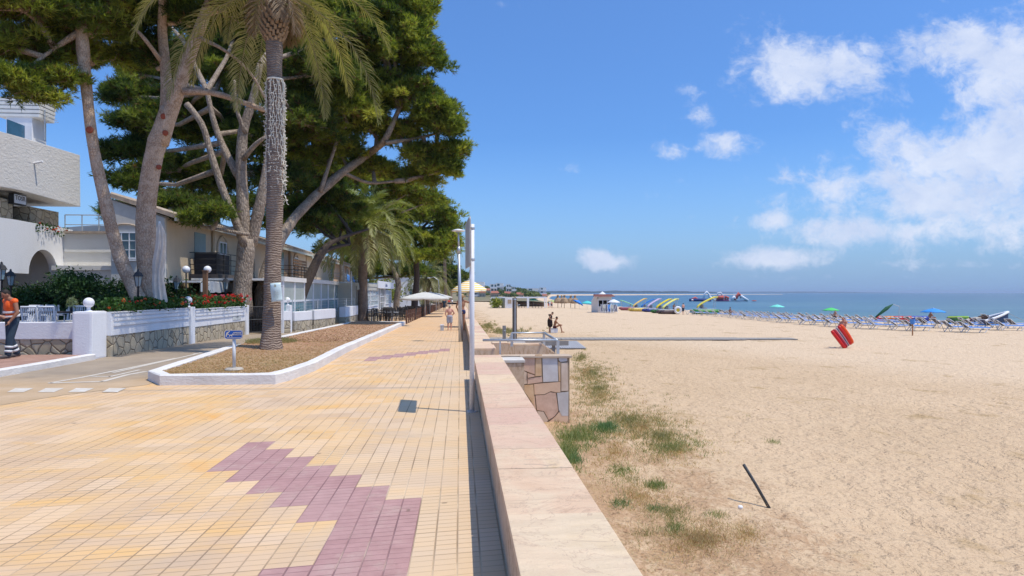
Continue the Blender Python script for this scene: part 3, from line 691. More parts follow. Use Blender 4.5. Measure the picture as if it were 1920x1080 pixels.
# far side of the stair, stepped top; landing and steps
t = thing('stair_wall', 'veined brown stone wall with stepped top on the far side of the beach stair', 'wall', (1.5, 16.9, -1.2))
prof = [(.78, .50), (1.12, .50), (1.32, .46), (2.02, .46), (2.30, .26), (2.34, -1.5), (.78, -1.5)]
m = MB(); m.prism([(x, 16.55, z) for x, z in prof], (0, .2, 0)); m.build('wall_face', VEIN, t)
cp = MB()
for (a, za), (b, zb_) in zip(prof[:4], prof[1:5]): cp.prism([(a, 16.55, za+.002), (b, 16.55, zb_+.002), (b, 16.55, zb_+.035), (a, 16.55, za+.035)], (0, .55, 0))
cp.build('coping_slab', COP, t)
t = thing('beach_stair', 'stone stair going down from the promenade opening to the sand', 'stairs', (1.3, 15.3, -1.2))
for k in range(6):
    m = MB(); m.bx(XW+.02+.33*k, XW+.02+.33*(k+1), 14.1, 16.54, -1.5, -.03-.17*k); m.build('step', COP, t)
# shade-casting end block of the far wall and the handrails
t = thing('handrail', 'grey steel handrail frame around the beach stair opening', 'railing', (1.3, 15.4, .3))
m = MB(); zr = .76
A, B, C, D = P(905, 641, 14.25), P(1044, 638, 14.25), P(1020, 626, 16.9), P(960, 633, 16.9)
for v in (A, B, C, D): v.z = .76
m.tube([A, B], .026, 10); m.build('rail', GALV, t, smooth=True); m = MB(); m.tube([B, C], .03, 10); m.build('rail', GALV, t, smooth=True); m = MB(); m.tube([C, D, D+Vector((-.15, -.1, -.32))], .02, 8); m.build('rail', GALV, t, smooth=True)
m = MB(); m.tube([A+Vector((.25, 0, 0)), P(932, 638, 15.4)], .025, 8); m.build('rail', GALV, t, smooth=True)
for p, zb2 in ((A.lerp(B, .235), -.2), (B+Vector((.02, -.02, 0)), .47), (C, .3), (D, .46), (A.lerp(B, .5)+Vector((0, 2.2, 0)), .46)):
    m = MB(); m.box((p.x, p.y, (zb2+.75)/2), (.03 if zb2 < 0 else .06, .03 if zb2 < 0 else .05, .75-zb2)); m.build('post', GALV, t)
t = thing('wooden_rail', 'weathered timber rail on short posts behind the steel handrail', 'railing', (1.8, 18.3, -1))
m = MB(); a, b = P(985, 644, 17.9), P(1066, 643, 17.9); m.box((a+b)/2, ((b-a).length, .09, .12)); m.build('rail', GREYWOOD, t)
for f in (.12, .38, .66): p = a.lerp(b, f); m = MB(); m.box((p.x, p.y+.05, p.z-.75), (.09, .06, 1.5)); m.build('post', GREYWOOD, t)
# boardwalk and the shower platform on the sand
t = thing('boardwalk', 'long grey plank boardwalk laid straight across the sand', 'boardwalk', tuple(W(9, 42.5, -1.16)))
m = MB(); N = 64; x0_, x1_ = -1.4, 17.6
for i in range(N):
    a = x0_+(x1_-x0_)*i/N; b = a+(x1_-x0_)/N-.025; c = W((a+b)/2, 42.6, 0); c.z = beach_z(c.x, c.y)+.045
    m.box(c, (b-a, 1.9 - (.6 if i > 52 else 0), .05), rz=-THETA+random.Random(i).uniform(-.01, .01))
m.build('plank', GREYWOOD, t)
m = MB()
for i in range(46):
    a = -1.7+i*.12; c = W(a+.06, 37.7, 0); m.box((c.x, c.y, beach_z(c.x, c.y)+.06), (.10, 5.2, .04), rz=-THETA)
tag(m.build('duckboard', simple('pale_grey_board', (.42, .42, .44), (.33, .33, .35), 3, .7)), 'slatted grey duckboard platform beside the sea wall at the shower', 'platform')
t = thing('beach_shower', 'tall brown timber beach shower column on the duckboard', 'shower', tuple(W(.16, 41, -1.1)))
m = MB(); p = W(.16, 41, 0); m.box((p.x, p.y, .13), (.26, .16, 2.62), rz=-.2); m.build('column', simple('shower_timber', (.22, .17, .13), (.15, .11, .085), 5, .8), t, bevel=.01)
m = MB(); m.box((p.x+.02, p.y-.10, .15), (.07, .04, 2.5), rz=-.2); m.build('pipe', GALV, t)
m = MB(); m.tube([(p.x+.14, p.y-.05, 1.0), (p.x+.32, p.y-.05, 1.04)], .02, 6); m.build('tap', GALV, t)
m = MB(); m.lathe([(.02, 0), (.10, -.02), (.11, -.06), (.02, -.065)], (p.x-.02, p.y-.3, 1.40), 12); m.build('shower_head', GALV, t)
t = thing('low_post', 'short grey timber post next to the shower column', 'post', tuple(W(-.42, 41, -1.1)))
m = MB(); p = W(-.46, 40.6, 0); m.box((p.x, p.y, -.7), (.2, .1, 1.0), rz=-.2); m.build('post', GREYWOOD, t, bevel=.01); m = MB(); m.ball((p.x+.02, p.y-.06, -.5), .04); m.build('knob', GALV, t)

# ---------------------------------------------------------------- signs, lamps, markers
t = thing('sign_post', 'tall white steel post on the promenade carrying a board seen edge on', 'sign', (GP(885, 772).x, GP(885, 772).y, 0))
b = GP(885, 772); m = MB(); m.cyl((b.x, b.y, 0), (b.x, b.y, 2.76), .036, 16); m.build('post', simple('grey_white_post', (.72, .73, .76), (.64, .65, .68), 6, .4), t, smooth=True)
m = MB(); m.lathe([(.085, 0), (.085, .012), (.04, .018)], (b.x, b.y, 0), 16); m.build('base_plate', GALV, t)
m = MB(); ang = R(92.6); M_ = Matrix.Translation((b.x-.050, b.y+.16, 2.48)) @ Matrix.Rotation(ang, 4, 'Z')
def rrect(w, h, r, n=5):
    pts = []
    for cx, cz, a0 in ((w/2-r, h/2-r, 0), (-w/2+r, h/2-r, 90), (-w/2+r, -h/2+r, 180), (w/2-r, -h/2+r, 270)):
        for i in range(n+1): a = R(a0+90*i/n); pts.append((cx+r*math.cos(a), cz+r*math.sin(a)))
    return pts
m.prism([M_ @ Vector((x, 0, z)) for x, z in rrect(1.15, .70, .05)], (M_.to_3x3() @ Vector((0, .012, 0)))); m.build('panel', simple('panel_grey', (.50, .45, .40), (.42, .38, .34), 3, .5), t)
m = MB(); m.prism([M_ @ Vector((x, .0125, z)) for x, z in rrect(1.16, .71, .05)], (M_.to_3x3() @ Vector((0, .004, 0)))); m.build('panel_face', GALV, t)
for z in (2.24, 2.70):
    m = MB(); m.lathe([(.040, -.016), (.043, 0), (.040, .016)], (b.x, b.y, z), 16); m.box((b.x-.035, b.y+.02, z), (.05, .05, .03)); m.build('clamp', GALV, t)

def street_lamp(base, h, label, lean=0.0, sc=1.0, grp=None):
    t = thing('street_lamp', label, 'street lamp', tuple(base), group=grp)
    top = base+Vector((lean, 0, h)); mid = base.lerp(top, .83)
    m = MB(); m.tube([base, base.lerp(top, .4), mid], [.085*sc, .065*sc, .045*sc], 12); m.build('pole', GALV, t, smooth=True)
    m = MB(); m.tube([mid-Vector((0, 0, .12)), mid+Vector((0, 0, .12))], .06*sc, 12); m.build('collar', GALV, t, smooth=True)
    m = MB(); m.tube([mid, top], [.036*sc, .03*sc], 10); m.build('mast', GALV, t, smooth=True)
    m = MB(); m.lathe([(.05, -.03), (.24, .0), (.25, .02), (.14, .06), (.05, .08), (.001, .085)], top, 20); m.build('lamp_head', LWHITE, t, smooth=True)
    m = MB(); m.lathe([(.001, -.06), (.09, -.055), (.11, -.02)], top, 14); m.build('diffuser', GLASSP, t, smooth=True)
    return t
lb = Vector((.02, 25.2, gz(25.2))); street_lamp(lb, 4.07, 'slim grey steel street lamp with flat disc head beside the sea wall', -.09)
# gooseneck lamps in the distance
for i, (px, Y) in enumerate(((822, 92), (898, 150), (956, 120))):
    pass
t = thing('street_lamp', 'distant curved neck lamp rising above the white terrace parasols', 'street lamp', tuple(P(823, 560, 95)))
m = MB(); p = P(823, 549, 95); p.z = -.8; q = [p, p+Vector((0, 0, 3.6)), p+Vector((-.1, 0, 4.3)), p+Vector((-.7, 0, 4.75)), p+Vector((-1.4, 0, 4.6))]; m.tube(q, .05, 6); m.build('pole', GALV, t, smooth=True)
m = MB(); m.ball(q[-1], (.28, .14, .08), 8, 5); m.build('lamp_head', GALV, t)

# plastic pipe stake and pebble on the sand
p = G(1438, 937, -.95); p.z = beach_z(p.x, p.y)
st = MB(); top = P(1413, 877, p.y+.05); d = (Vector((top.x, p.y+.1, p.z+.50))-p); st.tube([p-d*.2, p+d*.5+Vector((.006, 0, 0)), p+d], [.021, .020, .021], 10)
tag(st.build('pipe_stake', simple('black_rubber', (.045, .05, .055), (.08, .085, .09), 20, .6), smooth=True), 'short dark plastic pipe stuck leaning in the sand', 'stake')
pb = G(1388, 950, -.95); pb.z = beach_z(pb.x, pb.y)+.01; m = MB(); m.ball(pb, (.035, .03, .028), 8, 6); tag(m.build('pebble', WHITE, smooth=True), 'single white pebble lying near the leaning pipe', 'pebble')

# blue dog sign in the bed
b = GP(439, 690, .20); t = thing('dog_sign', 'small blue information sign with white dog pictogram on a short post in the bed', 'sign', (b.x, b.y, .18))
m = MB(); m.cyl((b.x, b.y, .15), (b.x, b.y, .80), .033, 14); m.build('post', simple('grey_white_post2', (.66, .66, .66), (.58, .58, .58), 6, .5), t, smooth=True)
m = MB(); m.lathe([(.19, .0), (.16, .035), (.05, .04)], (b.x, b.y, .17), 14); m.build('footing', simple('concrete', (.50, .45, .38), (.42, .37, .31), 10, .9), t)
sgn = simple('sign_blue', (.012, .10, .42), (.01, .085, .37), 3, .4); yy = b.y-.045; cz = .89; 
m = MB(); m.prism([(b.x+x, yy, cz+z) for x, z in rrect(.36, .185, .05)], (0, .02, 0)); pan = m.build('panel', sgn, t)
m = MB()
outp = rrect(.36, .185, .05); inp = rrect(.34, .165, .042)
for i in range(len(outp)):
    j = (i+1) % len(outp); m.quad(*[(b.x+q[0], yy-.002, cz+q[1]) for q in (outp[i], outp[j], inp[j], inp[i])])
m.bx(b.x-.13, b.x+.16, yy-.003, yy-.0015, cz-.066, cz-.058); m.build('border', PAINT, pan)
def flat_txt(s, size, M_, mat, parent, name='lettering', ext=.002, bold=0.0):
    cu = bpy.data.curves.new(name, 'FONT'); cu.body = s; cu.size = size; cu.align_x = 'CENTER'; cu.align_y = 'CENTER'; cu.extrude = ext; cu.offset = bold; cu.resolution_u = 3
    tmp = bpy.data.objects.new(name, cu); SC.collection.objects.link(tmp); dg = bpy.context.evaluated_depsgraph_get(); me = bpy.data.meshes.new_from_object(tmp.evaluated_get(dg)); bpy.data.objects.remove(tmp)
    me.transform((root_mat(parent).inverted() if parent is not None else Matrix()) @ M_); me.materials.clear(); return link_mesh(name, me, mat, parent)
RX = Matrix.Rotation(R(90), 4, 'X')
flat_txt('AMIGOS', .042, Matrix.Translation((b.x+.075, yy-.003, cz+.036)) @ RX, PAINT, pan, bold=.0012)
flat_txt('DE MASCOTAS', .026, Matrix.Translation((b.x+.075, yy-.003, cz-.004)) @ RX, PAINT, pan, bold=.0008)
m = MB()
for pts in ([(-.155, -.045), (-.145, .02), (-.13, .05), (-.105, .06), (-.09, .045), (-.10, .03), (-.115, .025), (-.12, -.0), (-.135, -.045)], [(-.105, .06), (-.07, .078), (-.065, .068), (-.092, .045)], [(-.115, .025), (-.085, .0), (-.09, -.008), (-.12, .005)],
            [(-.085, -.045), (-.08, .0), (-.03, .0), (-.02, .022), (-.002, .02), (.0, .005), (-.022, -.005), (-.025, -.045), (-.035, -.045), (-.04, -.02), (-.07, -.02), (-.073, -.045)]):
    m.prism([(b.x+x, yy-.002, cz+z) for x, z in pts], (0, -.0015, 0))
m.build('dog_pictogram', PAINT, pan)
# ================================================================ FOLIAGE TOOLS
def fast_mesh(name, verts, faces_n, nv, cols, mat, parent, smooth=False):
    """verts (F*nv,3): every face owns its nv vertices; cols (F,3)"""
    me = bpy.data.meshes.new(name); F = len(verts)//nv
    if parent is not None:
        inv = np.array(root_mat(parent).inverted()); verts = verts @ inv[:3, :3].T + inv[:3, 3]
    me.vertices.add(F*nv); me.vertices.foreach_set('co', verts.astype(np.float32).ravel())
    me.loops.add(F*nv); me.loops.foreach_set('vertex_index', np.arange(F*nv, dtype=np.int32))
    me.polygons.add(F); me.polygons.foreach_set('loop_start', np.arange(0, F*nv, nv, dtype=np.int32)); me.polygons.foreach_set('loop_total', np.full(F, nv, dtype=np.int32))
    me.update(calc_edges=True)
    ca = me.color_attributes.new('Col', 'FLOAT_COLOR', 'POINT'); c4 = np.ones((F, nv, 4), np.float32); c4[:, :, :3] = cols[:, None, :]; ca.data.foreach_set('color', c4.ravel())
    return link_mesh(name, me, mat, parent, smooth)
def nrm(a): return a/np.maximum(1e-9, np.linalg.norm(a, axis=-1, keepdims=True))
def needle_tufts(rg, pts, dirs, L, n, w, cols):
    """pts (N,3) tuft roots, dirs (N,3) shoot directions -> fans of n slim triangles"""
    N = len(pts); d = dirs[:, None, :] + rg.normal(0, .62, (N, n, 3)); d = nrm(d)
    ll = 1.25*L*rg.uniform(.7, 1.25, (N, n, 1)); L = L*1.25; w = w*1.35; base = pts[:, None, :] + dirs[:, None, :]*rg.uniform(0, .55, (N, n, 1))*L
    s = nrm(np.cross(d, rg.normal(0, 1, (N, n, 3))))*w*rg.uniform(.7, 1.3, (N, n, 1))
    tri = np.stack([base-s, base+s, base+d*ll], axis=2).reshape(-1, 3)
    c = np.repeat(cols[:, None, :], n, 1)*rg.uniform(.8, 1.2, (N, n, 1)); return tri, c.reshape(-1, 3)
PG = np.array([[.075, .115, .028], [.18, .225, .045], [.31, .345, .065], [.47, .46, .10]])
DG = np.array([[.040, .072, .026], [.082, .125, .034], [.16, .20, .045], [.28, .31, .07]])
def pal(rg, n, P4, k=None):
    u_ = (rg.random(n) if k is None else np.clip(k, 0, .999))*3; i = u_.astype(int); f = (u_-i)[:, None]; return P4[i]*(1-f)+P4[i+1]*f
def pine_crown(rg, blobs, sprays_per, tufts_per, L=.17, n=7, w=.011, P4=PG, spray_r=.42, flat=.62, dead=.06):
    """blobs: (centre, (rx,ry,rz), weight); returns triangles and colours plus spray centres for twigs"""
    T = []; Cc = []; SPR = []
    for c, r, wt in blobs:
        c = np.array(c); r = np.array(r); ns = max(3, int(sprays_per*wt*1.8)); spray_r = spray_r
        dd = nrm(rg.normal(0, 1, (ns, 3))); dd[:, 2] = np.where(dd[:, 2] < -.45, -dd[:, 2]*.4, dd[:, 2])
        rad = rg.uniform(.35, 1.0, (ns, 1))**.55
        sc = c + dd*r*rad*np.where(rg.random((ns, 1)) < .20, rg.uniform(1.12, 1.5, (ns, 1)), rg.uniform(.84, 1.08, (ns, 1))); SPR.append((c, sc))
        k = np.clip(.45+rg.normal(0, .30, ns), 0, 1); sr = spray_r*rg.uniform(.5, 1.15, ns)
        e = nrm(rg.normal(0, 1, (ns, tufts_per, 3))); off = e*rg.uniform(.25, 1.0, (ns, tufts_per, 1))*sr[:, None, None]; off[:, :, 2] *= flat
        pts = (sc[:, None, :]+off).reshape(-1, 3); out = np.repeat(dd*np.array([1, 1, .6]), tufts_per, 0)
        sd = nrm(off.reshape(-1, 3)*2.2/ spray_r + out*.35 + np.array([0, 0, .6]))
        kk = np.repeat(k, tufts_per)+rg.normal(0, .12, ns*tufts_per)
        cols = pal(rg, ns*tufts_per, P4, kk); dm = rg.random(len(cols)) < dead; cols[dm] = np.array([.17, .105, .055])
        t_, c_ = needle_tufts(rg, pts, sd, L, n, w, cols); T.append(t_); Cc.append(c_)
    return np.concatenate(T), np.concatenate(Cc), SPR
def twig_mesh(rg, SPR, anchor_fn, name, parent, mat, r0=.05, r1=.012, frac=.5):
    m = MB()
    for c, sc in SPR:
        a = Vector(c); an = Vector(anchor_fn(c)); mid = an.lerp(a, .5)+Vector(rg.normal(0, .25, 3)); m.tube([an, mid, a], [r0*2.0, r0*1.5, r0], 6, cap=False)
        for s in sc:
            if rg.random() < frac*.55:
                s = Vector(s); q = a.lerp(s, .5)+Vector(rg.normal(0, .12, 3)); m.tube([a, q, s], [r0*.7, r0*.4, r1], 4, cap=False)
    return m.build(name, mat, parent, fix=False, smooth=True)
def trunk_tube(m, pts, n=12, flare=0.0, seed=0):
    """pts: (px, py, depth, width_px)"""
    rg = random.Random(seed); path = []; rad = []
    pp = [(P(a, b_, d), w_/2*d/1280) for a, b_, d, w_ in pts]
    for (p, r), (q, s) in zip(pp, pp[1:]):
        k = max(2, int((q-p).length/.35))
        for i in range(k):
            f = i/k; path.append(p.lerp(q, f)+Vector((rg.uniform(-1, 1), rg.uniform(-1, 1), 0))*r*.06); rad.append((r+(s-r)*f)*rg.uniform(.95, 1.06))
    path.append(pp[-1][0]); rad.append(pp[-1][1])
    if flare: rad[0] *= 1+flare; rad[1] *= 1+flare*.5
    # smooth the path a little
    for _ in range(2): path = [path[0]]+[(path[i-1]+path[i]*2+path[i+1])/4 for i in range(1, len(path)-1)]+[path[-1]]
    m.tube(path, rad, n); return path
def blobs_px(lst):
    out = []
    for px, py, d, rx, ry, wt in lst:
        s = d/1280; out.append((tuple(P(px, py, d)), (rx*s, (rx+ry)/2*s, ry*s), wt))
    return out
def nearest_on(paths):
    al = [p for pa in paths for p in pa[len(pa)//3:]]
    def f(c):
        c = Vector(c); return min(al, key=lambda p: (p-c).length + max(0, p.z-c.z)*.6)
    return f
def knots(parent, spots, mat):
    for px, py, d, w_ in spots:
        c = P(px, py, d); m = MB(); r = w_/2*d/1280; n_ = Vector((-c.x, -c.y, .0)).normalized()
        M_ = Matrix.Translation(c) @ n_.to_track_quat('Z', 'Y').to_matrix().to_4x4(); m.lathe([(r, -.08), (r*1.05, .0), (r*.8, .025), (.001, .03)], n=10, M=M_); m.build('cut_knot', mat, parent)
SCAR = simple('cut_wood', (.36, .09, .045), (.25, .06, .035), 30, .8, bump=.5)
def pine(label, trunks, blobs, base, seed, sprays=26, tufts=34, P4=PG, bark=PINEB, L=.17, w=.011, n=7, scars=(), spray_r=.42, flare=.15, fr=.5, group=None, limbs=(), r0=.05, dead=.06):
    t = thing('pine_tree', label, 'tree', tuple(base), group=group); rg = np.random.default_rng(seed); paths = []
    m = MB()
    for i, tr in enumerate(trunks): paths.append(trunk_tube(m, tr, 14, flare if i == 0 else 0, seed+i))
    m.build('trunk', bark, t, smooth=True)
    for tr in limbs:
        m = MB(); paths.append(trunk_tube(m, tr, 8, 0, seed+77)); m.build('limb', bark, t, smooth=True)
    if scars: knots(t, scars, SCAR)
    tv, tc, SPR = pine_crown(rg, blobs, sprays, tufts, P4=P4, L=L, w=w, n=n, spray_r=spray_r, dead=dead)
    cr = fast_mesh('crown', tv, None, 3, tc, NEEDLE, t)
    twig_mesh(rg, SPR, nearest_on(paths), 'branches', t, bark, r0=r0, frac=fr)
    return t

# ---- the pines
pine('tall slim leaning pine with bare pale trunk, leftmost in the garden',
     [[(272, 592, 22.6, 28), (256, 548, 22.6, 25), (232, 505, 22.5, 24), (212, 440, 22.3, 23), (196, 370, 22.2, 22), (180, 310, 22.1, 20), (171, 250, 22, 19), (162, 170, 22, 20), (155, 90, 22, 22), (150, -40, 22, 19), (160, -150, 22, 12)]],
     blobs_px([(45, 20, 21, 85, 48, 1.5), (150, 15, 22.5, 85, 50, 1.6), (35, 92, 21.5, 70, 36, 1.3), (110, 98, 22.5, 58, 42, 1.3), (185, 60, 22.5, 52, 40, 1.0), (20, 150, 20.5, 40, 20, .5), (95, 150, 21.5, 55, 18, .7), (60, 180, 21, 42, 12, .35), (200, 110, 24, 35, 26, .5),
               (60, -90, 22, 110, 60, 1.5), (190, -100, 22, 110, 60, 1.5), (-60, 20, 22, 80, 60, 1.0), (-60, 100, 22, 60, 40, .6)]),
     P(285, 590, 22.6), 11, sprays=38, tufts=40, L=.15, scars=[(168, 243, 21.80, 12), (158, 148, 21.80, 9)], spray_r=.36, dead=.10,
     limbs=[[(150, 60, 22, 14), (100, 90, 21.5, 8), (40, 140, 21, 5), (25, 170, 20.8, 3)], [(155, 40, 22, 14), (200, 10, 22.4, 9), (240, -30, 22.5, 6)]])
pine('stout forked pine with pinkish bark and red cut scars behind the flower wall',
     [[(283, 602, 23.1, 42), (281, 540, 23.1, 35), (272, 450, 23.1, 34), (274, 380, 23.1, 34), (284, 310, 23.0, 34), (297, 262, 23.0, 34), (306, 225, 23.0, 24), (309, 200, 23.0, 14)],
      [(300, 265, 23.1, 22), (312, 190, 23.2, 18), (312, 140, 23.4, 18), (303, 60, 23.6, 17), (308, -60, 22, 14)],
      [(302, 270, 23.0, 26), (322, 205, 22.9, 26), (343, 140, 22.8, 24), (368, 70, 22.8, 21), (394, 5, 22.8, 18), (420, -80, 22.8, 13)]],
     blobs_px([(250, 30, 23.5, 40, 40, .8), (270, 90, 24, 35, 30, .6), (350, -40, 22, 110, 50, 1.5), (470, -70, 22, 90, 50, 1.0), (240, -60, 23, 90, 50, 1.2), (290, 120, 24, 26, 20, .4), (345, 35, 23.5, 45, 30, .8), (430, 30, 23.5, 50, 34, .9)]),
     P(283, 602, 23.1), 23, sprays=30, tufts=36, scars=[(307, 218, 22.71, 11), (310, 249, 22.75, 10), (274, 362, 22.83, 14), (298, 313, 22.83, 9)],
     limbs=[[(345, 172, 22.8, 13), (395, 170, 22.65, 11), (440, 186, 22.45, 10), (478, 200, 22.25, 9), (500, 208, 22.25, 7)], [(368, 68, 22.8, 8), (420, 92, 21.4, 6), (470, 130, 22, 5), (500, 190, 22, 4)], [(306, 120, 23.5, 9), (270, 70, 22.5, 7), (240, 40, 23, 5)]], P4=DG)
pine('large many stemmed dark pine whose crown fills the middle of the garden',
     [[(453, 592, 31.5, 42), (454, 540, 31.5, 35), (459, 490, 31.5, 32), (463, 448, 31.5, 30)],
      [(461, 460, 31.5, 24), (455, 380, 31.5, 21), (452, 300, 31.5, 20), (455, 240, 31.5, 18), (474, 190, 31.5, 15), (488, 120, 31.5, 11)],
      [(460, 462, 31.3, 17), (440, 410, 31, 14), (415, 350, 31, 13), (396, 290, 31, 12), (380, 230, 31, 11), (350, 195, 31, 12)],
      [(470, 460, 31.6, 22), (484, 400, 31.6, 21), (496, 345, 31.6, 18), (505, 280, 31.8, 13), (520, 200, 32, 12)],
      [(450, 335, 31.5, 15), (422, 285, 32, 13), (402, 235, 32, 11), (388, 170, 32, 8)]],
     blobs_px([(240, 180, 35, 48, 26, 1.0), (290, 235, 35, 70, 34, 1.4), (250, 290, 35, 55, 26, .9), (330, 320, 35, 90, 34, 1.5), (350, 210, 36, 80, 45, 1.5), (420, 130, 36, 80, 55, 1.6), (430, 250, 37, 70, 45, 1.2), (350, 120, 37, 70, 45, 1.2), (270, 140, 37, 45, 34, .7),
               (500, 270, 36, 70, 55, 1.2), (500, 120, 36, 80, 60, 1.5), (400, 350, 36, 60, 22, .8), (450, 40, 36, 90, 50, 1.5), (300, 30, 38, 60, 45, .8), (560, 40, 36, 90, 60, 1.6), (600, 140, 35, 80, 55, 1.5), (640, 60, 36, 80, 60, 1.4), (560, 230, 35, 70, 45, 1.2), (530, 340, 36, 50, 40, .8), (350, 412, 29.5, 34, 9, .22), (405, 398, 30, 30, 9, .2), (330, 385, 30.5, 40, 12, .3), (240, 340, 34, 38, 15, .35), (225, 395, 33, 28, 16, .3)]),
     P(452, 590, 31.5), 31, sprays=40, tufts=40, P4=DG, bark=PINED, L=.20, w=.015, spray_r=.52, limbs=[[(455, 300, 31.4, 10), (480, 268, 31, 9), (500, 255, 31, 6)], [(468, 440, 31, 7), (380, 425, 30, 5), (330, 410, 29.6, 3)], [(460, 250, 31.4, 9), (440, 200, 31, 7), (440, 150, 31, 5)]], r0=.07)
pine('big umbrella pine leaning right over the promenade bed with yellow green crown',
     [[(496, 604, 33.5, 36), (494, 555, 33.5, 33), (505, 500, 33.5, 28), (527, 445, 34, 20), (550, 410, 35, 18), (590, 368, 36.5, 17), (640, 324, 38, 16), (690, 290, 39.5, 14), (722, 265, 37.5, 12), (750, 200, 38.0, 8)]],
     blobs_px([(640, 205, 37, 80, 36, 1.5), (700, 180, 38, 60, 45, 1.4), (690, 240, 38.5, 55, 26, 1.0), (590, 260, 37.5, 70, 28, 1.0), (760, 60, 38.0, 50, 55, 1.5), (790, 110, 38.0, 38, 45, 1.2), (770, 180, 38.0, 50, 37.0, 1.4), (815, 215, 38.0, 44, 34, 1.2), (835, 240, 38.0, 32, 30, .8),
               (720, 110, 38.0, 60, 60, 1.6), (745, 5, 38.0, 55, 45, 1.2), (700, 30, 38.0, 60, 55, 1.3), (650, 130, 39.0, 70, 50, 1.3), (750, 250, 39.0, 40, 26, .8), (800, 290, 39.0, 40, 22, .8), (850, 285, 39.0, 22, 18, .45), (825, 320, 39.0, 36, 22, .8), (780, 335, 40.0, 40, 20, .7), (700, 320, 40.0, 50, 26, .8),
               (795, 20, 38.5, 20, 25, .3), (620, 20, 38.0, 60, 50, 1.0), (660, -60, 38.0, 110, 50, 1.5), (560, 300, 38, 60, 24, .7), (640, 290, 39, 50, 20, .6)]),
     P(505, 600, 33.5), 47, sprays=46, tufts=44, P4=PG, bark=PINED, L=.19, w=.015, spray_r=.50, limbs=[[(640, 322, 38, 8), (690, 345, 39, 6), (740, 340, 39, 4)], [(600, 360, 36.5, 9), (620, 300, 37, 7), (640, 240, 37.5, 5)], [(722, 268, 37.5, 8), (780, 260, 38.5, 6), (820, 250, 38.5, 4)]], r0=.07)
pine('dark bare leaning pine rising from the garden corner beside the gate',
     [[(546, 606, 36, 21), (562, 560, 36, 20), (580, 520, 36.3, 18), (597, 482, 36.5, 16), (612, 458, 37, 10), (650, 442, 38, 7), (690, 430, 39, 4)], [(600, 478, 36.5, 9), (622, 464, 37.5, 8), (655, 458, 39, 5)]],
     blobs_px([(590, 420, 38, 40, 22, .7), (640, 400, 40, 46, 26, .9), (610, 375, 39, 40, 22, .7), (560, 400, 39, 30, 22, .5), (640, 430, 42, 34, 14, .5)]),
     P(546, 606, 36), 53, sprays=34, tufts=34, P4=DG, bark=simple('dark_bark', (.10, .075, .06), (.06, .045, .035), 12, .95, bump=.9, bscale=30, bdist=.03), L=.19, w=.015, spray_r=.45)
pine('round topped pine with dark furrowed trunk standing on the restaurant terrace',
     [[(776, 594, 72, 14), (778, 560, 72, 12), (782, 520, 72, 11), (780, 480, 72, 10), (775, 430, 72, 7)]],
     blobs_px([(770, 400, 73, 55, 26, 1.3), (815, 405, 73, 40, 28, 1.1), (720, 430, 72, 55, 22, 1.1), (780, 450, 72, 55, 18, 1.0), (830, 455, 72, 36, 22, .9), (690, 470, 71, 50, 18, .9), (745, 480, 71, 55, 14, .9), (800, 480, 71, 45, 14, .7), (840, 425, 74, 22, 24, .5), (740, 385, 74, 50, 22, .9), (700, 400, 75, 40, 24, .8), (660, 440, 75, 40, 24, .7)]),
     P(776, 594, 72), 61, sprays=46, tufts=34, P4=PG*1.0, bark=simple('dark_bark2', (.12, .09, .075), (.07, .05, .04), 12, .95, bump=.9, bscale=30, bdist=.03), L=.30, w=.028, spray_r=.75, n=6, fr=.35, r0=.10)
pine('dark bushy pine beside the white restaurant, trunk hidden behind its roof',
     [[(742, 600, 82, 13), (744, 560, 82, 11), (748, 530, 82, 11), (735, 500, 82, 6)]],
     blobs_px([(720, 510, 84, 46, 16, 1.0), (770, 510, 84, 38, 13, .8), (680, 500, 84, 40, 18, .8), (700, 465, 86, 50, 20, .9), (665, 520, 86, 26, 14, .5)]),
     P(742, 600, 82), 67, sprays=40, tufts=30, P4=DG, bark=PINED, L=.34, w=.032, spray_r=.8, n=6, fr=.3, r0=.1)
for i, (px, d, r) in enumerate(((838, 165, 26), (862, 215, 18), (846, 190, 20))):
    pine(['loose green pine far along the promenade behind the lamp', 'small far pine at the vanishing end of the promenade', 'rounded far pine behind the striped parasol'][i],
         [[(px, 566, d, 5), (px, 540, d, 4), (px, 520, d, 3)]], blobs_px([(px, 512+i*8, d, r, r*.5, 1), (px-r*.7, 520+i*8, d, r*.8, r*.4, .8), (px+r*.1, 530+i*5, d, r*.9, r*.3, .8), (px-r*.5, 495+i*14, d, r*.6, r*.5, .6)]),
         P(px, 566, d), 80+i, sprays=30, tufts=22, P4=DG, L=.6, w=.06, spray_r=1.1, n=6, fr=.2, r0=.12)

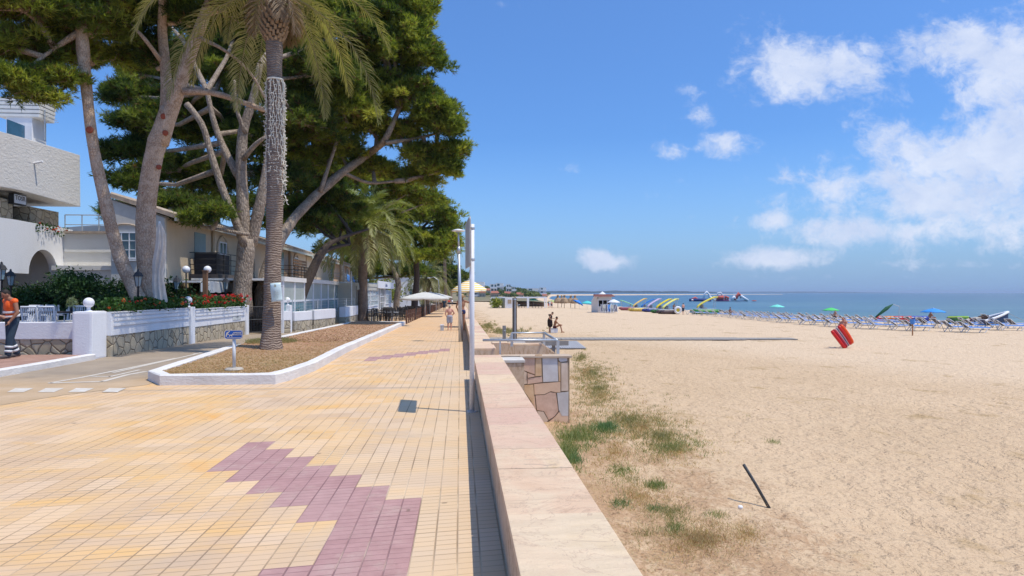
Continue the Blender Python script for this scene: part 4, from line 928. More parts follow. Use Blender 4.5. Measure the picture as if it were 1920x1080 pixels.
pine('dense dark background pine filling the gap behind the garden trunks above the hotel roof',
     [[(395, 590, 49, 16), (400, 480, 49, 13), (410, 380, 49, 11), (420, 250, 49, 8)]],
     blobs_px([(330, 140, 50, 60, 40, 1.0), (400, 100, 50, 70, 50, 1.3), (470, 180, 50, 70, 50, 1.3), (400, 230, 50, 80, 50, 1.3), (310, 250, 50, 60, 40, 1.0), (480, 300, 50, 70, 45, 1.1), (390, 320, 50, 80, 30, 1.1), (540, 200, 50, 60, 50, 1.1), (560, 330, 50, 50, 35, .8), (470, 60, 50, 70, 50, 1.1), (540, 90, 50, 60, 50, 1.0), (300, 335, 49, 40, 18, .5), (330, 372, 48, 55, 12, .5), (400, 385, 48, 50, 12, .45), (480, 385, 48, 50, 18, .6), (270, 350, 47, 35, 12, .35), (530, 420, 48, 45, 16, .5),
               (600, 330, 50, 40, 26, .6), (610, 240, 50, 50, 40, .9), (620, 370, 50, 40, 22, .6), (560, 385, 50, 40, 20, .5)]),
     P(395, 590, 49), 59, sprays=30, tufts=34, P4=DG, bark=PINED, L=.26, w=.022, spray_r=.7, fr=.3, r0=.08)
pine('mid green pine clump closing the view between the leaning trunk and the shorter palm',
     [[(640, 596, 62, 9), (642, 520, 62, 8), (640, 440, 62, 6)]],
     blobs_px([(620, 350, 63, 45, 30, .8), (670, 330, 63, 50, 34, 1.0), (720, 350, 63, 45, 30, .9), (760, 365, 63, 40, 26, .7), (640, 400, 63, 55, 28, 1.0), (700, 410, 63, 50, 26, .9), (600, 430, 63, 40, 20, .6), (640, 465, 63, 40, 16, .5), (800, 380, 64, 30, 22, .5)]),
     P(640, 596, 62), 71, sprays=34, tufts=30, P4=PG*.85, bark=PINED, L=.30, w=.028, spray_r=.75, fr=.3, r0=.08)
# ---- palms
def frond_verts(rg, base, az, el, L, droop, lw, n=46, seg=12, col=None, twist=0.0, leaflen=.5):
    d = np.array([math.cos(az)*math.cos(el), math.sin(az)*math.cos(el), math.sin(el)]); p = np.array(base, float); pts = [p.copy()]; ds = []
    for i in range(seg):
        d = d + np.array([0, 0, -droop*(i+1)/seg]); d = d/np.linalg.norm(d); p = p + d*L/seg; pts.append(p.copy()); ds.append(d.copy())
    pts = np.array(pts); ds = np.array(ds+[ds[-1]]); T = []; C_ = []
    side = np.array([-math.sin(az), math.cos(az), 0.])
    for k in range(n):
        f = (k+1.5)/(n+1.5); q = f*seg; i = min(seg-1, int(q)); fr = q-i; c = pts[i]*(1-fr)+pts[i+1]*fr; dd = ds[i]; up = np.cross(side, dd)*-1
        if up[2] < 0: up = -up
        ll = leaflen*(math.sin(math.pi*min(1, f*.86+.12))**.6)*rg.uniform(.85, 1.15)
        for sgn in (-1, 1):
            v = dd*(.55+.5*f) + side*sgn*(1.0-.35*f) + up*rg.uniform(.05, .45) + rg.normal(0, .07, 3); v /= np.linalg.norm(v)
            v2 = v + np.array([0, 0, -.55*rg.uniform(.6, 1.3)]); v2 /= np.linalg.norm(v2)
            wv = np.cross(v, up)*lw; a = c; b = c+v*ll*.5; e = b+v2*ll*.5
            T += [a-wv*.4, a+wv*.4, b+wv, b-wv, b-wv, b+wv, e+wv*.12, e-wv*.12]
            cc = col*rg.uniform(.8, 1.2); C_ += [cc, cc]
    return pts, T, C_
def palm(label, base, hgt_z, crown, Lf, nf, trunk_px, seed, dead=8, prune=False, skirt=True, lw=.016, group=None, n=46, boots=True, trunk_mat=PALMB, col1=(.13, .155, .045), top_el=80, leaflen=.5, low=-35):
    t = thing('palm_tree', label, 'palm tree', tuple(base), group=group); rg = np.random.default_rng(seed)
    m = MB(); path = trunk_tube(m, trunk_px, 16, .18, seed); m.build('trunk', trunk_mat, t, smooth=True); cr = Vector(crown)
    T = []; C_ = []; rr = MB(); ga = 2.39996
    for i in range(nf):
        f = (i+.5)/nf; el = R(top_el-(top_el-low)*f**.85+rg.uniform(-7, 7)); az = i*ga+rg.uniform(-.2, .2); L_ = Lf*rg.uniform(.85, 1.08)*(.75+.25*min(1, f*2.5))
        if prune and el < R(52):
            tc_ = Vector((-crown[0], -crown[1], 0)).normalized(); dv = math.cos(az)*tc_.x+math.sin(az)*tc_.y
            if dv > .40 and el < R(48): continue
            if dv > .05 and el < R(12): continue
        cc = np.array(col1)*(1+.5*f)*np.array([1+.35*f, 1, 1]) if f < .75 else np.array([.30, .29, .13])*rg.uniform(.7, 1.1)
        pts, a, c = frond_verts(rg, cr+Vector((math.cos(az), math.sin(az), 0))*.18, az, el, L_, .26+.18*f, lw, n=n, col=cc, leaflen=leaflen); T += a; C_ += c
        rr.tube([Vector(p) for p in pts[::2]], [.028*(1-.8*k/6) for k in range(len(pts[::2]))], 4, cap=False)
    fast_mesh('fronds', np.array(T), None, 4, np.array(C_), FROND, t); rr.build('frond_stalks', simple('frond_stalk_%d' % seed, (.30, .27, .12), (.24, .20, .09), 5, .7), t, fix=False, smooth=True)
    if dead:
        T = []; C_ = []
        for i in range(dead):
            az = i*ga+1; pts, a, c = frond_verts(rg, cr+Vector((math.cos(az), math.sin(az), -.3))*.30, az, R(-38), Lf*.30*rg.uniform(.7, 1.2), .75, lw*.8, n=30, col=np.array([.30, .19, .10])*rg.uniform(.7, 1.1), leaflen=leaflen*.8); T += a; C_ += c
        fast_mesh('dead_fronds', np.array(T), None, 4, np.array(C_), FROND, t)
    return t, path
t, path1 = palm('tall date palm in the planting bed with string lights and a notice on its trunk', (PALM1.x, PALM1.y, .1), 0, P(514, -20, 19.6), 4.9, 36,
     [(508, 664, 19.3, 40), (508, 645, 19.3, 36), (511, 560, 19.35, 31), (513, 450, 19.4, 30), (516, 330, 19.45, 30), (517, 230, 19.5, 29), (515, 150, 19.55, 27), (514, 95, 19.6, 30), (513, 20, 19.6, 30)], 5, dead=9, prune=True, lw=.019, n=64, leaflen=.68, low=-14, top_el=72, col1=(.20, .22, .08))
# cut frond bases on the head of the big palm
m = MB(); rb = random.Random(8); c0 = P(514, 48, 19.6)
for i in range(150):
    f = i/150; az = i*2.39996; z = -.55+1.15*f; r = .20+.16*math.sin(math.pi*min(1, f*1.15))**.8; d = Vector((math.cos(az), math.sin(az), 0)); c = c0+d*r+Vector((0, 0, z)); up = (Vector((0, 0, 1))+d*.55).normalized()
    sd = Vector((-d.y, d.x, 0)); w_ = rb.uniform(.035, .055); h = rb.uniform(.10, .17)
    m.prism([c-sd*w_, c+sd*w_, c+sd*w_*.7+up*h, c-sd*w_*.7+up*h], d*-.07)
m.build('frond_bases', simple('cut_frond_base', (.40, .29, .18), (.24, .16, .10), 7, .9, bump=.5), t)
palm('shorter palm with full green fountain crown at the end of the planting bed', (PALM2.x, PALM2.y, gz(PALM2.y)), 0, P(684, 428, 46), 4.6, 56,
     [(680, 614, 46, 24), (680, 595, 46, 20), (680, 540, 46, 17), (681, 480, 46, 17), (683, 440, 46, 20), (684, 426, 46, 22)], 6, dead=7, lw=.03, n=44, top_el=86, leaflen=.78, col1=(.17, .21, .055), low=-30)
palm('bushy old palm with arching pale fronds behind the terrace parasols', tuple(P(798, 575, 100)), 0, P(800, 518, 100), 5.2, 46, [(798, 582, 100, 14), (799, 545, 100, 14), (800, 516, 100, 14)], 7, dead=14, lw=.05, n=30, leaflen=.9, col1=(.14, .16, .06), low=-40)
palm('palm crown showing among the pines right of the terrace tree', tuple(P(835, 575, 120)), 0, P(832, 455, 120), 4.6, 36, [(836, 575, 120, 6), (834, 500, 120, 6), (832, 455, 120, 6)], 9, dead=4, lw=.06, n=26, leaflen=.9)

# icicle lights hanging round the palm
rl = random.Random(4); ax_top = P(516, 150, 19.5)
t = thing('string_lights', 'white icicle string lights hanging around the tall palm trunk', 'string lights', tuple(ax_top))
LW = simple('white_cable', (.80, .76, .66), (.70, .66, .56), 9, .5)
for k in range(17):
    m = MB(); a = (-math.pi*.62+math.pi*1.0*k/13) if k < 13 else (math.pi+.25*(k-15)); r = .225; d = Vector((math.cos(a), math.sin(a), 0)); Ls = rl.uniform(2.6, 3.55)
    pts = [ax_top+d*r*.9]; z = 0; p = ax_top+d*r
    while z < Ls:
        z += .11; fl = 1+1.6*max(0, z-2.4); pts.append(Vector((p.x+d.x*.05*rl.random()+rl.uniform(-.035, .035)*fl, p.y+d.y*.03*rl.random()+rl.uniform(-.03, .03), ax_top.z-z)))
    m.tube(pts, .009, 4, cap=False)
    for q in pts[1:]:
        for _ in range(2): e = q+Vector((d.x+rl.uniform(-1, 1), d.y+rl.uniform(-1, 1), rl.uniform(-.8, .3))).normalized()*.05; m.tube([q, e], [.005, .009], 4)
    m.build('light_strand', LW, t, fix=False)
m = MB(); m.tube([ax_top+Vector((math.cos(2*math.pi*i/24), math.sin(2*math.pi*i/24), 0))*.215 for i in range(25)], .025, 6); m.build('top_cable', LW, t, fix=False)
# notice tied to the palm
c = P(517, 548, 18.95); t = thing('notice', 'laminated paper notice tied around the tall palm trunk', 'notice', tuple(c))
M_ = Matrix.Translation(c) @ Matrix.Rotation(R(-5), 4, 'Y'); m = MB()
def pg(u_, v_): x = (u_-.5)*.30; z = (v_-.5)*.52; return M_ @ Vector((x, .05*(x/.15)**2+.012*math.sin(v_*7), z))
m.grid(pg, 8, 8); sheet = m.build('sheet', simple('laminated_paper', (.62, .74, .74), (.55, .68, .70), 2, .25), t, smooth=True, fix=False)
so = sheet.modifiers.new('thick', 'SOLIDIFY'); so.thickness = .004
m = MB(); rr_ = random.Random(2)
for i in range(17):
    z = .09-.018*i; x0 = -.09; x1 = .09-rr_.random()*.06; n_ = 8
    for j in range(n_):
        if rr_.random() < .82:
            a = x0+(x1-x0)*j/n_; b_ = a+(x1-x0)/n_*.8; f = lambda x: M_ @ Vector((x, .05*(x/.15)**2-.008, z)); m.quad(f(a), f(b_), f(b_)+Vector((0, 0, .006)), f(a)+Vector((0, 0, .006)))
m.prism([M_ @ Vector((x, -.010, z)) for x, z in ((-.03, .15), (.03, .15), (.022, .20), (0, .235), (-.022, .20))], (0, -.001, 0)); m.build('printed_lines', simple('faded_print', (.42, .40, .28), (.35, .42, .38), 30, .5), t, fix=False)
m = MB()
ring = [P(512, 548, 19.35)+Vector((math.cos(a)*.27, math.sin(a)*.30, .16)) for a in [2*math.pi*i/20 for i in range(21)]]; m.tube(ring, .004, 4, cap=False); m.build('wire', BLACK, t)
# ================================================================ GARDEN WALLS
def finial(parent, x, y, z, r=.135):
    m = MB(); m.lathe([(.09, 0), (.09, .02), (.045, .05), (.04, .09), (.055, .11), (.03, .12)], (x, y, z), 14); m.ball((x, y, z+.11+r*.95), r, 16, 12); m.build('globe_finial', WHITE, parent, smooth=True)
# wall facing the side street
t = thing('garden_wall', 'low wall of rough white render over brown rubble stone behind the worker', 'wall', (-20, 18.95, .1))
m = MB(); m.bx(-40, -10.05, 18.95, 19.25, 0, .52); m.build('stone_base', STONE, t)
m = MB(); m.bx(-40, -10.05, 18.92, 19.28, .52, .97); m.build('white_band', WHITE, t, bevel=.02)
t = thing('gate_pier', 'broad white rendered corner pier with globe finial where the garden wall turns', 'pillar', (-9.9, 18.8, 0))
m = MB(); m.bx(-10.1, -9.6, 18.62, 19.4, -.02, 1.26); o = m.build('pier', WHITE, t, bevel=.06); finial(t, -9.85, 18.95, 1.25)
def flank_wall(y0, y1, label, panel=True, h=1.22):
    t = thing('garden_wall', label, 'wall', (-9.6, (y0+y1)/2, gz(y0)))
    zb = gz((y0+y1)/2)
    m = MB(); m.bx(-9.80, -9.50, y0, y1, zb-.1, zb+.60); m.build('stone_base', STONE, t)
    m = MB(); m.bx(-9.82, -9.48, y0, y1, zb+.60, zb+h); m.build('white_band', WHITE, t, bevel=.012)
    m = MB(); m.bx(-9.48, -9.445, y0+.12, y1-.12, zb+.86, zb+.93); m.bx(-9.48, -9.445, y0+.12, y1-.12, zb+1.0, zb+1.07); m.bx(-9.48, -9.445, y0+.12, y1-.12, zb+1.12, zb+1.18); m.build('slat_trim', WHITE, t)
    m = MB(); m.bx(-9.86, -9.44, y0, y1, zb+h, zb+h+.03); m.build('wall_cap', WHITE, t, bevel=.01)
    return t
flank_wall(19.37, 24.75, 'long white slatted garden wall section over crazy stone, nearer one below the flowers')
tw = flank_wall(25.15, 31.0, 'white slatted garden wall section over crazy stone with a painted tile plaque, farther one')
m = MB(); m.bx(-9.478, -9.46, 29.3, 30.35, .60, .88); pl = m.build('tile_plaque', simple('plaque', (.66, .68, .66), (.52, .55, .54), 9, .4), tw, bevel=.004)
flat_txt('CASA', .17, Matrix.Translation((-9.455, 29.83, .75)) @ Matrix.Rotation(R(90), 4, 'Z') @ RX, simple('plaque_grey', (.36, .38, .40)), pl, bold=.003)
for i, (y, x) in enumerate(((24.95, -9.6), (31.2, -9.6), (33.0, -8.15))):
    t = thing('gate_pier', ['slim white pier with globe finial between the two flower troughs', 'slim white pier with globe finial at the near side of the iron gate', 'slim white pier with globe finial past the tall palm beyond the gate'][i], 'pillar', (x, y, gz(y)))
    m = MB(); m.bx(x-.17, x+.17, y-.2, y+.2, gz(y)-.05, gz(y)+1.30); m.build('pier', WHITE, t, bevel=.02); finial(t, x, y, gz(y)+1.30)
t = thing('garden_gate', 'black wrought iron gate standing between the white piers', 'gate', (-9.2, 31.6, -.1))
a, b_ = Vector((-9.38, 31.35, -.1)), Vector((-8.85, 31.75, -.1)); d = b_-a
for i in range(11): p = a+d*(i/10)*1.0; m = MB(); m.tube([p+Vector((0, 0, .08)), p+Vector((0, 0, 1.22))], .011, 6); m.build('bar', BLACK, t)
m = MB(); [m.tube([a+Vector((0, 0, z)), b_+Vector((0, 0, z))], .018, 6) for z in (.08, .65, 1.22)]; m.build('frame', BLACK, t)
t = thing('gate_post', 'thin rough white post hinging the iron gate left of the palm', 'post', (-8.75, 31.85, -.1))
m = MB(); m.box((-8.75, 31.85, .5), (.16, .16, 1.35), rz=.6); m.build('post', WHITE, t, bevel=.02); m = MB(); m.box((-8.75, 31.85, 1.19), (.2, .2, .04), rz=.6); m.build('cap', WHITE, t)
t = thing('garden_wall', 'short white topped stone wall right of the tall palm before the veranda', 'wall', (-8.3, 32.5, -.1))
c = Vector((-8.4, 32.35, 0)); m = MB(); m.box((-8.43, 32.4, .12), (.5, 1.0, .7), rz=R(-40)); m.build('stone_base', STONE, t); m = MB(); m.box((-8.43, 32.4, .68), (.54, 1.02, .42), rz=R(-40)); m.build('white_band', WHITE, t, bevel=.02)

# flowers
def flower_trough(y0, y1, label, seed, x=-9.72, z=1.24, red=.5, h=.30, orange=.2):
    rg = np.random.default_rng(seed); n = int((y1-y0)*620)
    ct = np.stack([x+rg.normal(0, .17, n), rg.uniform(y0, y1, n), z+gz((y0+y1)/2)+rg.random(n)**.8*h], 1); ct[:, 2] += .07*np.sin(ct[:, 1]*3.1+seed)+.04*np.sin(ct[:, 1]*7)
    d1 = nrm(rg.normal(0, 1, (n, 3))); d2 = nrm(np.cross(d1, rg.normal(0, 1, (n, 3)))); s = rg.uniform(.035, .065, (n, 1))
    q = np.stack([ct-d1*s, ct+d2*s*.8, ct+d1*s, ct-d2*s*.8], 1).reshape(-1, 3)
    col = pal(rg, n, np.array([[.02, .05, .012], [.035, .085, .02], [.06, .13, .03], [.09, .17, .05]])); 
    t = thing('geranium_row', label, 'flowers', (x, y0, z)); fast_mesh('leaves', q, None, 4, col, LEAF, t)
    nf = int((y1-y0)*11*red); V = []; C_ = []
    for i in range(nf):
        c = np.array([x+.10+rg.normal(0, .15), rg.uniform(y0, y1), z+gz(y0)+h*rg.uniform(.35, 1.15)]); col = np.array([.62, .035, .03]) if rg.random() > orange else np.array([.75, .16, .05])
        if rg.random() < .12: col = np.array([.65, .12, .22])
        k = 26; o_ = nrm(rg.normal(0, 1, (k, 3))); r = rg.uniform(.045, .08); p = c+o_*r*rg.uniform(.5, 1, (k, 1)); e1 = nrm(np.cross(o_, rg.normal(0, 1, (k, 3)))); e2 = np.cross(o_, e1); s = .022
        V.append(np.stack([p-e1*s, p-e2*s, p+e1*s, p+e2*s], 1).reshape(-1, 3)); C_.append(np.tile(col, (k, 1))*rg.uniform(.7, 1.2, (k, 1)))
    fast_mesh('blossoms', np.concatenate(V), None, 4, np.concatenate(C_), FLOWER, t); return t
flower_trough(19.4, 24.7, 'row of orange red geraniums growing along the nearer garden wall', 3, red=.6, orange=.6)
flower_trough(25.2, 31.0, 'dense row of bright red geraniums growing along the farther garden wall', 4, red=2.2, h=.42, orange=.12)

# ================================================================ BUILDINGS
def window(parent, c, w, h, depth_axis='x', frame=LWHITE, glass=GLASS, nx=2, nz=2, sgn=1):
    """window lying in a wall whose outward normal is +x (or -y)"""
    m = MB(); c = Vector(c)
    def B(m, u0, u1, z0, z1, d0, d1):
        if depth_axis == 'x': m.bx(c.x+d0*sgn, c.x+d1*sgn, c.y+u0, c.y+u1, c.z+z0, c.z+z1)
        else: m.bx(c.x+u0, c.x+u1, c.y-d0*sgn, c.y-d1*sgn, c.z+z0, c.z+z1)
    f = .06
    B(m, -w/2, w/2, h/2-f, h/2, -.02, .05); B(m, -w/2, w/2, -h/2, -h/2+f, -.02, .05); B(m, -w/2, -w/2+f, -h/2+f, h/2-f, -.02, .05); B(m, w/2-f, w/2, -h/2+f, h/2-f, -.02, .05)
    for i in range(1, nx): u_ = -w/2+w*i/nx; B(m, u_-.02, u_+.02, -h/2+f, h/2-f, -.01, .04)
    for i in range(1, nz): z_ = -h/2+h*i/nz; B(m, -w/2+f, w/2-f, z_-.015, z_+.015, -.012, .035)
    fo = m.build('window', frame, parent); g_ = MB(); B(g_, -w/2+f*.5, w/2-f*.5, -h/2+f*.5, h/2-f*.5, -.04, .004); g_.build('pane', glass, fo); return fo
# ---- building A: white villa on the left
XA = -18.0
def a(px, py): return AX(px, py, XA)
t = thing('villa', 'white rough rendered villa with arched porch, stone upper recess and flat chimney at the left', 'building', (-21, 29, 0))
ya = lambda px: a(px, 500).y
m = MB(); top = [(-260, 163), (0, 246), (50, 260), (150, 291), (151, 388), (40, 357), (0, 350), (-260, 290)]
m.prism([a(*q) for q in top], (-6.5, 0, 0)); m.build('upper_wall', ROUGHW, t, bevel=.03)
m = MB(); m.bx(-18.62, -24, ya(-260), ya(53), 4.2, 5.6); m.bx(-18.62, -24, ya(84), ya(136), 4.2, 5.50); m.build('stone_wall', STONE, t)
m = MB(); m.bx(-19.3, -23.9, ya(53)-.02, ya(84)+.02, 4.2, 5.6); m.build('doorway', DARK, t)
# parapet block with the arch cut under it
arch = [a(-260, 425), a(0, 411), a(60, 417), a(136, 431), a(136, 560)]
N = 14; cy0, cy1 = ya(54), ya(108); zc = 2.62; r = (cy1-cy0)/2
pts = [Vector((XA, a(-260, 0).y, a(0, 411).z-.0)), Vector((XA, a(30, 0).y, a(30, 412).z)), Vector((XA, a(136, 0).y, a(136, 431).z)), Vector((XA, a(136, 0).y, 2.55)), Vector((XA, cy1, 2.55))]
pts += [Vector((XA, (cy0+cy1)/2+r*math.cos(math.pi*i/N), 2.6+1.02*math.sin(math.pi*i/N))) for i in range(N+1)]
pts += [Vector((XA, cy0, 2.55)), Vector((XA, a(-260, 0).y, 2.55))]
m = MB(); m.prism(pts, (-.35, 0, 0)); m.build('parapet', WHITE, t)
m = MB(); m.bx(-18.36, -24, ya(-260), ya(136), 3.9, 4.1); m.bx(-18.35, -24, ya(136)-.3, ya(136), 0, 4.3); m.build('floor_slab', GREYW, t)
m = MB(); m.bx(-18.5, -23.7, ya(136)-.34, ya(136)-.302, 0, 2.75); m.bx(-23.8, -24, ya(-260), ya(136), 0, 4.2); m.bx(-21, -21.1, ya(-60), ya(80), 0, 3.8); m.build('porch_back_shade', DARK, t)  # near-black panel and walls: the porch's deep shade put into the colour
m = MB(); m.bx(-20.6, -21.0, ya(90)+.6, ya(118)+1.2, 0, 3.8); m.build('stone_pier', STONE, t); m = MB(); m.bx(-18.05, -18.5, ya(-120), ya(6), 0, 2.52); m.build('porch_column', WHITE, t)
# chimney-like roof turret
c = AX(50, 260, -20.5); m = MB(); m.box((c.x, c.y, 8.7), (1.15, 1.1, 2.6)); m.build('chimney_stack', WHITE, t, bevel=.03)
m = MB()
for k in range(5): m.box((c.x, c.y, 10.02+.185*k), (1.85+.03*k, 1.2+.03*k, .165))
m.build('chimney_cap', CANOPYBOX, t, bevel=.03)
m = MB(); m.bx(c.x+.3, c.x+.34, c.y-1.9, c.y-.7, 8.2, 9.5); m.build('glass_screen', simple('blue_glass', (.05, .14, .24), (.04, .11, .18), 2, .15), t)
m = MB(); e = AX(84, 262, -19.5); m.tube([e, e+Vector((0, 0, 1.4))], .03, 6)
for k in range(6): m.tube([e+Vector((-.35, -.1+.12*k, 1.1-.02*k)), e+Vector((.35, -.1+.12*k, 1.25-.06*k))], .012, 4)
m.tube([e+Vector((0, -.2, 1.15)), e+Vector((0, .6, 1.1))], .015, 4); m.build('antenna', GALV, t, fix=False)
sg = AX(28, 374, -18.60); m = MB(); m.bx(-18.60, -18.40, sg.y-.42, sg.y+.42, sg.z-.22, sg.z+.22); lb_ = m.build('light_box', BLACK, t)
m = MB(); m.bx(-18.398, -18.385, sg.y-.38, sg.y+.38, sg.z-.18, sg.z+.18); m.build('sign_face', LWHITE, lb_)
flat_txt('TOSR', .26, Matrix.Translation((-18.38, sg.y, sg.z+.04)) @ Matrix.Rotation(R(90), 4, 'Z') @ RX, simple('sign_ink', (.18, .16, .15)), lb_, bold=.004)
m = MB(); sp = a(64, 306); m.tube([sp, sp+Vector((.35, .0, .08))], .05, 6); m.build('water_spout', WHITE, t)
flower_trough(a(66, 0).y, a(126, 0).y, 'red geraniums spilling over the villa balcony parapet', 12, x=-18.25, z=4.45, red=.9, h=.35)
# ---- low white terraces between the villa and the hotel
t = thing('terrace_block', 'low white terrace block with tiled ledge between villa and hotel', 'building', (-17.5, 33.5, 0))
m = MB(); y0 = 32.5; m.bx(-14.5, -26, y0, 37, 0, 4.45); m.bx(-14.5, -17.95, 31.6, y0-.002, 0, 2.9); m.build('wall', CANOPYBOX, t)
m = MB(); m.bx(-14.5, -17.9, y0-.18, y0+.1, 4.452, 4.55); m.build('ledge', TILE, t)
m = MB(); m.bx(-14.5, -17.95, 31.5, 31.598, 2.75, 2.95); m.bx(-14.5, -17.9, y0-.08, y0-.003, 3.6, 3.72); m.build('cornice', CANOPYBOX, t)
m = MB(); yy = [-18.2+i*.75 for i in range(6)]
for y in yy: m.tube([(y, 33, 4.45), (y, 33, 5.35)], .025, 5)
m.tube([(yy[0], 33, 5.35), (yy[-1], 33, 5.35)], .025, 5); m.tube([(yy[0], 33, 4.9), (yy[-1], 33, 4.9)], .02, 5); m.build('roof_railing', GALV, t, fix=False)
m = MB(); m.prism([(-14.9, 38, 4.4), (-24, 38, 4.4), (-24, 38, 5.0), (-19.5, 38, 5.35), (-14.9, 38, 5.2)], (0, 6, 0)); m.build('roof', CANOPYBOX, t)

# ---- hotel with balconies
XB = -12.5
def b(px, py): return AX(px, py, XB)
def hotel(y0, y1, label, zt=5.0, gable=True, wallm=CREAM, balc=(), zroof=.72):
    t = thing('hotel', label, 'building', (XB-2, y0, 0)); xr = XB-2.2
    m = MB(); m.prism([(XB, y0, -.8), (XB, y0, zt), (xr, y0, zt+zroof), (xr, y0, -.8)], (0, y1-y0, 0)); m.build('wall', wallm, t)
    m = MB(); o_ = .45; e0, e1 = y0-.3, y1+.3
    th = .16
    m.prism([(XB+o_, e0, zt-.09), (XB+o_, e0, zt-.09+th), (xr, e0, zt+zroof+.05+th), (xr, e0, zt+zroof+.05)], (0, e1-e0, 0))
    ro = m.build('roof', TILE, t)
    m = MB(); n = int((e1-e0)/.27)
    for i in range(n):
        y = e0+.13+i*.27; m.tube([(XB+o_+.04, y, zt+.09), (xr, y, zt+zroof+.23)], .075, 6, cap=True)
    m.build('ridge_tiles', simple('roof_tile_pale', (.60, .49, .38), (.36, .29, .23), 2.5, .85, bump=.5, bscale=20), ro, fix=False)
    m = MB(); m.bx(XB+o_-.02, XB+o_+.09, e0, e1, zt-.20, zt-.06); m.build('gutter', GREYW, t)
    for (py0, py1_, style) in balc:
        z0 = 2.62; dp = 1.3
        m = MB(); m.bx(XB, XB+dp, py0, py1_, z0-.22, z0); bo = m.build('balcony_slab', simple('dark_slab_%d' % int(py0), (.10, .085, .08)) if style == 'dark' else PINKW, t)
        m = MB(); k = int((py1_-py0)/.9)
        for i in range(k+1): y = py0+.05+(py1_-py0-.1)*i/k; m.tube([(XB+dp-.06, y, z0), (XB+dp-.06, y, z0+1.0)], .022, 5)
        for z in ((z0+1.0), z0+.72, z0+.45, z0+.2): m.tube([(XB+dp-.06, py0+.05, z), (XB+dp-.06, py1_-.05, z)], .018, 5); m.tube([(XB, py0+.05, z), (XB+dp-.06, py0+.05, z)], .018, 5)
        m.build('balcony_railing', BLACK if style != 'white' else GALV, bo, fix=False)
        if style == 'dark': m = MB(); m.bx(XB+.2, XB+dp-.1, py0+.08, py0+.11, z0, z0+.98); m.bx(XB+dp-.12, XB+dp-.1, py0+.1, py0+1.9, z0+.02, z0+.95); m.build('privacy_screen', simple('black_screen_%d' % int(py0), (.03, .03, .035)), bo)
        if style == 'louvre': m = MB(); [m.bx(XB+dp-.2, XB+dp-.16, py0+.2, py0+4.2, z0+.1+.2*i, z0+.25+.2*i) for i in range(7)]; m.build('timber_louvre', WOOD, bo, fix=False)
        yc_ = (py0+py1_)/2
        m = MB(); m.bx(XB+.004, XB+.03, py0+.6, py0+2.0, z0, z0+2.0); m.build('balcony_door', GLASSP, t); window(t, (XB+.02, py1_-1.4, z0+1.15), 1.1, 1.3, nx=2, nz=2)
        m = MB(); ar = [(py1_-1.4+.85*math.cos(math.pi*i/10), z0+1.25+.85*math.sin(math.pi*i/10)) for i in range(11)]
        for (ya_, za), (yb_, zb) in zip(ar, ar[1:]): m.tube([(XB+.04, ya_, za), (XB+.04, yb_, zb)], .05, 5)
        m.build('arch_moulding', wallm, t, fix=False); m = MB(); m.tube([(XB+.1, yc_, z0), (XB+.1, yc_, zt)], .11, 8); m.build('wall_pier', wallm, t)
    return t
H1 = hotel(30.2, 41.3, 'cream hotel wing with tiled roof and black railed balcony behind the forked pine', balc=[(32.6, 38.4, 'dark')])
m = MB(); m.prism([(XB-.01, 30.0, -.5), (XB-.01, 30.0, 4.93), (XB-2.19, 30.0, 5.68), (XB-2.19, 30.0, -.5)], (0, .19, 0)); m.build('gable_wall', simple('pale_grey_render', (.60, .58, .54), (.52, .50, .47), 3, .85), H1)
wc = Vector(((234-960)/1280*30.5, 0, 0)); pw = P(236, 460, 28.85); window(H1, (pw.x, 29.98, pw.z), .95, 1.15, 'y', nx=3, nz=3)
m = MB(); m.bx(pw.x-.5, pw.x+.5, 29.9, 30.0, pw.z-.66, pw.z-.6); m.build('window_sill', WHITE, H1); m = MB(); ar = [(pw.x+.62*math.cos(math.pi*i/10), pw.z+.6+.3*math.sin(math.pi*i/10)) for i in range(11)]
for (x_, z_), (x2, z2) in zip(ar, ar[1:]): m.tube([(x_, 29.96, z_), (x2, 29.96, z2)], .035, 5)
m.build('window_arch', TILE, H1, fix=False)
t = thing('satellite_dish', 'grey satellite dish on the cream hotel roof edge', 'satellite dish', tuple(b(372, 398)))
p = b(372, 412); m = MB(); m.tube([p-Vector((0, 0, .3)), p+Vector((0, 0, .25))], .03, 6); m.build('mast', GALV, t); m = MB(); m.lathe([(.001, 0), (.2, .02), (.38, .10), (.36, .10), (.001, .03)], n=16, M=Matrix.Translation(p+Vector((.05, 0, .45))) @ Matrix.Rotation(R(70), 4, 'Y')); m.build('dish', GALV, t, smooth=True)
hotel(41.6, 56.5, 'pink cream hotel wing with timber louvred balcony behind the leaning pine', zt=4.9, wallm=PINKW, balc=[(47.5, 54.5, 'louvre')])
H3 = hotel(56.8, 79, 'pale hotel wing with white balcony and blue towels at the far end of the row', zt=4.75, wallm=PINKW, balc=[(66.5, 78.0, 'white')])
for i, (y, c) in enumerate(((69, 'blue'), (72.5, 'blue'))):
    m = MB(); m.grid(lambda u_, v_: Vector((XB+1.28+.03*math.sin(u_*9), y+1.5*u_, 2.9+.65*v_+.05*math.sin(u_*6))), 8, 4); o = m.build('towel', BLUEF, smooth=True, fix=False); o.modifiers.new('thick', 'SOLIDIFY').thickness = .02
    tag(o, ['light blue towel draped over the white balcony rail, nearer one', 'light blue towel draped over the white balcony rail, farther one'][i], 'towel')
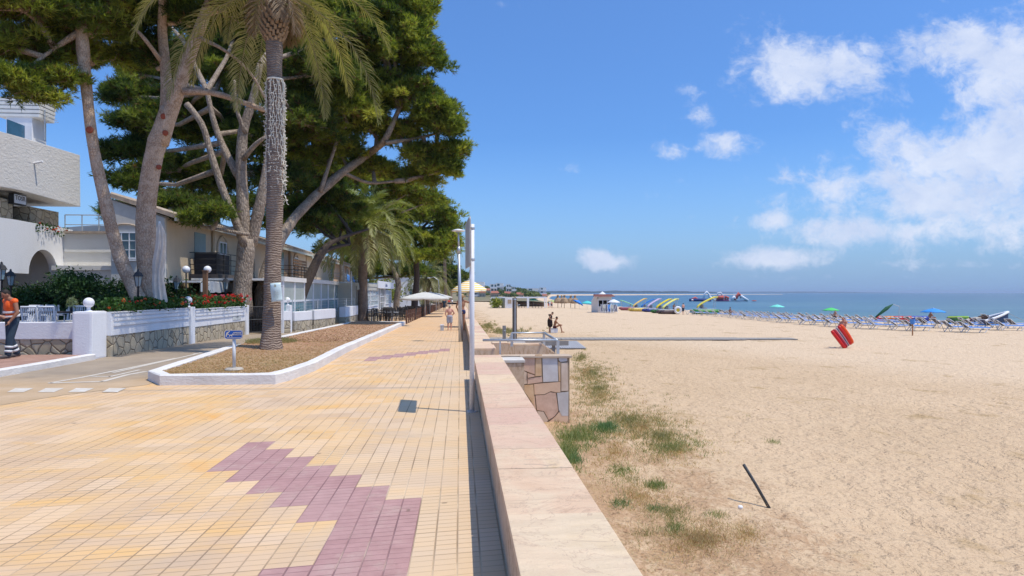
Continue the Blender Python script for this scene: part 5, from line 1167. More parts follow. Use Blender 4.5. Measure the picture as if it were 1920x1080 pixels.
# ---- ground floor canopy strip and bamboo screen in front of the hotel
t = thing('terrace_canopy', 'pale terrace valance with scalloped edge under the black balcony', 'awning', (-11, 33, 2))
m = MB(); m.bx(-12.4, -10.9, 29.6, 41, 2.18, 2.26); m.build('roof_sheet', CANOPYBOX, t); m = MB(); m.grid(lambda u_, v_: Vector((-10.88+.03*math.sin(u_*60), 29.6+11.4*u_, 2.22-.42*v_-.05*abs(math.sin(u_*40))*v_)), 120, 3); m.build('valance', simple('grey_valance', (.52, .54, .55), (.42, .44, .46), 3, .8), t, fix=False)
for y in (29.8, 33.5, 37, 40.8): m = MB(); m.cyl((-10.95, y, -.3), (-10.95, y, 2.2), .05, 8); m.build('post', WOOD, t)
t = thing('bamboo_fence', 'brown bamboo screen fencing along the back of the garden', 'fence', (-11.6, 27.6, -.1))
rb = random.Random(6)
for k in range(6):
    m = MB(); y0 = 27.6+2.35*k
    for i in range(26): y = y0+i*.09; m.box((-11.6+rb.uniform(-.02, .02)-.35*max(0, 1), y, .85+rb.uniform(-.03, .04)), (.05, .085, 1.9+rb.uniform(-.08, .12)))
    m.build('screen_panel', BAMBOO, t, fix=False)
# ---- glazed veranda
XV = -8.2
t = thing('veranda', 'long glazed veranda with plastic sheet panels and pale fascia beside the path', 'building', (XV-1.5, 40, -.3))
y0, y1 = 32.3, 49.5
m = MB(); m.bx(XV-.15, XV-4.1, y0, y1, 2.32, 2.42); m.bx(XV+.12, XV-.15, y0-.1, y1+.1, 2.28, 2.50); m.build('fascia_roof', CANOPYBOX, t)
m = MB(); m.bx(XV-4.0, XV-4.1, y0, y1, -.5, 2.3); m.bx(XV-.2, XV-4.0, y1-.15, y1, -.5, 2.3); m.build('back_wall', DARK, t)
n = 8; st_ = (y1-y0)/n
for i in range(n+1): m = MB(); m.bx(XV-.06, XV+.06, y0+i*st_-.07, y0+i*st_+.07, -.5, 2.28); m.build('upright', LWHITE, t)
m = MB(); m.bx(XV-.05, XV+.05, y0+.07, y1-.07, 1.30, 1.40); m.bx(XV-.05, XV+.05, y0+.07, y1-.07, .55, .62); m.build('crossbar', LWHITE, t)
for i in range(n):
    q0, q1 = y0+i*st_+.075, y0+(i+1)*st_-.075
    m = MB(); m.bx(XV-.01, XV+.012, q0, q1, 1.402, 2.27); m.build('upper_panel', MEMB if i < 6 else GLASSP, t); m = MB(); m.bx(XV-.012, XV+.01, q0, q1, .625, 1.298); m.build('lower_panel', TEAL if i != 3 else MEMB, t); m = MB(); m.bx(XV-.012, XV+.01, q0, q1, -.4, .548); m.build('kick_panel', GREYW, t)
t = thing('roadside_wall', 'patchy white over stone low wall in short blocks below the veranda fence', 'wall', (-7.4, 39, -.3))
pts = [(Vector((-8.05, 33.3, 0)), Vector((-7.62, 35.1, 0)), 0), (Vector((-7.60, 35.5, 0)), Vector((-7.1, 38.6, 0)), .06), (Vector((-6.98, 41.2, 0)), Vector((-6.93, 45.8, 0)), .16)]
for p, q, dz in pts:
    ang = math.atan2(q.y-p.y, q.x-p.x)-math.pi/2; L_ = (q-p).length; c = (p+q)/2; z = gz(c.y)
    m = MB(); m.box((c.x, c.y, z+.22), (.34, L_, .64), rz=ang); m.build('stone_base', STONE, t); m = MB(); m.box((c.x, c.y, z+.54+.22+dz/2), (.38, L_+.02, .44+dz), rz=ang); m.build('white_band', WHITE, t, bevel=.03)
t = thing('mesh_fence', 'thin grey wire mesh fence on posts above the patchy low wall', 'fence', (-7.6, 38, .5))
p0, p1 = Vector((-8.0, 33.3, .35)), Vector((-7.0, 45.8, .35)); m = MB(); k = 46
for i in range(k+1): p = p0.lerp(p1, i/k); m.tube([p, p+Vector((0, 0, 1.0))], .006, 4)
for j in range(8): z = .15*j; m.tube([p0+Vector((0, 0, z)), p1+Vector((0, 0, z))], .006, 4)
m.build('mesh', GALV, t, fix=False)
for i in range(7): p = p0.lerp(p1, i/6); m = MB(); m.tube([p, p+Vector((0, 0, 1.05))], .025, 6); m.build('post', GALV, t)
# ---- white restaurant
XR = -6.7
def restaurant():
    t = thing('restaurant', 'white restaurant pavilion with multi pane windows and a lettered fascia board', 'building', (XR-3, 58, -.5))
    y0, y1 = 46.5, 67.0; zf = -.45
    zt = 2.30
    m = MB(); m.bx(XR, XR-.2, y0, y1, zf-.3, .42); m.build('stone_base', STONE, t)
    m = MB(); m.bx(XR+.02, XR-.2, y0, 56.8, .42, .95); m.bx(XR+.02, XR-.2, 61.2, y1, .42, .95); m.build('dado', WHITE, t)
    m = MB(); m.bx(XR-.25, XR-8, y0, y1, zf, zt-.1); m.build('inner_wall', GREYW, t)
    m = MB(); m.bx(XR+.15, XR-8, y0-.1, y1+.1, zt-.1, zt+.12); m.bx(XR+.12, XR-.2, y0-.1, 56, zt-.35, zt-.1); m.build('roof', GREYW, t)
    m = MB(); m.bx(XR+.16, XR+.24, 54.6, y1+.2, zt-.18, zt+.42); m.bx(XR+.16, XR-3, y1+.12, y1+.2, zt-.18, zt+.42); fb = m.build('fascia_board', LWHITE, t)
    flat_txt('La Pineda', .42, Matrix.Translation((XR+.25, 60.5, zt+.10)) @ Matrix.Rotation(R(90), 4, 'Z') @ RX, simple('lettering_blue', (.12, .16, .32)), fb, bold=.01)
    for yc_, w_, nx in ((49.2, 3.6, 5), (53.8, 4.6, 6), (64.2, 4.4, 6)):
        window(t, (XR+.02, yc_, 1.35), w_, .9+.35, nx=nx, nz=3, glass=GLASSP)
    m = MB(); m.bx(XR-.02, XR-.06, 57.6, 60.5, zf+.5, zt-.2); m.build('door_glass', GLASS, t)
    m = MB(); m.bx(XR, XR+.06, 57.4, 57.6, zf+.4, zt-.15); m.bx(XR, XR+.06, 60.5, 60.7, zf+.4, zt-.15); m.bx(XR, XR+.06, 57.6, 60.5, zt-.22, zt-.12); [m.bx(XR, XR+.03, 57.6, 60.5, z, z+.05) for z in (.4, .9, 1.4)]; [m.bx(XR, XR+.03, 57.6+i*.72, 57.65+i*.72, zf+.5, zt-.2) for i in range(1, 4)]; m.build('door_frame', LWHITE, t, fix=False)
    for k in range(3): m = MB(); m.bx(XR, XR+1.5-.4*k, 57, 61, zf-.1+.2*k, zf+.1+.2*k); m.build('step', VEIN, t)
    m = MB(); [m.bx(XR, XR+.05, y, y+.12, .95, zt-.1) for y in (46.6, 51.4, 56.6, 61.5, 66.8)]; m.build('upright', LWHITE, t)
restaurant()
# big blank building behind everything, closing the street
t = thing('apartment_building', 'white gabled building glimpsed between trunks behind the restaurant', 'building', tuple(P(745, 560, 150)))
p = P(730, 549, 150); m = MB(); m.prism([(p.x-4, p.y, -2), (p.x+9, p.y, -2), (p.x+9, p.y, 3.2), (p.x+6, p.y, 5.6), (p.x-4, p.y, 4.2)], (0, 12, 0)); m.build('wall', CANOPYBOX, t); m = MB(); m.prism([(p.x-4.2, p.y-.2, 4.22), (p.x+6, p.y-.2, 5.63), (p.x+6, p.y-.2, 5.8), (p.x-4.2, p.y-.2, 4.4)], (0, 12.4, 0)); m.build('roof', TILE, t)
window(t, (p.x+1, p.y, 2.0), 1.4, 1.4, 'y'); window(t, (p.x+5, p.y, 2.0), 1.4, 1.4, 'y')
# ================================================================ PEOPLE
SKIN = simple('skin', (.52, .29, .19), (.44, .235, .15), 5, .55); SKINT = simple('skin_tanned', (.38, .19, .11), (.31, .15, .085), 5, .55); SKINP = simple('skin_pink', (.62, .34, .25), (.55, .26, .19), 5, .55)
HAIRD = simple('dark_hair', (.03, .022, .018)); HAIRG = simple('grey_hair', (.38, .35, .31)); HAIRB = simple('blond_hair', (.45, .30, .15))
def remesh(mb, name, mat, parent, vox=.018, smooth=4):
    """fuse overlapping tapered limbs into one continuous skin"""
    me = bpy.data.meshes.new(name); inv = root_mat(parent).inverted(); me.from_pydata([inv @ v for v in mb.v], [], mb.f); me.update()
    tmp = bpy.data.objects.new('tmp', me); SC.collection.objects.link(tmp); bm = bmesh.new(); bm.from_mesh(me); bmesh.ops.recalc_face_normals(bm, faces=bm.faces); bm.to_mesh(me); bm.free()
    r = tmp.modifiers.new('r', 'REMESH'); r.mode = 'VOXEL'; r.voxel_size = vox; s_ = tmp.modifiers.new('s', 'SMOOTH'); s_.iterations = smooth; s_.factor = .5
    dg = bpy.context.evaluated_depsgraph_get(); out = bpy.data.meshes.new_from_object(tmp.evaluated_get(dg)); bpy.data.objects.remove(tmp); out.materials.clear(); out.name = name
    return link_mesh(name, out, mat, parent, True)
def limb(m, pts, rs, n=10):
    pts = [Vector(p) for p in pts]
    for (p, r), (q, s) in zip(zip(pts, rs), list(zip(pts, rs))[1:]): m.tube([p, q], [r, s], n)
    for p, r in zip(pts, rs): m.ball(p, r, n, 7)
def skeleton(H, pose):
    k = H/1.75
    J = dict(head=(0, .02, 1.62), neck=(0, 0, 1.47), chest=(0, 0, 1.28), waist=(0, 0, 1.06), pelvis=(0, 0, .95))
    for s, n in ((-1, 'l'), (1, 'r')):
        J.update({'sh'+n: (s*.19, 0, 1.42), 'el'+n: (s*.25, -.02, 1.13), 'wr'+n: (s*.25, .06, .87), 'hip'+n: (s*.095, 0, .92), 'kn'+n: (s*.10, .02, .50), 'an'+n: (s*.10, -.02, .09), 'toe'+n: (s*.115, .16, .035)})
    J.update(pose); return {a: Vector(b_)*k for a, b_ in J.items()}, k
def person(label, loc, rz, H=1.75, pose={}, skin=SKIN, hair=HAIRD, clothes=(), vox=.018, fat=1.0, hair_long=False, hat=None, fem=False):
    t = thing('person', label, 'person', tuple(loc), rz); M_ = root_mat(t); J, k = skeleton(H, pose); T = lambda v: M_ @ Vector(v); f = fat*k
    m = MB(); ch = J['chest']; pel = J['pelvis']; ax = (J['neck']-pel)
    limb(m, [T(J['neck']), T(J['neck'].lerp(J['head'], .55))], [.056*k, .05*k])
    hd = J['head']; up = (hd-J['neck']).normalized(); q = Vector((0, 0, 1)).rotation_difference(up).to_matrix(); fw = pose.get('_fw', None)
    rotm = Matrix.Rotation(rz, 3, 'Z') @ q
    m.ball(T(hd), (.075*k, .092*k, .112*k), 14, 11, rot=rotm); m.ball(T(hd+q @ Vector((0, .03, -.06))*k), (.055*k, .06*k, .06*k), 12, 8, rot=rotm)
    m.ball(T(hd+q @ Vector((0, .10, -.01))*k), (.016*k, .022*k, .026*k), 8, 6, rot=rotm)
    for s in (-1, 1): m.ball(T(hd+q @ Vector((s*.078, 0, 0))*k), (.012*k, .022*k, .032*k), 6, 6, rot=rotm)
    sl, sr = J['shl'], J['shr']; w = (sr-sl).length/2
    bq = Vector((0, 0, 1)).rotation_difference(ax.normalized()).to_matrix(); br = Matrix.Rotation(rz, 3, 'Z') @ bq
    m.ball(T(ch), (w*.88, .115*f, .20*k), 14, 10, rot=br); m.ball(T(J['waist']), (.135*f, .105*f, .17*k), 14, 9, rot=br); m.ball(T(pel), (.165*f, .125*f, .13*k), 14, 9, rot=br)
    limb(m, [T(sl), T(J['neck']), T(sr)], [.062*k, .07*k, .062*k])
    if fem:
        for s in (-1, 1): m.ball(T(ch+bq @ Vector((s*.075, .085, .02))*k), .06*k, 10, 8)
    for n in 'lr':
        limb(m, [T(J['sh'+n]), T(J['el'+n]), T(J['wr'+n])], [.056*f, .042*f, .029*k])
        wr, el = J['wr'+n], J['el'+n]; dd = (wr-el).normalized(); hp = wr+dd*.05*k; m.ball(T(hp), (.030*k, .040*k, .048*k), 10, 7)
        x_, y_ = frame_of(dd); s = -1 if n == 'l' else 1
        for i in range(4):
            r0 = hp+dd*.035*k+x_*(i-1.5)*.018*k; r1 = r0+dd*(.036-.003*abs(i-1.2))*k+y_*.008*k; r2 = r1+dd*.022*k+y_*.022*k; limb(m, [T(r0), T(r1), T(r2)], [.0098*k, .0092*k, .008*k], 6)
        th = hp+x_*.032*k-dd*.01*k; limb(m, [T(th), T(th+x_*.02*k+dd*.025*k), T(th+x_*.024*k+dd*.05*k)], [.012*k, .0105*k, .009*k], 6)
        limb(m, [T(J['hip'+n]), T(J['kn'+n]), T(J['kn'+n].lerp(J['an'+n], .35)), T(J['an'+n])], [.085*f, .056*f, .056*f, .036*k])
        an, toe = J['an'+n], J['toe'+n]; heel = an+(an-toe)*Vector((.28, .28, 0)); heel = Vector((an.x-(toe.x-an.x)*.25, an.y-(toe.y-an.y)*.25, toe.z+.01*k)); limb(m, [T(heel), T(an.lerp(toe, .5)+Vector((0, 0, -.01*k))), T(toe)], [.034*k, .036*k, .026*k])
    remesh(m, 'body', skin, t, vox)
    for s in (-1, 1):
        e = MB(); e.ball(T(hd+q @ Vector((s*.032, .080, .012))*k), .010*k, 6, 5); e.build('eye', HAIRD, t)
    if hair is not None:
        h = MB(); h.ball(T(hd+q @ Vector((0, -.022, .028))*k), (.083*k, .092*k, .100*k), 14, 10, rot=rotm)
        if hair_long: limb(h, [T(hd+q @ Vector((0, -.07, 0))*k), T(hd+q @ Vector((0, -.10, -.16))*k), T(J['neck']+Vector((0, -.10, -.14))*k)], [.07*k, .06*k, .035*k])
        remesh(h, 'hair', hair, t, vox, 2)
    if hat:
        h = MB(); h.lathe([(.105*k, .0), (.10*k, .06), (.09*k, .10), (.03, .125)], n=16, M=Matrix.Translation(T(hd+q @ Vector((0, -.01, .05))*k)) @ rotm.to_4x4()); h.lathe([(.20*k, -.02), (.20*k, -.012), (.09*k, .02), (.09*k, 0)], n=18, M=Matrix.Translation(T(hd+q @ Vector((0, -.01, .05))*k)) @ rotm.to_4x4()); h.build('hat', hat, t, smooth=True)
    for c in clothes:
        kind, cm = c[0], c[1]; g_ = MB(); e = .016*k
        if kind in ('shirt', 'vest', 'dress', 'top'):
            if kind != 'top':
                g_.ball(T(ch), (w*.88+e, .115*f+e, .20*k+e*.3), 14, 10, rot=br); g_.ball(T(J['waist']), (.135*f+e*1.3, .105*f+e*1.5, .17*k), 14, 9, rot=br); limb(g_, [T(sl), T(sl.lerp(sr, .5)+Vector((0, 0, -.02))), T(sr)], [.062*k+e, .06*k+e, .062*k+e])
            else: g_.ball(T(ch+Vector((0, 0, -.01))), (w*.80+e, .125*f+e, .10*k), 14, 10, rot=br)
            if kind == 'shirt':
                for n in 'lr': limb(g_, [T(J['sh'+n]), T(J['sh'+n].lerp(J['el'+n], .75))], [.060*f+e, .052*f+e])
            if kind == 'dress': limb(g_, [T(J['waist']), T(pel), T((J['knl']+J['knr'])/2+Vector((0, 0, .12*k)))], [.15*f+e, .19*f+e, .20*f+e], 14)
        if kind in ('shorts', 'trousers', 'briefs'):
            fr = {'shorts': .80, 'trousers': 1.0, 'briefs': .12}[kind]; g_.ball(T(pel+Vector((0, 0, .01))), (.165*f+e, .125*f+e, .125*k if kind != 'briefs' else .085*k), 14, 9, rot=br)
            for n in 'lr':
                hp, kn, an = J['hip'+n], J['kn'+n], J['an'+n]; ee = e*(2.0 if kind == 'shorts' else 1.2)
                if kind == 'trousers': limb(g_, [T(hp), T(kn), T(an+Vector((0, 0, .02)))], [.085*f+e, .064*f+e*1.3, .058*k+e])
                else: limb(g_, [T(hp), T(hp.lerp(kn, fr))], [.085*f+ee*.8, (.085-.022*fr)*f+ee])
        if kind == 'band':                                # reflective bands round a segment: (kind, mat, centre, direction, radius, height)
            for (cj, cj2, fpos, rad, hh) in c[2]:
                a_, b2 = J[cj], J[cj2]; p = a_.lerp(b2, fpos); d = (b2-a_).normalized(); g2 = MB(); g2.tube([T(p-d*hh/2), T(p+d*hh/2)], rad*k, 16); g2.build('reflective_band', cm, t, smooth=True)
            continue
        if kind == 'wband':
            for (fpos, hh) in c[2]:
                p = pel.lerp(ch, fpos); g2 = MB(); g2.lathe([(1, -hh/2), (1.01, hh/2)], n=20, M=Matrix.Translation(T(p)) @ br.to_4x4() @ Matrix.Diagonal((.172*f+e, .135*f+e, 1, 1))); g2.build('reflective_band', cm, t, smooth=True)
            continue
        if kind == 'shoes':
            for n in 'lr':
                an, toe = J['an'+n], J['toe'+n]; g2 = MB(); limb(g2, [T(an+(an-toe)*Vector((.3, .3, 0))+Vector((0, 0, -.035*k))), T(an.lerp(toe, .5)+Vector((0, 0, -.01*k))), T(toe+Vector((0, 0, .01)))], [.046*k, .05*k, .038*k]); remesh(g2, 'shoe', cm, t, .015, 2)
            continue
        remesh(g_, {'shirt': 'shirt', 'vest': 'vest', 'dress': 'dress', 'top': 'swim_top', 'shorts': 'shorts', 'trousers': 'trousers', 'briefs': 'swim_briefs'}[kind], cm, t, vox, 2)
    return t
ORANGE = simple('orange_hi_vis', (.95, .17, .03), (.85, .13, .02), 6, .6); NAVY = simple('navy_cloth', (.025, .045, .075), (.035, .06, .09), 6, .8); SILV = simple('reflective_silver', (.72, .74, .76), (.66, .68, .70), 6, .4)
# worker looking down, walking towards the camera's left, and his mate at the frame edge
wk = G(23, 671, .13)
person('worker in orange sleeveless vest and dark trousers with reflective bands, head bowed, on the sidewalk', (wk.x, wk.y, .13), R(150), 1.74,
       pose=dict(head=(0, .15, 1.585), neck=(0, .07, 1.47), chest=(0, .035, 1.28), shl=(-.20, .05, 1.42), shr=(.20, .04, 1.42), ell=(-.27, .03, 1.13), wrl=(-.22, .17, .92), elr=(.26, .04, 1.12), wrr=(.20, .20, .93),
                 knl=(-.09, .10, .50), anl=(-.08, .14, .09), toel=(-.09, .32, .035), knr=(.10, .0, .49), anr=(.10, -.16, .10), toer=(.11, .02, .035)),
       skin=simple('skin_worker', (.36, .18, .11), (.29, .14, .085), 5, .55), hair=HAIRD, vox=.013, fat=1.10,
       clothes=[('vest', ORANGE), ('trousers', NAVY), ('shoes', simple('work_boot', (.10, .09, .09))), ('wband', SILV, [(.30, .05), (.62, .05)]), ('band', SILV, [('knl', 'anl', .52, .088, .055), ('knl', 'anl', .78, .086, .055), ('knr', 'anr', .52, .088, .055), ('knr', 'anr', .78, .086, .055)])])
wk2 = G(-22, 676, .13)
person('second worker in orange vest cut by the left edge of the picture', (wk2.x, wk2.y, .13), R(-70), 1.76, pose=dict(elr=(.26, .1, 1.14), wrr=(.2, .3, 1.05), knl=(-.1, .12, .5), anl=(-.1, .05, .09)), vox=.016, clothes=[('shirt', ORANGE), ('trousers', NAVY), ('band', SILV, [('knl', 'anl', .6, .088, .06), ('knr', 'anr', .6, .088, .06)])])
# two bathers on the promenade
p = GP(866, 619); person('tall bather with raised arm in navy swim briefs standing under the striped parasol', p, R(0), 1.80,
       pose=dict(elr=(.42, .08, 1.34), wrr=(.44, .16, 1.62), ell=(-.27, .02, 1.16), wrl=(-.20, .16, .98), knl=(-.10, .03, .5), anl=(-.15, -.06, .09), toel=(-.17, .10, .035)), skin=SKINT, hair=HAIRB, hat=simple('straw_hat', (.55, .38, .20)), clothes=[('briefs', simple('navy_briefs', (.02, .03, .12)))], vox=.018, fat=.97)
p = GP(843, 619.5); person('short bare backed bather in pale grey swim shorts seen from behind', p, R(6), 1.28,
       pose=dict(ell=(-.30, -.02, 1.16), wrl=(-.22, .12, 1.0), elr=(.32, .0, 1.18), wrr=(.20, .14, 1.05)), skin=SKINP, hair=HAIRG, clothes=[('shorts', simple('grey_shorts', (.45, .45, .48), (.36, .36, .40), 20))], vox=.016, fat=1.18)
# couple on the sand
p = W((1031-960)/1280*50, 50, 0); p.z = beach_z(p.x, p.y)
person('person in a loose dark dress standing on the sand leaning over a seated bather', p, R(-80), 1.58, pose=dict(head=(0, .22, 1.55), neck=(0, .12, 1.45), chest=(0, .06, 1.26), ell=(-.2, .2, 1.15), wrl=(-.12, .35, 1.15), elr=(.24, -.12, 1.16), wrr=(.24, .05, 1.05)), skin=SKIN, hair=simple('brown_hair', (.10, .05, .03)), clothes=[('dress', simple('dark_dress', (.030, .018, .018)))], vox=.02, fat=1.0, fem=True)
p = W((1041.5-960)/1280*49.6, 49.6, 0); p.z = beach_z(p.x, p.y)
person('tanned bather sitting on a cooler with knees up beside the dark dressed person', p, R(-95), 1.70, pose=dict(head=(0, .10, 1.10), neck=(0, .04, .96), chest=(0, .0, .78), waist=(0, -.06, .56), pelvis=(0, -.08, .42), shl=(-.19, .02, .90), shr=(.19, .02, .90), ell=(-.26, .22, .66), wrl=(-.14, .42, .60), elr=(.26, .22, .66), wrr=(.14, .42, .60), hipl=(-.1, -.06, .40), hipr=(.1, -.06, .40), knl=(-.12, .36, .60), knr=(.12, .36, .60), anl=(-.12, .50, .12), anr=(.12, .46, .12), toel=(-.12, .68, .04), toer=(.12, .64, .04)), skin=SKINT, hair=HAIRD, clothes=[('briefs', simple('maroon_briefs', (.10, .015, .02)))], vox=.02)
t = thing('cooler', 'pale cool box the seated bather sits on', 'cool box', tuple(p)); m = MB(); c = root_mat(t).translation; m.box((c.x-.1, c.y, c.z+.15), (.5, .35, .28)); m.build('box', LWHITE, t, bevel=.02); m = MB(); m.box((c.x-.1, c.y, c.z+.31), (.52, .37, .04)); m.build('lid', GALV, t, bevel=.01)
# person with the big red float
p = W((1582-960)/1280*36.4, 36.4, 0); p.z = beach_z(p.x, p.y); WF = p.copy()
person('person with arms raised carrying a big red inflatable mattress across the sand', p, R(110), 1.64, pose=dict(head=(0, .04, 1.60), ell=(-.34, .18, 1.46), wrl=(-.10, .16, 1.66), elr=(.28, .16, 1.14), wrr=(.16, .30, 1.0), knl=(-.1, .12, .5), anl=(-.1, .10, .09), toel=(-.1, .27, .035), anr=(.1, -.15, .10)), skin=SKINP, hair=HAIRD, hair_long=True, fem=True, clothes=[('top', simple('pink_top', (.6, .25, .25))), ('briefs', simple('red_briefs', (.45, .05, .05)))], vox=.018)
t = thing('air_mattress', 'long red and orange striped inflatable mattress held upright on the sand', 'air mattress', tuple(p)); RED = simple('red_vinyl', (.72, .025, .02), (.60, .02, .018), 5, .3); ORV = simple('orange_vinyl', (.85, .10, .015), (.75, .07, .01), 5, .3)
cA = P(1568, 615, 36.0); cB = P(1592, 649, 35.9); ax_ = (cB-cA); wd = Vector((CT, -ST, 0)); u0 = ax_.normalized(); side = (wd - u0*wd.dot(u0)).normalized(); nn_ = u0.cross(side)
for i, (mt, wof) in enumerate(((RED, -.34), (simple('dark_red_vinyl', (.42, .02, .035)), -.20), (simple('pale_vinyl', (.70, .50, .50)), -.07), (simple('navy_stripe', (.03, .03, .10)), -.01), (simple('pale_vinyl_trim', (.72, .55, .55)), .05), (RED, .18), (ORV, .33))):
    r = (.095, .085, .034, .024, .034, .095, .105)[i]; m = MB(); tap = .78
    pts = [cA + ax_*f + side*wof*.86*(1.0-.18*f+.08*math.sin(math.pi*f)) + nn_*(.06*math.sin(f*3)) for f in [j/12-.02 for j in range(13)]]; m.tube(pts, [r*(.6 if j in (0, 12) else 1) for j in range(13)], 10); m.build('air_tube', mt, t, smooth=True)
# white cool box on the promenade
t = thing('bin_box', 'small white and grey box standing on the promenade near the two bathers', 'box', tuple(GP(829, 620))); c = GP(829, 620); m = MB(); m.box((c.x, c.y, c.z+.13), (.17, .3, .26)); m.build('box', GALV, t, bevel=.01); m = MB(); m.box((c.x, c.y, c.z+.285), (.19, .32, .05)); m.build('lid', LWHITE, t, bevel=.01)
# striped parasol
def parasol(name, label, base, h, rad, mat, tilt=(0, 0), pole_r=.02, ribs=8, cat='parasol', drop=.42, valance=.12, group=None, polem=ALU, square=False, n=16, trans=None):
    t = thing(name, label, cat, tuple(base), group=group); top = Vector(base)+Vector((0, 0, h)); q = Matrix.Rotation(tilt[0], 4, 'X') @ Matrix.Rotation(tilt[1], 4, 'Y')
    m = MB(); m.tube([base, top-Vector((0, 0, .05))], pole_r, 8); m.build('pole', polem, t, smooth=True)
    M_ = Matrix.Translation(top) @ q; m = MB(); K = ribs*4; rings = []
    for f in (0.02, .25, .5, .75, 1.0):
        ring = []
        for j in range(K):
            a = 2*math.pi*j/K; sag = .035*rad*f*(math.cos(a*ribs)-1)*.5*(1 if not square else .3); rr_ = rad*f
            if square: c_, s_ = math.cos(a), math.sin(a); rr_ = rad*f/max(abs(c_), abs(s_))
            ring.append(M_ @ Vector((rr_*math.cos(a), rr_*math.sin(a), -drop*rad*f**1.25*(1 if not square else 1)+sag)))
        rings.append(m.addv(ring))
    if valance:
        rings.append(m.addv([m.v[rings[-1]+j]+Vector((0, 0, -valance*(1 if j % 4 else .6))) for j in range(K)]))
    for a_, b2 in zip(rings, rings[1:]):
        for j in range(K): m.face((a_+j, a_+(j+1) % K, b2+(j+1) % K, b2+j))
    m.face([rings[0]+j for j in range(K)]); o = m.build('canopy', mat, t, fix=False, smooth=True); sd = o.modifiers.new('thick', 'SOLIDIFY'); sd.thickness = .008
    m = MB()
    for j in range(ribs):
        a = 2*math.pi*j/ribs; kk = rad/(max(abs(math.cos(a)), abs(math.sin(a)))) if square else rad; m.tube([M_ @ Vector((0, 0, -.05)), M_ @ Vector((kk*.98*math.cos(a), kk*.98*math.sin(a), -drop*rad-.02))], .008, 4)
    m.build('ribs', polem, t, fix=False); m = MB(); m.ball(M_ @ Vector((0, 0, .03)), .035, 8, 6); m.build('finial', polem, t); return t
STRIPE = m_stripes('yellow_stripes', (.86, .62, .20), (.84, .79, .66), 7, 'z')
bp = P(879, 560, 38.5); bp.z = gz(38)+.3; parasol('beach_parasol', 'yellow and cream striped parasol with fringe above the two bathers', bp, 2.48-bp.z, .98, m_stripes('yellow_stripes2', (.86, .56, .12), (.84, .80, .68), 9.0, 'z'), tilt=(.08, -.03), valance=.10, drop=.55)
# ================================================================ BEACH FURNITURE
def bp_(xc, yc, dz=0): p = W(xc, yc, 0); p.z = beach_z(p.x, p.y)+dz; return p
def PB(px, d, dz=0): return bp_((px-960)/1280*d, d, dz)
proto = None
def sunbed_proto():
    t = thing('sunbed', 'x', 'sunbed'); F = .024
    # local: long axis +x, head at -x
    m = MB()
    for s in (-.30, .30):
        m.tube([(-.35, s, .36), (1.15, s, .34)], F, 6); m.tube([(-.35, s, .36), (-1.0, s, .82)], F, 6)
        m.tube([(1.0, s, .34), (.72, s, .0)], F*1.15, 6); m.tube([(-.30, s, .35), (-.62, s, .0)], F, 6)
    m.tube([(1.15, -.3, .34), (1.15, .3, .34)], F, 6); m.tube([(-1.0, -.3, .82), (-1.0, .3, .82)], F, 6); m.tube([(-.35, -.3, .36), (-.35, .3, .36)], F, 6)
    m.build('frame', LWHITE, t, fix=False)
    for s in (-.31, .31):
        m = MB(); m.tube([(-.95, s, .78), (-.62, s, .02), (-.30, s, .35)], F*.95, 6); m.build('leg', GALV, t, fix=False)
    m = MB(); m.box((.42, 0, .39), (1.5, .54, .07)); m.build('seat', BLUEF, t, bevel=.01)
    m = MB(); q = Matrix.Translation((-.675, 0, .615)) @ Matrix.Rotation(math.atan2(.46, .65), 4, 'Y'); m.box(None, (.80, .52, .03), M=q); m.build('backrest', DARKF, t, bevel=.01)
    return t
proto = sunbed_proto(); first = True; rs = random.Random(12)
ORD = ['first', 'second', 'third', 'fourth', 'fifth', 'sixth', 'seventh', 'eighth', 'ninth', 'tenth', 'eleventh', 'twelfth', 'thirteenth', 'fourteenth', 'fifteenth', 'sixteenth', 'seventeenth', 'eighteenth']
# rows run from the lower right to the far left, parallel to the shore; positions in the camera-aligned frame
rows = []
front = [(34.9, 50.2), (31.7, 52.6), (31.9, 54.5), (29.7, 57.5), (29.3, 61.0), (28.4, 65.5), (28.0, 70), (27.6, 75), (27.2, 80), (27, 85.5), (26.8, 91), (26.6, 98)]
front = [((px-960)/1280*d, d) for px, d in ((1820, 49.8), (1716, 52.2), (1646, 54.5), (1583, 58), (1533, 62), (1487, 66.5), (1449, 71), (1417, 76), (1389, 81), (1361, 87), (1334, 93), (1306, 99))]
mid = [((px-960)/1280*d, d) for px, d in ((1889, 53), (1829, 54.3), (1765, 56.5), (1700, 58.5), (1640, 61), (1590, 64.5), (1541, 68.5), (1500, 73), (1463, 78), (1432, 83), (1403, 89), (1376, 95))]
back = [((px-960)/1280*d, d) for px, d in ((1905, 57.5), (1846, 59), (1741, 61), (1672, 65), (1622, 68.5), (1572, 73), (1527, 78), (1487, 83), (1452, 88), (1423, 94), (1397, 100), (1371, 106))]
rown = ['front', 'middle', 'rear']
for ri, row in enumerate((front, mid, back)):
    for k, (xc, yc) in enumerate(row):
        for j in range(2):
            p = bp_(xc-.55*j+.1, yc+1.05*j, 0); o = proto if first else copy_tree(proto); first = False
            relabel(o, 'blue sunbed, %s of the %s pair from the right in the %s row' % (['nearer', 'farther'][j], ORD[k], rown[ri]), p, -THETA+rs.uniform(-.2, .2), group='blue and white sunbeds along the beach')
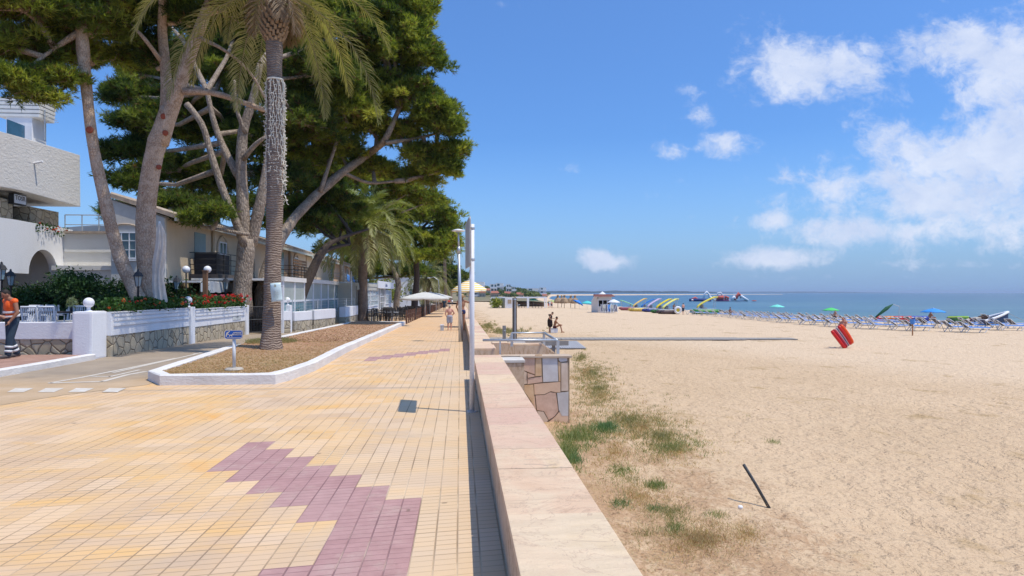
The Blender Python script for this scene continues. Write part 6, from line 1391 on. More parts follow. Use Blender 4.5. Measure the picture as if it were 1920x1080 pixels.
# sun parasols
for px, py, d, rad, col, lb_ in ((1457, 573, 88, .95, (.20, .72, .60), 'turquoise beach parasol above the sunbeds'), (1558, 579.5, 70, .80, (.10, .62, .16), 'bright green beach parasol above the sunbeds'), (1750, 581, 62, 1.0, (.05, .30, .75), 'blue beach parasol above the sunbeds near the boats')):
    p = PB(px, d); topz = CAMH+(549-py)/1280*d; nm = '_'.join(lb_.split()[0:1]); parasol('beach_parasol', lb_, p, topz-p.z+.15, rad, simple(nm+'_canopy', col, tuple(k*.85 for k in col), 3, .7), pole_r=.018, drop=.32, valance=.04)
p = PB(1678, 70); t = thing('folded_parasol', 'dark green parasol leaning folded over by the banana float', 'parasol', tuple(p)); m = MB(); m.tube([p+Vector((-2.6, 0, .2)), p+Vector((-.9, 0, 1.5)), p+Vector((-.2, 0, 1.95))], [.03, .20, .03], 8); m.build('canopy', simple('dark_green_cloth', (.02, .11, .05)), t, smooth=True); m = MB(); m.tube([p+Vector((.35, 0, .3)), p+Vector((.5, 0, 1.7))], .03, 6); m.tube([p+Vector((-.2, 0, 1.95)), p+Vector((.5, 0, 1.7))], .03, 6); m.build('pole', GALV, t)
# blue bin on a wooden stake
p = PB(1711, 46.5); t = thing('litter_bin', 'small blue litter bin fixed on a reddish stake in front of the sunbeds', 'bin', tuple(p)); m = MB(); m.box(p+Vector((0, 0, .55)), (.06, .06, 1.15)); m.build('stake', simple('orange_wood', (.42, .20, .09)), t); m = MB(); m.lathe([(.13, 0), (.17, .34), (.15, .34), (.12, .04)], p+Vector((0, 0, .78)), 14); m.build('bin', BLUEF, t, smooth=False)
# banana floats
def float_tube(label, px0, px1, py, d, r, mats, name='banana_float'):
    t = thing(name, label, 'float', tuple(P((px0+px1)/2, py+3, d))); n = len(mats)*3
    pts = [P(px0+(px1-px0)*i/n, py, d) for i in range(n+1)]
    for i, mt in enumerate(mats):
        m = MB(); seg = pts[i*3:(i+1)*3+1]; rr_ = [r*(.55 if (i == 0 and k == 0) or (i == len(mats)-1 and k == len(seg)-1) else 1) for k in range(len(seg))]; m.tube(seg, rr_, 10); m.build('tube_section', mt, t, smooth=True)
    return t
REDV = simple('red_float', (.60, .04, .03)); BLV = simple('blue_float', (.02, .06, .42)); YEL = simple('yellow_float', (.78, .62, .05), (.70, .52, .03), 4, .35); GRN = simple('green_float', (.05, .24, .03), (.09, .32, .04), 4, .4); LIM = simple('lime_stripe', (.42, .62, .12))
t = float_tube('long banana float, red then blue with white dashes on top, lying at the waterline', 1640, 1742, 598, 76, .34, [REDV, simple('orange_float', (.75, .25, .04)), REDV, REDV, BLV, BLV])
m = MB()
for i in range(12): c = P(1650+i*7.6, 595, 75.7); m.box(c, (.28, .2, .12), rz=-THETA)
m.build('white_dash', LWHITE, t, fix=False)
t = float_tube('thick green tube float with lime stripe beside the motor boat', 1776, 1818, 599, 77, .42, [simple('dark_green_float', (.04, .12, .05)), GRN, GRN])
m = MB(); a_, b2 = P(1777, 594.5, 76.7), P(1816, 594.5, 76.7); m.tube([a_, b2], .08, 6); m.build('lime_band', LIM, t)
# motor boat
def boat():
    d = 76; c = P(1845, 602, d); c.z = -2.05; t = thing('motor_boat', 'white and navy motor boat with raised bow moored at the shore', 'boat', tuple(c)); Lb = 4.9
    X0 = P(1818, 600, d); R_ = Matrix.Translation(c) @ Matrix.Rotation(-THETA-.12, 4, 'Z') @ Matrix.Rotation(R(-13), 4, 'Y')
    def sec(f): 
        w = .95*(1-max(0, (f-.45)/.55)**2.2); return w
    def hull(u_, v_):
        x = -Lb/2+Lb*1.0*v_ ; f = v_; w = max(.02, sec(f)); a = (u_-.5)*2; s = 1 if a > 0 else -1; q = abs(a)
        y = s*w*min(1, q*1.35)**.8; z = -.05+.75*(q**2.0)+.35*f*f*q; x += .35*f*q
        return R_ @ Vector((x, y, z))
    m = MB(); m.grid(hull, 14, 18); hl = m.build('hull', simple('navy_hull', (.03, .07, .16)), t, smooth=True, fix=False); hl.modifiers.new('thick', 'SOLIDIFY').thickness = .03
    m = MB()
    for s in (-1, 1): m.tube([hull(.5+.5*s, i/14)+Vector((0, 0, .02)) for i in range(15)], .13, 8)
    m.build('gunwale', LWHITE, t, smooth=True); m = MB(); m.prism([R_ @ Vector(q) for q in ((-2.2, -.8, .45), (1.2, -.8, .5), (1.2, .8, .5), (-2.2, .8, .45))], (0, 0, .03)); m.build('deck', LWHITE, t)
    m = MB(); m.box(None, (1.5, 1.3, .55), M=R_ @ Matrix.Translation((-1.1, 0, .95))); m.build('console', simple('beige_seat', (.55, .47, .37)), t, bevel=.08); m = MB(); m.box(None, (.7, .9, .5), M=R_ @ Matrix.Translation((.2, 0, 1.0))); m.build('seat', simple('brown_seat', (.16, .09, .06)), t, bevel=.06)
    m = MB(); m.grid(lambda u_, v_: R_ @ Vector((.55-.35*v_, -.55+1.1*u_, .9+.55*v_)), 6, 3); ws = m.build('windscreen', LWHITE, t, fix=False); ws.modifiers.new('thick', 'SOLIDIFY').thickness = .03
    m = MB(); m.box(None, (.35, .4, .9), M=R_ @ Matrix.Translation((-2.55, 0, .55))); m.build('outboard_motor', simple('purple_grey', (.14, .11, .15)), t, bevel=.08)
    m = MB(); m.tube([R_ @ Vector((2.6, 0, 1.1)), R_ @ Vector((3.4, 0, .4)), R_ @ Vector((4.6, 0, -.6))], .02, 4); m.build('mooring_rope', simple('rope', (.35, .33, .3)), t)
boat()
# pedal boats with slides
def pedalo(label, px, d, slide, hull_c, ang=0.0, h=1.9, sc=1.0):
    p = PB(px, d); t = thing('pedal_boat', label, 'pedal boat', tuple(p), -THETA+ang); M_ = root_mat(t) @ Matrix.Scale(sc, 4)
    sm = simple('slide_'+str(px), slide, tuple(k*.88 for k in slide), 4, .35); hm = simple('hull_'+str(px), hull_c, tuple(k*.85 for k in hull_c), 4, .4)
    for s in (-.65, .65):
        m = MB(); m.tube([M_ @ Vector(q) for q in ((-1.7, s, .35), (-1.2, s, .33), (1.2, s, .33), (1.75, s, .48))], [.18*sc, .33*sc, .33*sc, .14*sc], 10); m.build('float', hm, t, smooth=True)
    m = MB(); m.box(None, (2.3, 1.5, .12), M=M_ @ Matrix.Translation((0, 0, .62))); m.build('deck', LWHITE, t, bevel=.03)
    for s in (-.35, .35): m = MB(); m.box(None, (.5, .5, .12), M=M_ @ Matrix.Translation((-.2, s, .80))); m.box(None, (.12, .5, .5), M=M_ @ Matrix.Translation((-.45, s, 1.0))); m.build('seat', simple('seat_'+str(px)+str(s), (.25, .27, .30)), t, bevel=.03)
    def sl(u_, v_):
        f = v_; x = -1.0+2.6*f; z = .75+(h-.75)*(f**.7) if f < .85 else .75+(h-.75)*(.85**.7)+.02; w = .32; a = (u_-.5)*2
        return M_ @ Vector((x, a*w, z+.16*a*a))
    m = MB(); m.grid(sl, 6, 14); o = m.build('slide', sm, t, smooth=True, fix=False); o.modifiers.new('thick', 'SOLIDIFY').thickness = .07
    m = MB()
    for s in (-.3, .3): m.tube([M_ @ Vector((1.15, s, .68)), M_ @ Vector((1.35, s, h-.05))], .03, 6); 
    for k in range(4): z = .85+(h-1)*k/4; m.tube([M_ @ Vector((1.25, -.3, z)), M_ @ Vector((1.25, .3, z))], .02, 5)
    m.build('ladder', GALV, t, fix=False); return t
pedalo('pedal boat with pale mint slide, farthest left of the group', 1178, 132, (.35, .75, .45), (.35, .10, .12), 2.9)
pedalo('pedal boat with orange and yellow slide among the left group', 1197, 122, (.80, .55, .18), (.62, .45, .10), .3, 2.3)
pedalo('pedal boat with deep blue slide in the middle of the group', 1213, 124, (.04, .20, .62), (.10, .22, .12), .2, 2.2)
pedalo('pedal boat with pale lilac slide in the middle of the group', 1224, 118, (.62, .50, .66), (.04, .06, .25), .35, 2.3)
pedalo('pedal boat with bright yellow slide and green hull', 1242, 108, (.82, .66, .04), (.04, .16, .04), .3, 2.25)
pedalo('pedal boat with pale yellow slide nearest to the bathers', 1254, 102, (.82, .78, .22), (.10, .07, .07), .35, 2.25)
pedalo('lone pedal boat with long yellow slide and green hull right of the bathers', 1322, 108, (.82, .72, .12), (.05, .22, .04), .1, 2.2, 1.25)
t = thing('float_ring', 'white float with yellow centre standing by the pale yellow pedal boat', 'float', tuple(PB(1271, 101))); c = PB(1271, 101, .62); m = MB()
m.tube([c+Vector((math.cos(a)*.42, 0, math.sin(a)*.42)) for a in [2*math.pi*i/20 for i in range(21)]], .18, 8, cap=False); m.build('ring', LWHITE, t, smooth=True); m = MB(); m.lathe([(.001, -.05), (.30, -.05), (.30, .05), (.001, .05)], n=16, M=Matrix.Translation(c) @ Matrix.Rotation(R(90), 4, 'X')); m.build('hub', YEL, t)
# kiosk
def kiosk():
    d = 107; p0 = PB(1121, d); t = thing('beach_kiosk', 'small white beach kiosk with brown awning and arched side', 'kiosk', tuple(p0)); zb = p0.z
    q = lambda px, z, dd=d: Vector((P(px, 549, dd).x, P(px, 549, dd).y, z))
    m = MB(); a = q(1109.5, zb); b2 = q(1122, zb, d-1.5); pr = [a, b2, b2+Vector((0, 0, 2.0)), b2.lerp(a, .35)+Vector((0, 0, 2.5)), a.lerp(b2, .3)+Vector((0, 0, 2.4)), a+Vector((0, 0, 1.8))]; m.prism(pr, W(0.2, 2.2, 0)); m.build('side_wall', CANOPYBOX, t)
    b2 = q(1122, zb, d-1.5); c2 = q(1147, zb, d-1.3); m = MB(); m.prism([b2+Vector((0, 0, 1.9)), c2+Vector((0, 0, 1.9)), c2+Vector((0, 0, 2.45)), b2+Vector((0, 0, 2.45))], W(0, 2.2, 0)); m.build('front_fascia', CANOPYBOX, t)
    m = MB(); m.prism([b2+Vector((0, 0, .85)), c2+Vector((0, 0, .85)), c2+Vector((0, 0, .95)), b2+Vector((0, 0, .95))], W(0, 2.2, 0)); m.prism([b2, c2, c2+Vector((0, 0, .85)), b2+Vector((0, 0, .85))], W(0, .1, 0)); m.build('counter', CANOPYBOX, t)
    m = MB(); m.prism([b2+W(0, 2.0), c2+W(0, 2.0), c2+W(0, 2.0)+Vector((0, 0, 1.9)), b2+W(0, 2.0)+Vector((0, 0, 1.9))], W(0, .1, 0)); m.build('back_wall', DARK, t)
    for f in (0, .33, .66, 1): p = b2.lerp(c2, f); m = MB(); m.box(p+Vector((0, 0, 1.4)), (.09, .09, 1.0)); m.build('upright', LWHITE, t)
    m = MB(); m.prism([b2+Vector((-.8, -.5, 2.47)), c2+Vector((.5, -.5, 2.47)), c2+Vector((0, 0, 2.85)), b2+Vector((-.6, 0, 2.85))], W(0, 1.2, 0)); m.build('awning', simple('brown_awning', (.18, .055, .045)), t)
    m = MB(); cc = b2.lerp(c2, .4)+Vector((0, 1, 2.86)); m.lathe([(.6, 0), (.35, .16), (.02, .42)], cc, 8); m.build('roof_cap', LWHITE, t)
kiosk()
p = PB(1150.5, 104); parasol('beach_parasol', 'white parasol with pink lining right of the kiosk', p, 2.1, .95, LWHITE, drop=.45)
def easel(label, px, d, mat, h=1.35, w=.7, lean=.3):
    p = PB(px, d); t = thing('folded_sunbed', label, 'sunbed', tuple(p)); m = MB()
    for s in (-w/2, w/2): m.tube([p+Vector((s, 0, 0)), p+Vector((s*.8, lean, h))], .035, 6)
    m.tube([p+Vector((-w/2, 0, .1)), p+Vector((w*.4, lean, h))], .03, 5); m.build('frame', LWHITE, t, fix=False); m = MB(); m.prism([p+Vector((-w*.42, .02, .25)), p+Vector((w*.42, .02, .25)), p+Vector((w*.36, lean*.9, h*.95)), p+Vector((-w*.36, lean*.9, h*.95))], (0, .03, 0)); m.build('sheet', mat, t)
for i, (px, mt, l_) in enumerate(((1131, DARKF, 'upended sunbed with dark sheet leaning on the kiosk counter'), (1134.5, GREYW, 'upended sunbed with grey sheet second by the kiosk'), (1139, DARKF, 'upended white framed sunbed in the middle of the kiosk stack'), (1143.5, BLUEF, 'upended sunbed with bright blue sheet by the kiosk'), (1149, GREYW, 'upended pale sunbed below the white kiosk parasol'), (1154, DARKF, 'upended sunbed at the right end of the kiosk stack'))):
    easel(l_, px, 103-.25*i, mt)
# beach bar with white pergola
def bar():
    d = 140; p = PB(985, d); t = thing('beach_bar', 'white beach bar with flat pergola roof and a menu board', 'beach bar', tuple(p)); zb = p.z; q = lambda px, z, dd=d: Vector((P(px, 549, dd).x, P(px, 549, dd).y, z))
    H_ = 2.05
    for px in (920.5, 923, 941, 1021, 1024): m = MB(); c = q(px, zb); m.box(c+Vector((0, 0, H_/2)), (.16, .16, H_)); m.build('post', LWHITE, t)
    m = MB(); a, b2 = q(921, zb+H_), q(947, zb+H_); m.prism([a, b2, b2+Vector((0, 0, .22)), a+Vector((0, 0, .22))], W(0, 4)); a, b2 = q(968, zb+H_), q(1025, zb+H_); m.prism([a, b2, b2+Vector((0, 0, .22)), a+Vector((0, 0, .22))], W(0, 5)); m.build('pergola_roof', LWHITE, t)
    m = MB(); a, b2 = q(947, zb, d-2), q(963.5, zb, d-2); m.prism([a, b2, b2+Vector((0, 0, 2.15)), a+Vector((0, 0, 2.15))], W(0, 5)); m.build('kiosk_box', LWHITE, t)
    m = MB(); a, b2 = q(940.5, zb, d-1), q(946.5, zb, d-2.01); m.prism([a, b2, b2+Vector((0, 0, 2.1)), a+Vector((0, 0, 2.1))], W(0, 3)); m.build('kiosk_side', GREYW, t)
    m = MB(); a, b2 = q(952, zb+.95, d-2.05), q(959, zb+.95, d-2.05); m.prism([a, b2, b2+Vector((0, 0, .8)), a+Vector((0, 0, .8))], W(0, .04)); m.build('menu_board', simple('menu_tan', (.50, .38, .26)), t)
    m = MB(); a, b2 = q(988, zb, d-1), q(992, zb, d-1); m.prism([a, b2, b2+Vector((0, 0, H_)), a+Vector((0, 0, H_))], W(0, .5)); m.build('wide_pillar', LWHITE, t)
    m = MB(); a, b2 = q(970, zb+.2, d+5), q(1020, zb+.2, d+5); m.prism([a, b2, b2+Vector((0, 0, .9)), a+Vector((0, 0, .9))], W(0, .1)); m.build('back_screen', simple('dark_brown_screen', (.12, .07, .05), (.22, .16, .11), .8, .8), t)
bar()
for i, px in enumerate((973, 978, 984, 998, 1004, 1010, 1016)):
    c = PB(px, 141.5); t = thing('bar_table', 'dark table with chairs under the beach bar pergola', 'table', tuple(c), group='dark tables under the beach bar pergola'); m = MB(); m.lathe([(.5, .7), (.5, .74), (.03, .75)], c, 10); m.build('tabletop', WOODR if i % 2 else BLACK, t); m = MB(); m.cyl(c, c+Vector((0, 0, .7)), .05, 6); m.build('leg', BLACK, t)
p = PB(1000, 143); parasol('beach_parasol', 'turquoise parasol open under the beach bar pergola', p, 2.0, 1.0, simple('turq_canopy', (.05, .55, .55)), drop=.3)
t = thing('potted_palm', 'leafy potted shrub by the beach bar entrance', 'plant', tuple(PB(930, 138))); rg = np.random.default_rng(4); c = np.array(PB(930, 138, .9)); pts = c+rg.normal(0, 1, (160, 3))*np.array([.5, .4, .45]); tv, tc = needle_tufts(rg, pts, nrm(rg.normal(0, 1, (160, 3))+[0, 0, 1]), .5, 5, .06, pal(rg, 160, PG)); fast_mesh('foliage', tv, None, 3, tc, LEAF, t); m = MB(); m.lathe([(.22, 0), (.3, .45), (.26, .45)], PB(930, 138), 10); m.build('pot', GREYW, t)
# straw parasols
for i, (px, d) in enumerate(((1046, 150), (1053, 158), (1058, 146), (1070, 156), (1078, 147))):
    p = PB(px, d); t = thing('straw_parasol', ['leftmost shaggy straw parasol of the five', 'second straw parasol from the left', 'middle straw parasol of the five', 'fourth straw parasol from the left', 'rightmost shaggy straw parasol of the five'][i], 'parasol', tuple(p)); m = MB(); m.cyl(p, p+Vector((0, 0, 2.6)), .06, 6); m.build('pole', WOOD, t)
    m = MB(); r_ = random.Random(i); m.lathe([(.85, 1.05), (.92, 1.4), (.62, 1.95), (.28, 2.2), (.14, 2.3), (.22, 2.7), (.05, 2.8)], p, 14)
    for v in m.v: v.x += r_.uniform(-.09, .09); v.y += r_.uniform(-.09, .09); v.z += r_.uniform(-.07, .07)
    m.build('thatch', THATCH, t)
for i, (px, d, c, l_) in enumerate(((1086, 140, (.04, .22, .66), 'tilted blue beach parasol right of the straw parasols'), (1101, 138, (.10, .62, .60), 'turquoise beach parasol left of the kiosk'), (1036, 152, (.45, .55, .20), 'lime and cream parasol left of the straw parasols'))):
    parasol('beach_parasol', l_, PB(px, d), 1.7, 1.15, simple('far_canopy_%d' % i, c), tilt=(0, R(28) if i == 0 else 0), drop=.4)
# inflatable water park
def blob_boat(): pass
def inflat(label, px, parts, d=316):
    c = P(px, 565, d); c.z = ZSEA; t = thing('water_inflatable', label, 'inflatable', tuple(c))
    for nm, mt, path, r in parts:
        m = MB(); m.tube([c+W(x, y, z) for x, y, z in path], r, 8); m.build(nm, mt, t, smooth=True)
RF = simple('coral_inflatable', (.62, .13, .10)); 
inflat('white arched inflatable tower on the sea, leftmost of the water park', 1325, [('arch', LWHITE, [(-1.6, 0, .5), (-1, 0, 3.3), (0, 0, 4.4), (1, 0, 3.3), (1.8, 0, .5)], .5), ('base', simple('navy_inflatable', (.04, .07, .22)), [(-8, 0, .5), (-3, 0, .7), (2, 0, .5)], .7), ('ramp', RF, [(-7, 1, .6), (-5, 1, 1.6), (-3.6, 1, .6)], .6), ('slide', LWHITE, [(1, 0, 2.4), (4, 0, .4)], .5)])
inflat('red and white inflatable castle on the sea in the middle of the water park', 1350, [('base', simple('purple_inflatable', (.20, .08, .18)), [(-2, 0, .4), (4, 0, .4)], .6), ('wall', RF, [(-1.5, 0, 1.6), (1.6, 0, 1.9)], .9), ('tower', RF, [(2.5, 0, .8), (2.5, 0, 2.2), (4.0, 0, 1.4)], .6), ('roof_arch', LWHITE, [(-1.5, 0, 2.2), (-.9, 0, 3.9), (.3, 0, 4.1), (1.2, 0, 2.6)], .35), ('walkway', LWHITE, [(4, 0, .3), (13, 0, .3)], .4)])
inflat('red and white inflatable slide on the sea, rightmost of the water park', 1386, [('body', RF, [(-2, 0, .6), (-.2, 0, 3.6), (1.2, 0, 1.8)], .8), ('slide', LWHITE, [(.4, -.6, 2.6), (3.8, -.6, .4)], .6), ('cushion', LWHITE, [(-3.5, 0, .5), (-2.4, 0, 2.0), (-1.2, 0, .5)], .8)])
for px, py, c, l_ in ((1298, 563, LWHITE, 'round white and orange marker float left of the water park'), (1414, 564, RF, 'flat orange marker float right of the water park')):
    d = 300; t = thing('buoy', l_, 'buoy', tuple(P(px, py+2, d))); m = MB(); q = P(px, py, d); m.ball(q, (.55, .55, .5) if px < 1400 else (1.2, .5, .22), 10, 7); m.build('float', c, t, smooth=True); m = MB(); m.lathe([(.56, -.12), (.56, .12)], q, 12); m.build('band', RF, t)
# bathers far off
def bather(label, px, d, rz, sk, pose={}, cl=('briefs', NAVY), H=1.7, hair=HAIRD):
    person(label, PB(px, d), rz, H, pose=pose, skin=sk, hair=hair, clothes=[cl], vox=.035)
bather('bather in dark shorts standing at the water right of the pedal boats', 1281, 98, R(20), SKINP, cl=('shorts', NAVY)); bather('bather standing half hidden between the pedal boat and the white float', 1264, 106, R(-20), SKINT, H=1.6); bather('bather with dark hair behind the white float', 1272.5, 103, R(170), SKINT, H=1.35)
sit = dict(head=(0, .02, .92), neck=(0, 0, .78), chest=(0, -.02, .60), waist=(0, -.06, .38), pelvis=(0, -.08, .22), shl=(-.19, 0, .72), shr=(.19, 0, .72), ell=(-.24, -.1, .45), wrl=(-.22, -.22, .2), elr=(.24, .1, .48), wrr=(.16, .32, .42), hipl=(-.1, -.06, .2), hipr=(.1, -.06, .2), knl=(-.12, .34, .42), knr=(.12, .34, .42), anl=(-.12, .58, .1), anr=(.12, .55, .1), toel=(-.12, .74, .06), toer=(.12, .7, .06))
p = P(1679, 596, 75); person('dark silhouetted bather sitting astride the striped banana float', (p.x, p.y, -1.95), R(-70), 1.7, pose={**sit, 'anl': (-.2, .3, .0), 'anr': (.2, .3, 0)}, skin=simple('skin_dark', (.14, .07, .045)), hair=HAIRD, clothes=[('shorts', NAVY)], vox=.03)
for px, d, l_, sk, h in ((1745, 64, 'bather reclining under the blue parasol', SKINT, .35), (1369, 90, 'bather lying on a sunbed among the far left sunbeds', SKINT, .3), (1566, 72, 'bather reclining on a sunbed under the green parasol', SKIN, .3)):
    q = PB(px, d); person(l_, (q.x, q.y, q.z+h), -THETA-R(90), 1.65, pose=sit, skin=sk, hair=HAIRD, clothes=[('briefs', NAVY)], vox=.03)
q = P(1827, 597, 74.5); person('crouching person in dark clothes working at the stern of the boat', (q.x, q.y, -2.25), R(60), 1.7, pose=dict(head=(0, .42, 1.25), neck=(0, .3, 1.18), chest=(0, .2, 1.05), waist=(0, .05, .95), shl=(-.19, .26, 1.15), shr=(.19, .26, 1.15), ell=(-.2, .4, .9), wrl=(-.15, .55, .75), elr=(.2, .4, .9), wrr=(.15, .55, .75)), skin=SKINT, clothes=[('shirt', simple('purple_shirt', (.10, .07, .13))), ('shorts', NAVY)], vox=.03)
for i, px in enumerate((1031, 1034.5, 1028)):
    q = PB(px, 141); person(['bather in pale clothes outside the right end of the beach bar', 'bather standing with dark shorts by the beach bar corner', 'bather leaning at the beach bar counter end'][i], q, R(40*i), 1.6, skin=(SKIN, SKINP, SKINT)[i], clothes=[('shirt', (LWHITE, SKINP, NAVY)[i]), ('shorts', (LWHITE, NAVY, REDV)[i])], vox=.045)
# ================================================================ GARDEN TERRACE AND SHRUBS
def shrub(label, c, r, seed, n=900, P4=DG, leaf=.07, stems=True, cat='shrub', trunk=None, mat=LEAF, name='shrub'):
    t = thing(name, label, cat, (c[0], c[1], c[2])); rg = np.random.default_rng(seed); C_ = np.array(c)+np.array([0, 0, r[2]])
    K = 14; bl = C_+nrm(rg.normal(0, 1, (K, 3)))*np.array(r)*.62; pts = bl[rg.integers(0, K, n)]+rg.normal(0, 1, (n, 3))*np.array(r)*.24
    d1 = nrm(rg.normal(0, 1, (n, 3))); d2 = nrm(np.cross(d1, rg.normal(0, 1, (n, 3)))); s = leaf*rg.uniform(.6, 1.3, (n, 1)); q = np.stack([pts-d1*s, pts+d2*s*.45, pts+d1*s, pts-d2*s*.45], 1).reshape(-1, 3)
    fast_mesh('foliage', q, None, 4, pal(rg, n, P4), mat, t); m = MB()
    if trunk is None:
        for k in range(5): e = Vector(bl[k]); m.tube([Vector(c), Vector(c).lerp(e, .5)+Vector((0, 0, .05)), e], [.03, .02, .008], 5)
    else: trunk(m, bl)
    m.build('stems', simple('stem_%d' % seed, (.33, .28, .22), (.24, .20, .15)), t, smooth=True, fix=False); return t
FG = np.array([[.012, .035, .012], [.022, .060, .018], [.035, .085, .025], [.06, .12, .04]])
def ftrunk(m, bl):
    f = Vector(fb_); b = Vector((fb_[0], fb_[1], .4)); m.tube([b, b+Vector((.03, 0, .4)), f], [.11, .10, .10], 8)
    for k in range(7): e = Vector(bl[k]); m.tube([f, f.lerp(e, .5)+Vector((0, 0, .1)), e], [.06, .04, .015], 6)
fb_ = P(138, 592, 22); fb_ = (fb_.x, fb_.y, 1.25)
shrub('dark leaved ficus tree with pale forked trunk in the villa terrace', fb_, (.74, .65, .64), 21, n=5200, P4=FG, leaf=.055, trunk=ftrunk, cat='tree', name='ficus_tree')
for i, (px, d, r, l_) in enumerate(((30, 24, (.8, .6, .9), 'dark bush left of the villa porch behind the worker'), (195, 24, (1.2, .7, .95), 'dark bush behind the ficus beside the leaning pine'), (235, 25, (.6, .5, .7), 'leafy shrub between the two pale pine trunks'), (90, 24, (1.0, .6, .7), 'low dark potted plant under the villa arch'),
                                  (305, 27, (.8, .6, .7), 'dark shrub behind the closed parasol'), (345, 29, (.8, .6, .6), 'dark shrub in front of the bamboo screen'), (400, 30, (.8, .5, .6), 'low shrub left of the big dark pine trunk'), (536, 34.5, (.75, .6, .7), 'dense dark bush behind the short wall right of the palm'))):
    p = P(px, 600, d); shrub(l_, (p.x, p.y, gz(p.y)+(.0)), r, 30+i, n=2600, P4=FG, leaf=.07)
for i, (px, d, sx, l_) in enumerate(((690, 92, 4.0, 'bright green bushes behind the restaurant roof, nearer clump'), (712, 96, 3.6, 'bright green bushes behind the restaurant roof, farther clump'), (655, 84, 2.4, 'dark green bush above the veranda end'))):
    p = P(px, 560, d); shrub(l_, (p.x, p.y, gz(p.y)+1.0), (sx, 2.5, 1.7), 50+i, n=3000, P4=PG*.8+.01, leaf=.22)
p = P(205, 600, 27); shrub('long dark leaf mass added for the deep shade behind the villa terrace tables', (p.x, p.y, .4), (3.6, .5, .95), 71, n=15000, P4=FG*.75, leaf=.085, name='shade_foliage', cat='shade_foliage')  # added leaf mass, darkens the terrace back in place of its shade
p = P(80, 600, 26); shrub('dark leaf mass added for the deep shade under the villa arch', (p.x, p.y, .4), (1.9, .5, .85), 72, n=7000, P4=FG*.7, leaf=.08, name='arch_shade_foliage', cat='plant')  # added too, dark leaves standing in for shade below the arch
# chairs and tables on the terrace
def chair_proto(name, label, m1, cat='chair'):
    t = thing(name, label, cat)
    for x in (-.2, .2):
        for y in (-.2, .2): m = MB(); m.tube([(x*1.1, y*1.1, 0), (x, y, .43)], .018, 6); m.build('leg', m1, t)
    m = MB(); m.box((0, 0, .445), (.46, .46, .035)); m.build('seat', m1, t, bevel=.01)
    m = MB(); bk = lambda u_, v_: Vector(((u_-.5)*.42, -.21-.08*v_-.04*math.sin(math.pi*u_), .46+.46*v_))
    for k in range(8): m.tube([bk((k+.5)/8, 0), bk((k+.5)/8, .5), bk((k+.5)/8, .96)], .014, 4)
    m.tube([bk(i/8, 1) for i in range(9)], .028, 6); m.tube([bk(i/8, .02) for i in range(9)], .02, 6); m.tube([bk(0, 0), bk(0, 1)], .022, 6); m.tube([bk(1, 0), bk(1, 1)], .022, 6); m.build('backrest', m1, t, fix=False)
    for s in (-.24, .24): m = MB(); m.tube([(s, -.24, .80), (s, -.22, .68), (s, .20, .66), (s*.95, .2, .44)], .018, 6); m.build('armrest', m1, t)
    return t
wc0 = chair_proto('white_chair', 'x', LWHITE); bc0 = chair_proto('wicker_chair', 'x', simple('dark_wicker', (.05, .05, .052), (.028, .028, .03), 30, .7))
def at_px(px, d, z=.42): p = P(px, 600, d); return (p.x, p.y, z)
wl = [(65, 20.2, 0, 'white plastic chair nearest the worker on the terrace'), (98, 20.3, 0, 'white plastic chair second from the worker with its back to the wall'), (57, 21.4, 180, 'white plastic chair behind the one nearest the worker'), (88, 21.6, 180, 'white plastic chair half hidden in the second row'), (128, 21.6, 170, 'white plastic chair beyond the dark table near the pier'), (156, 21.0, 20, 'white plastic chair just left of the globe finial'), (188, 22.6, 150, 'white plastic chair behind the corner pier')]
tr = MB(); tr.bx(-40, -9.85, 19.3, 31, .15, .40); tag(tr.build('terrace_floor', simple('terrace_tile', (.25, .18, .13), (.18, .13, .10), 3, .8)), kind='structure')
for i, (px, d, rz, l_) in enumerate(wl): relabel(wc0 if i == 0 else copy_tree(wc0), l_, at_px(px, d), R(rz), 'white plastic chairs on the villa terrace')
def table(label, loc, mat, r=.4, h=.74, sq=True, group=None):
    t = thing('table', label, 'table', loc, group=group); x, y, z = loc; m = MB(); m.box((x, y, z+h), (r*2, r*2, .04)); m.build('tabletop', mat, t, bevel=.008); m = MB(); m.cyl((x, y, z), (x, y, z+h-.02), .04, 8); m.lathe([(.25, 0), (.22, .03), (.04, .05)], (x, y, z), 12); m.build('pedestal', mat, t); return t
for i, (px, d, l_) in enumerate(((80, 20.9, 'dark table between the white chairs near the worker'), (140, 20.8, 'dark table left of the corner pier with a menu stand'), (210, 22.5, 'dark terrace table behind the leaning pine foot'))): table(l_, at_px(px, d), simple('dark_table_%d' % i, (.05, .04, .035)))
t = thing('flower_vase', 'small vase with pale blossoms on the dark terrace table', 'vase', at_px(136, 20.7, 1.18)); x, y, z = at_px(136, 20.7, 1.18); m = MB(); m.lathe([(.05, 0), (.07, .08), (.04, .16)], (x, y, z), 10); m.build('vase', BLACK, t); rg = np.random.default_rng(3); pts = np.array([x, y, z+.28])+rg.normal(0, .07, (60, 3)); tv, tc = needle_tufts(rg, pts, nrm(rg.normal(0, 1, (60, 3))), .07, 4, .014, np.tile([.5, .5, .25], (60, 1))); fast_mesh('blossoms', tv, None, 3, tc, LEAF, t)
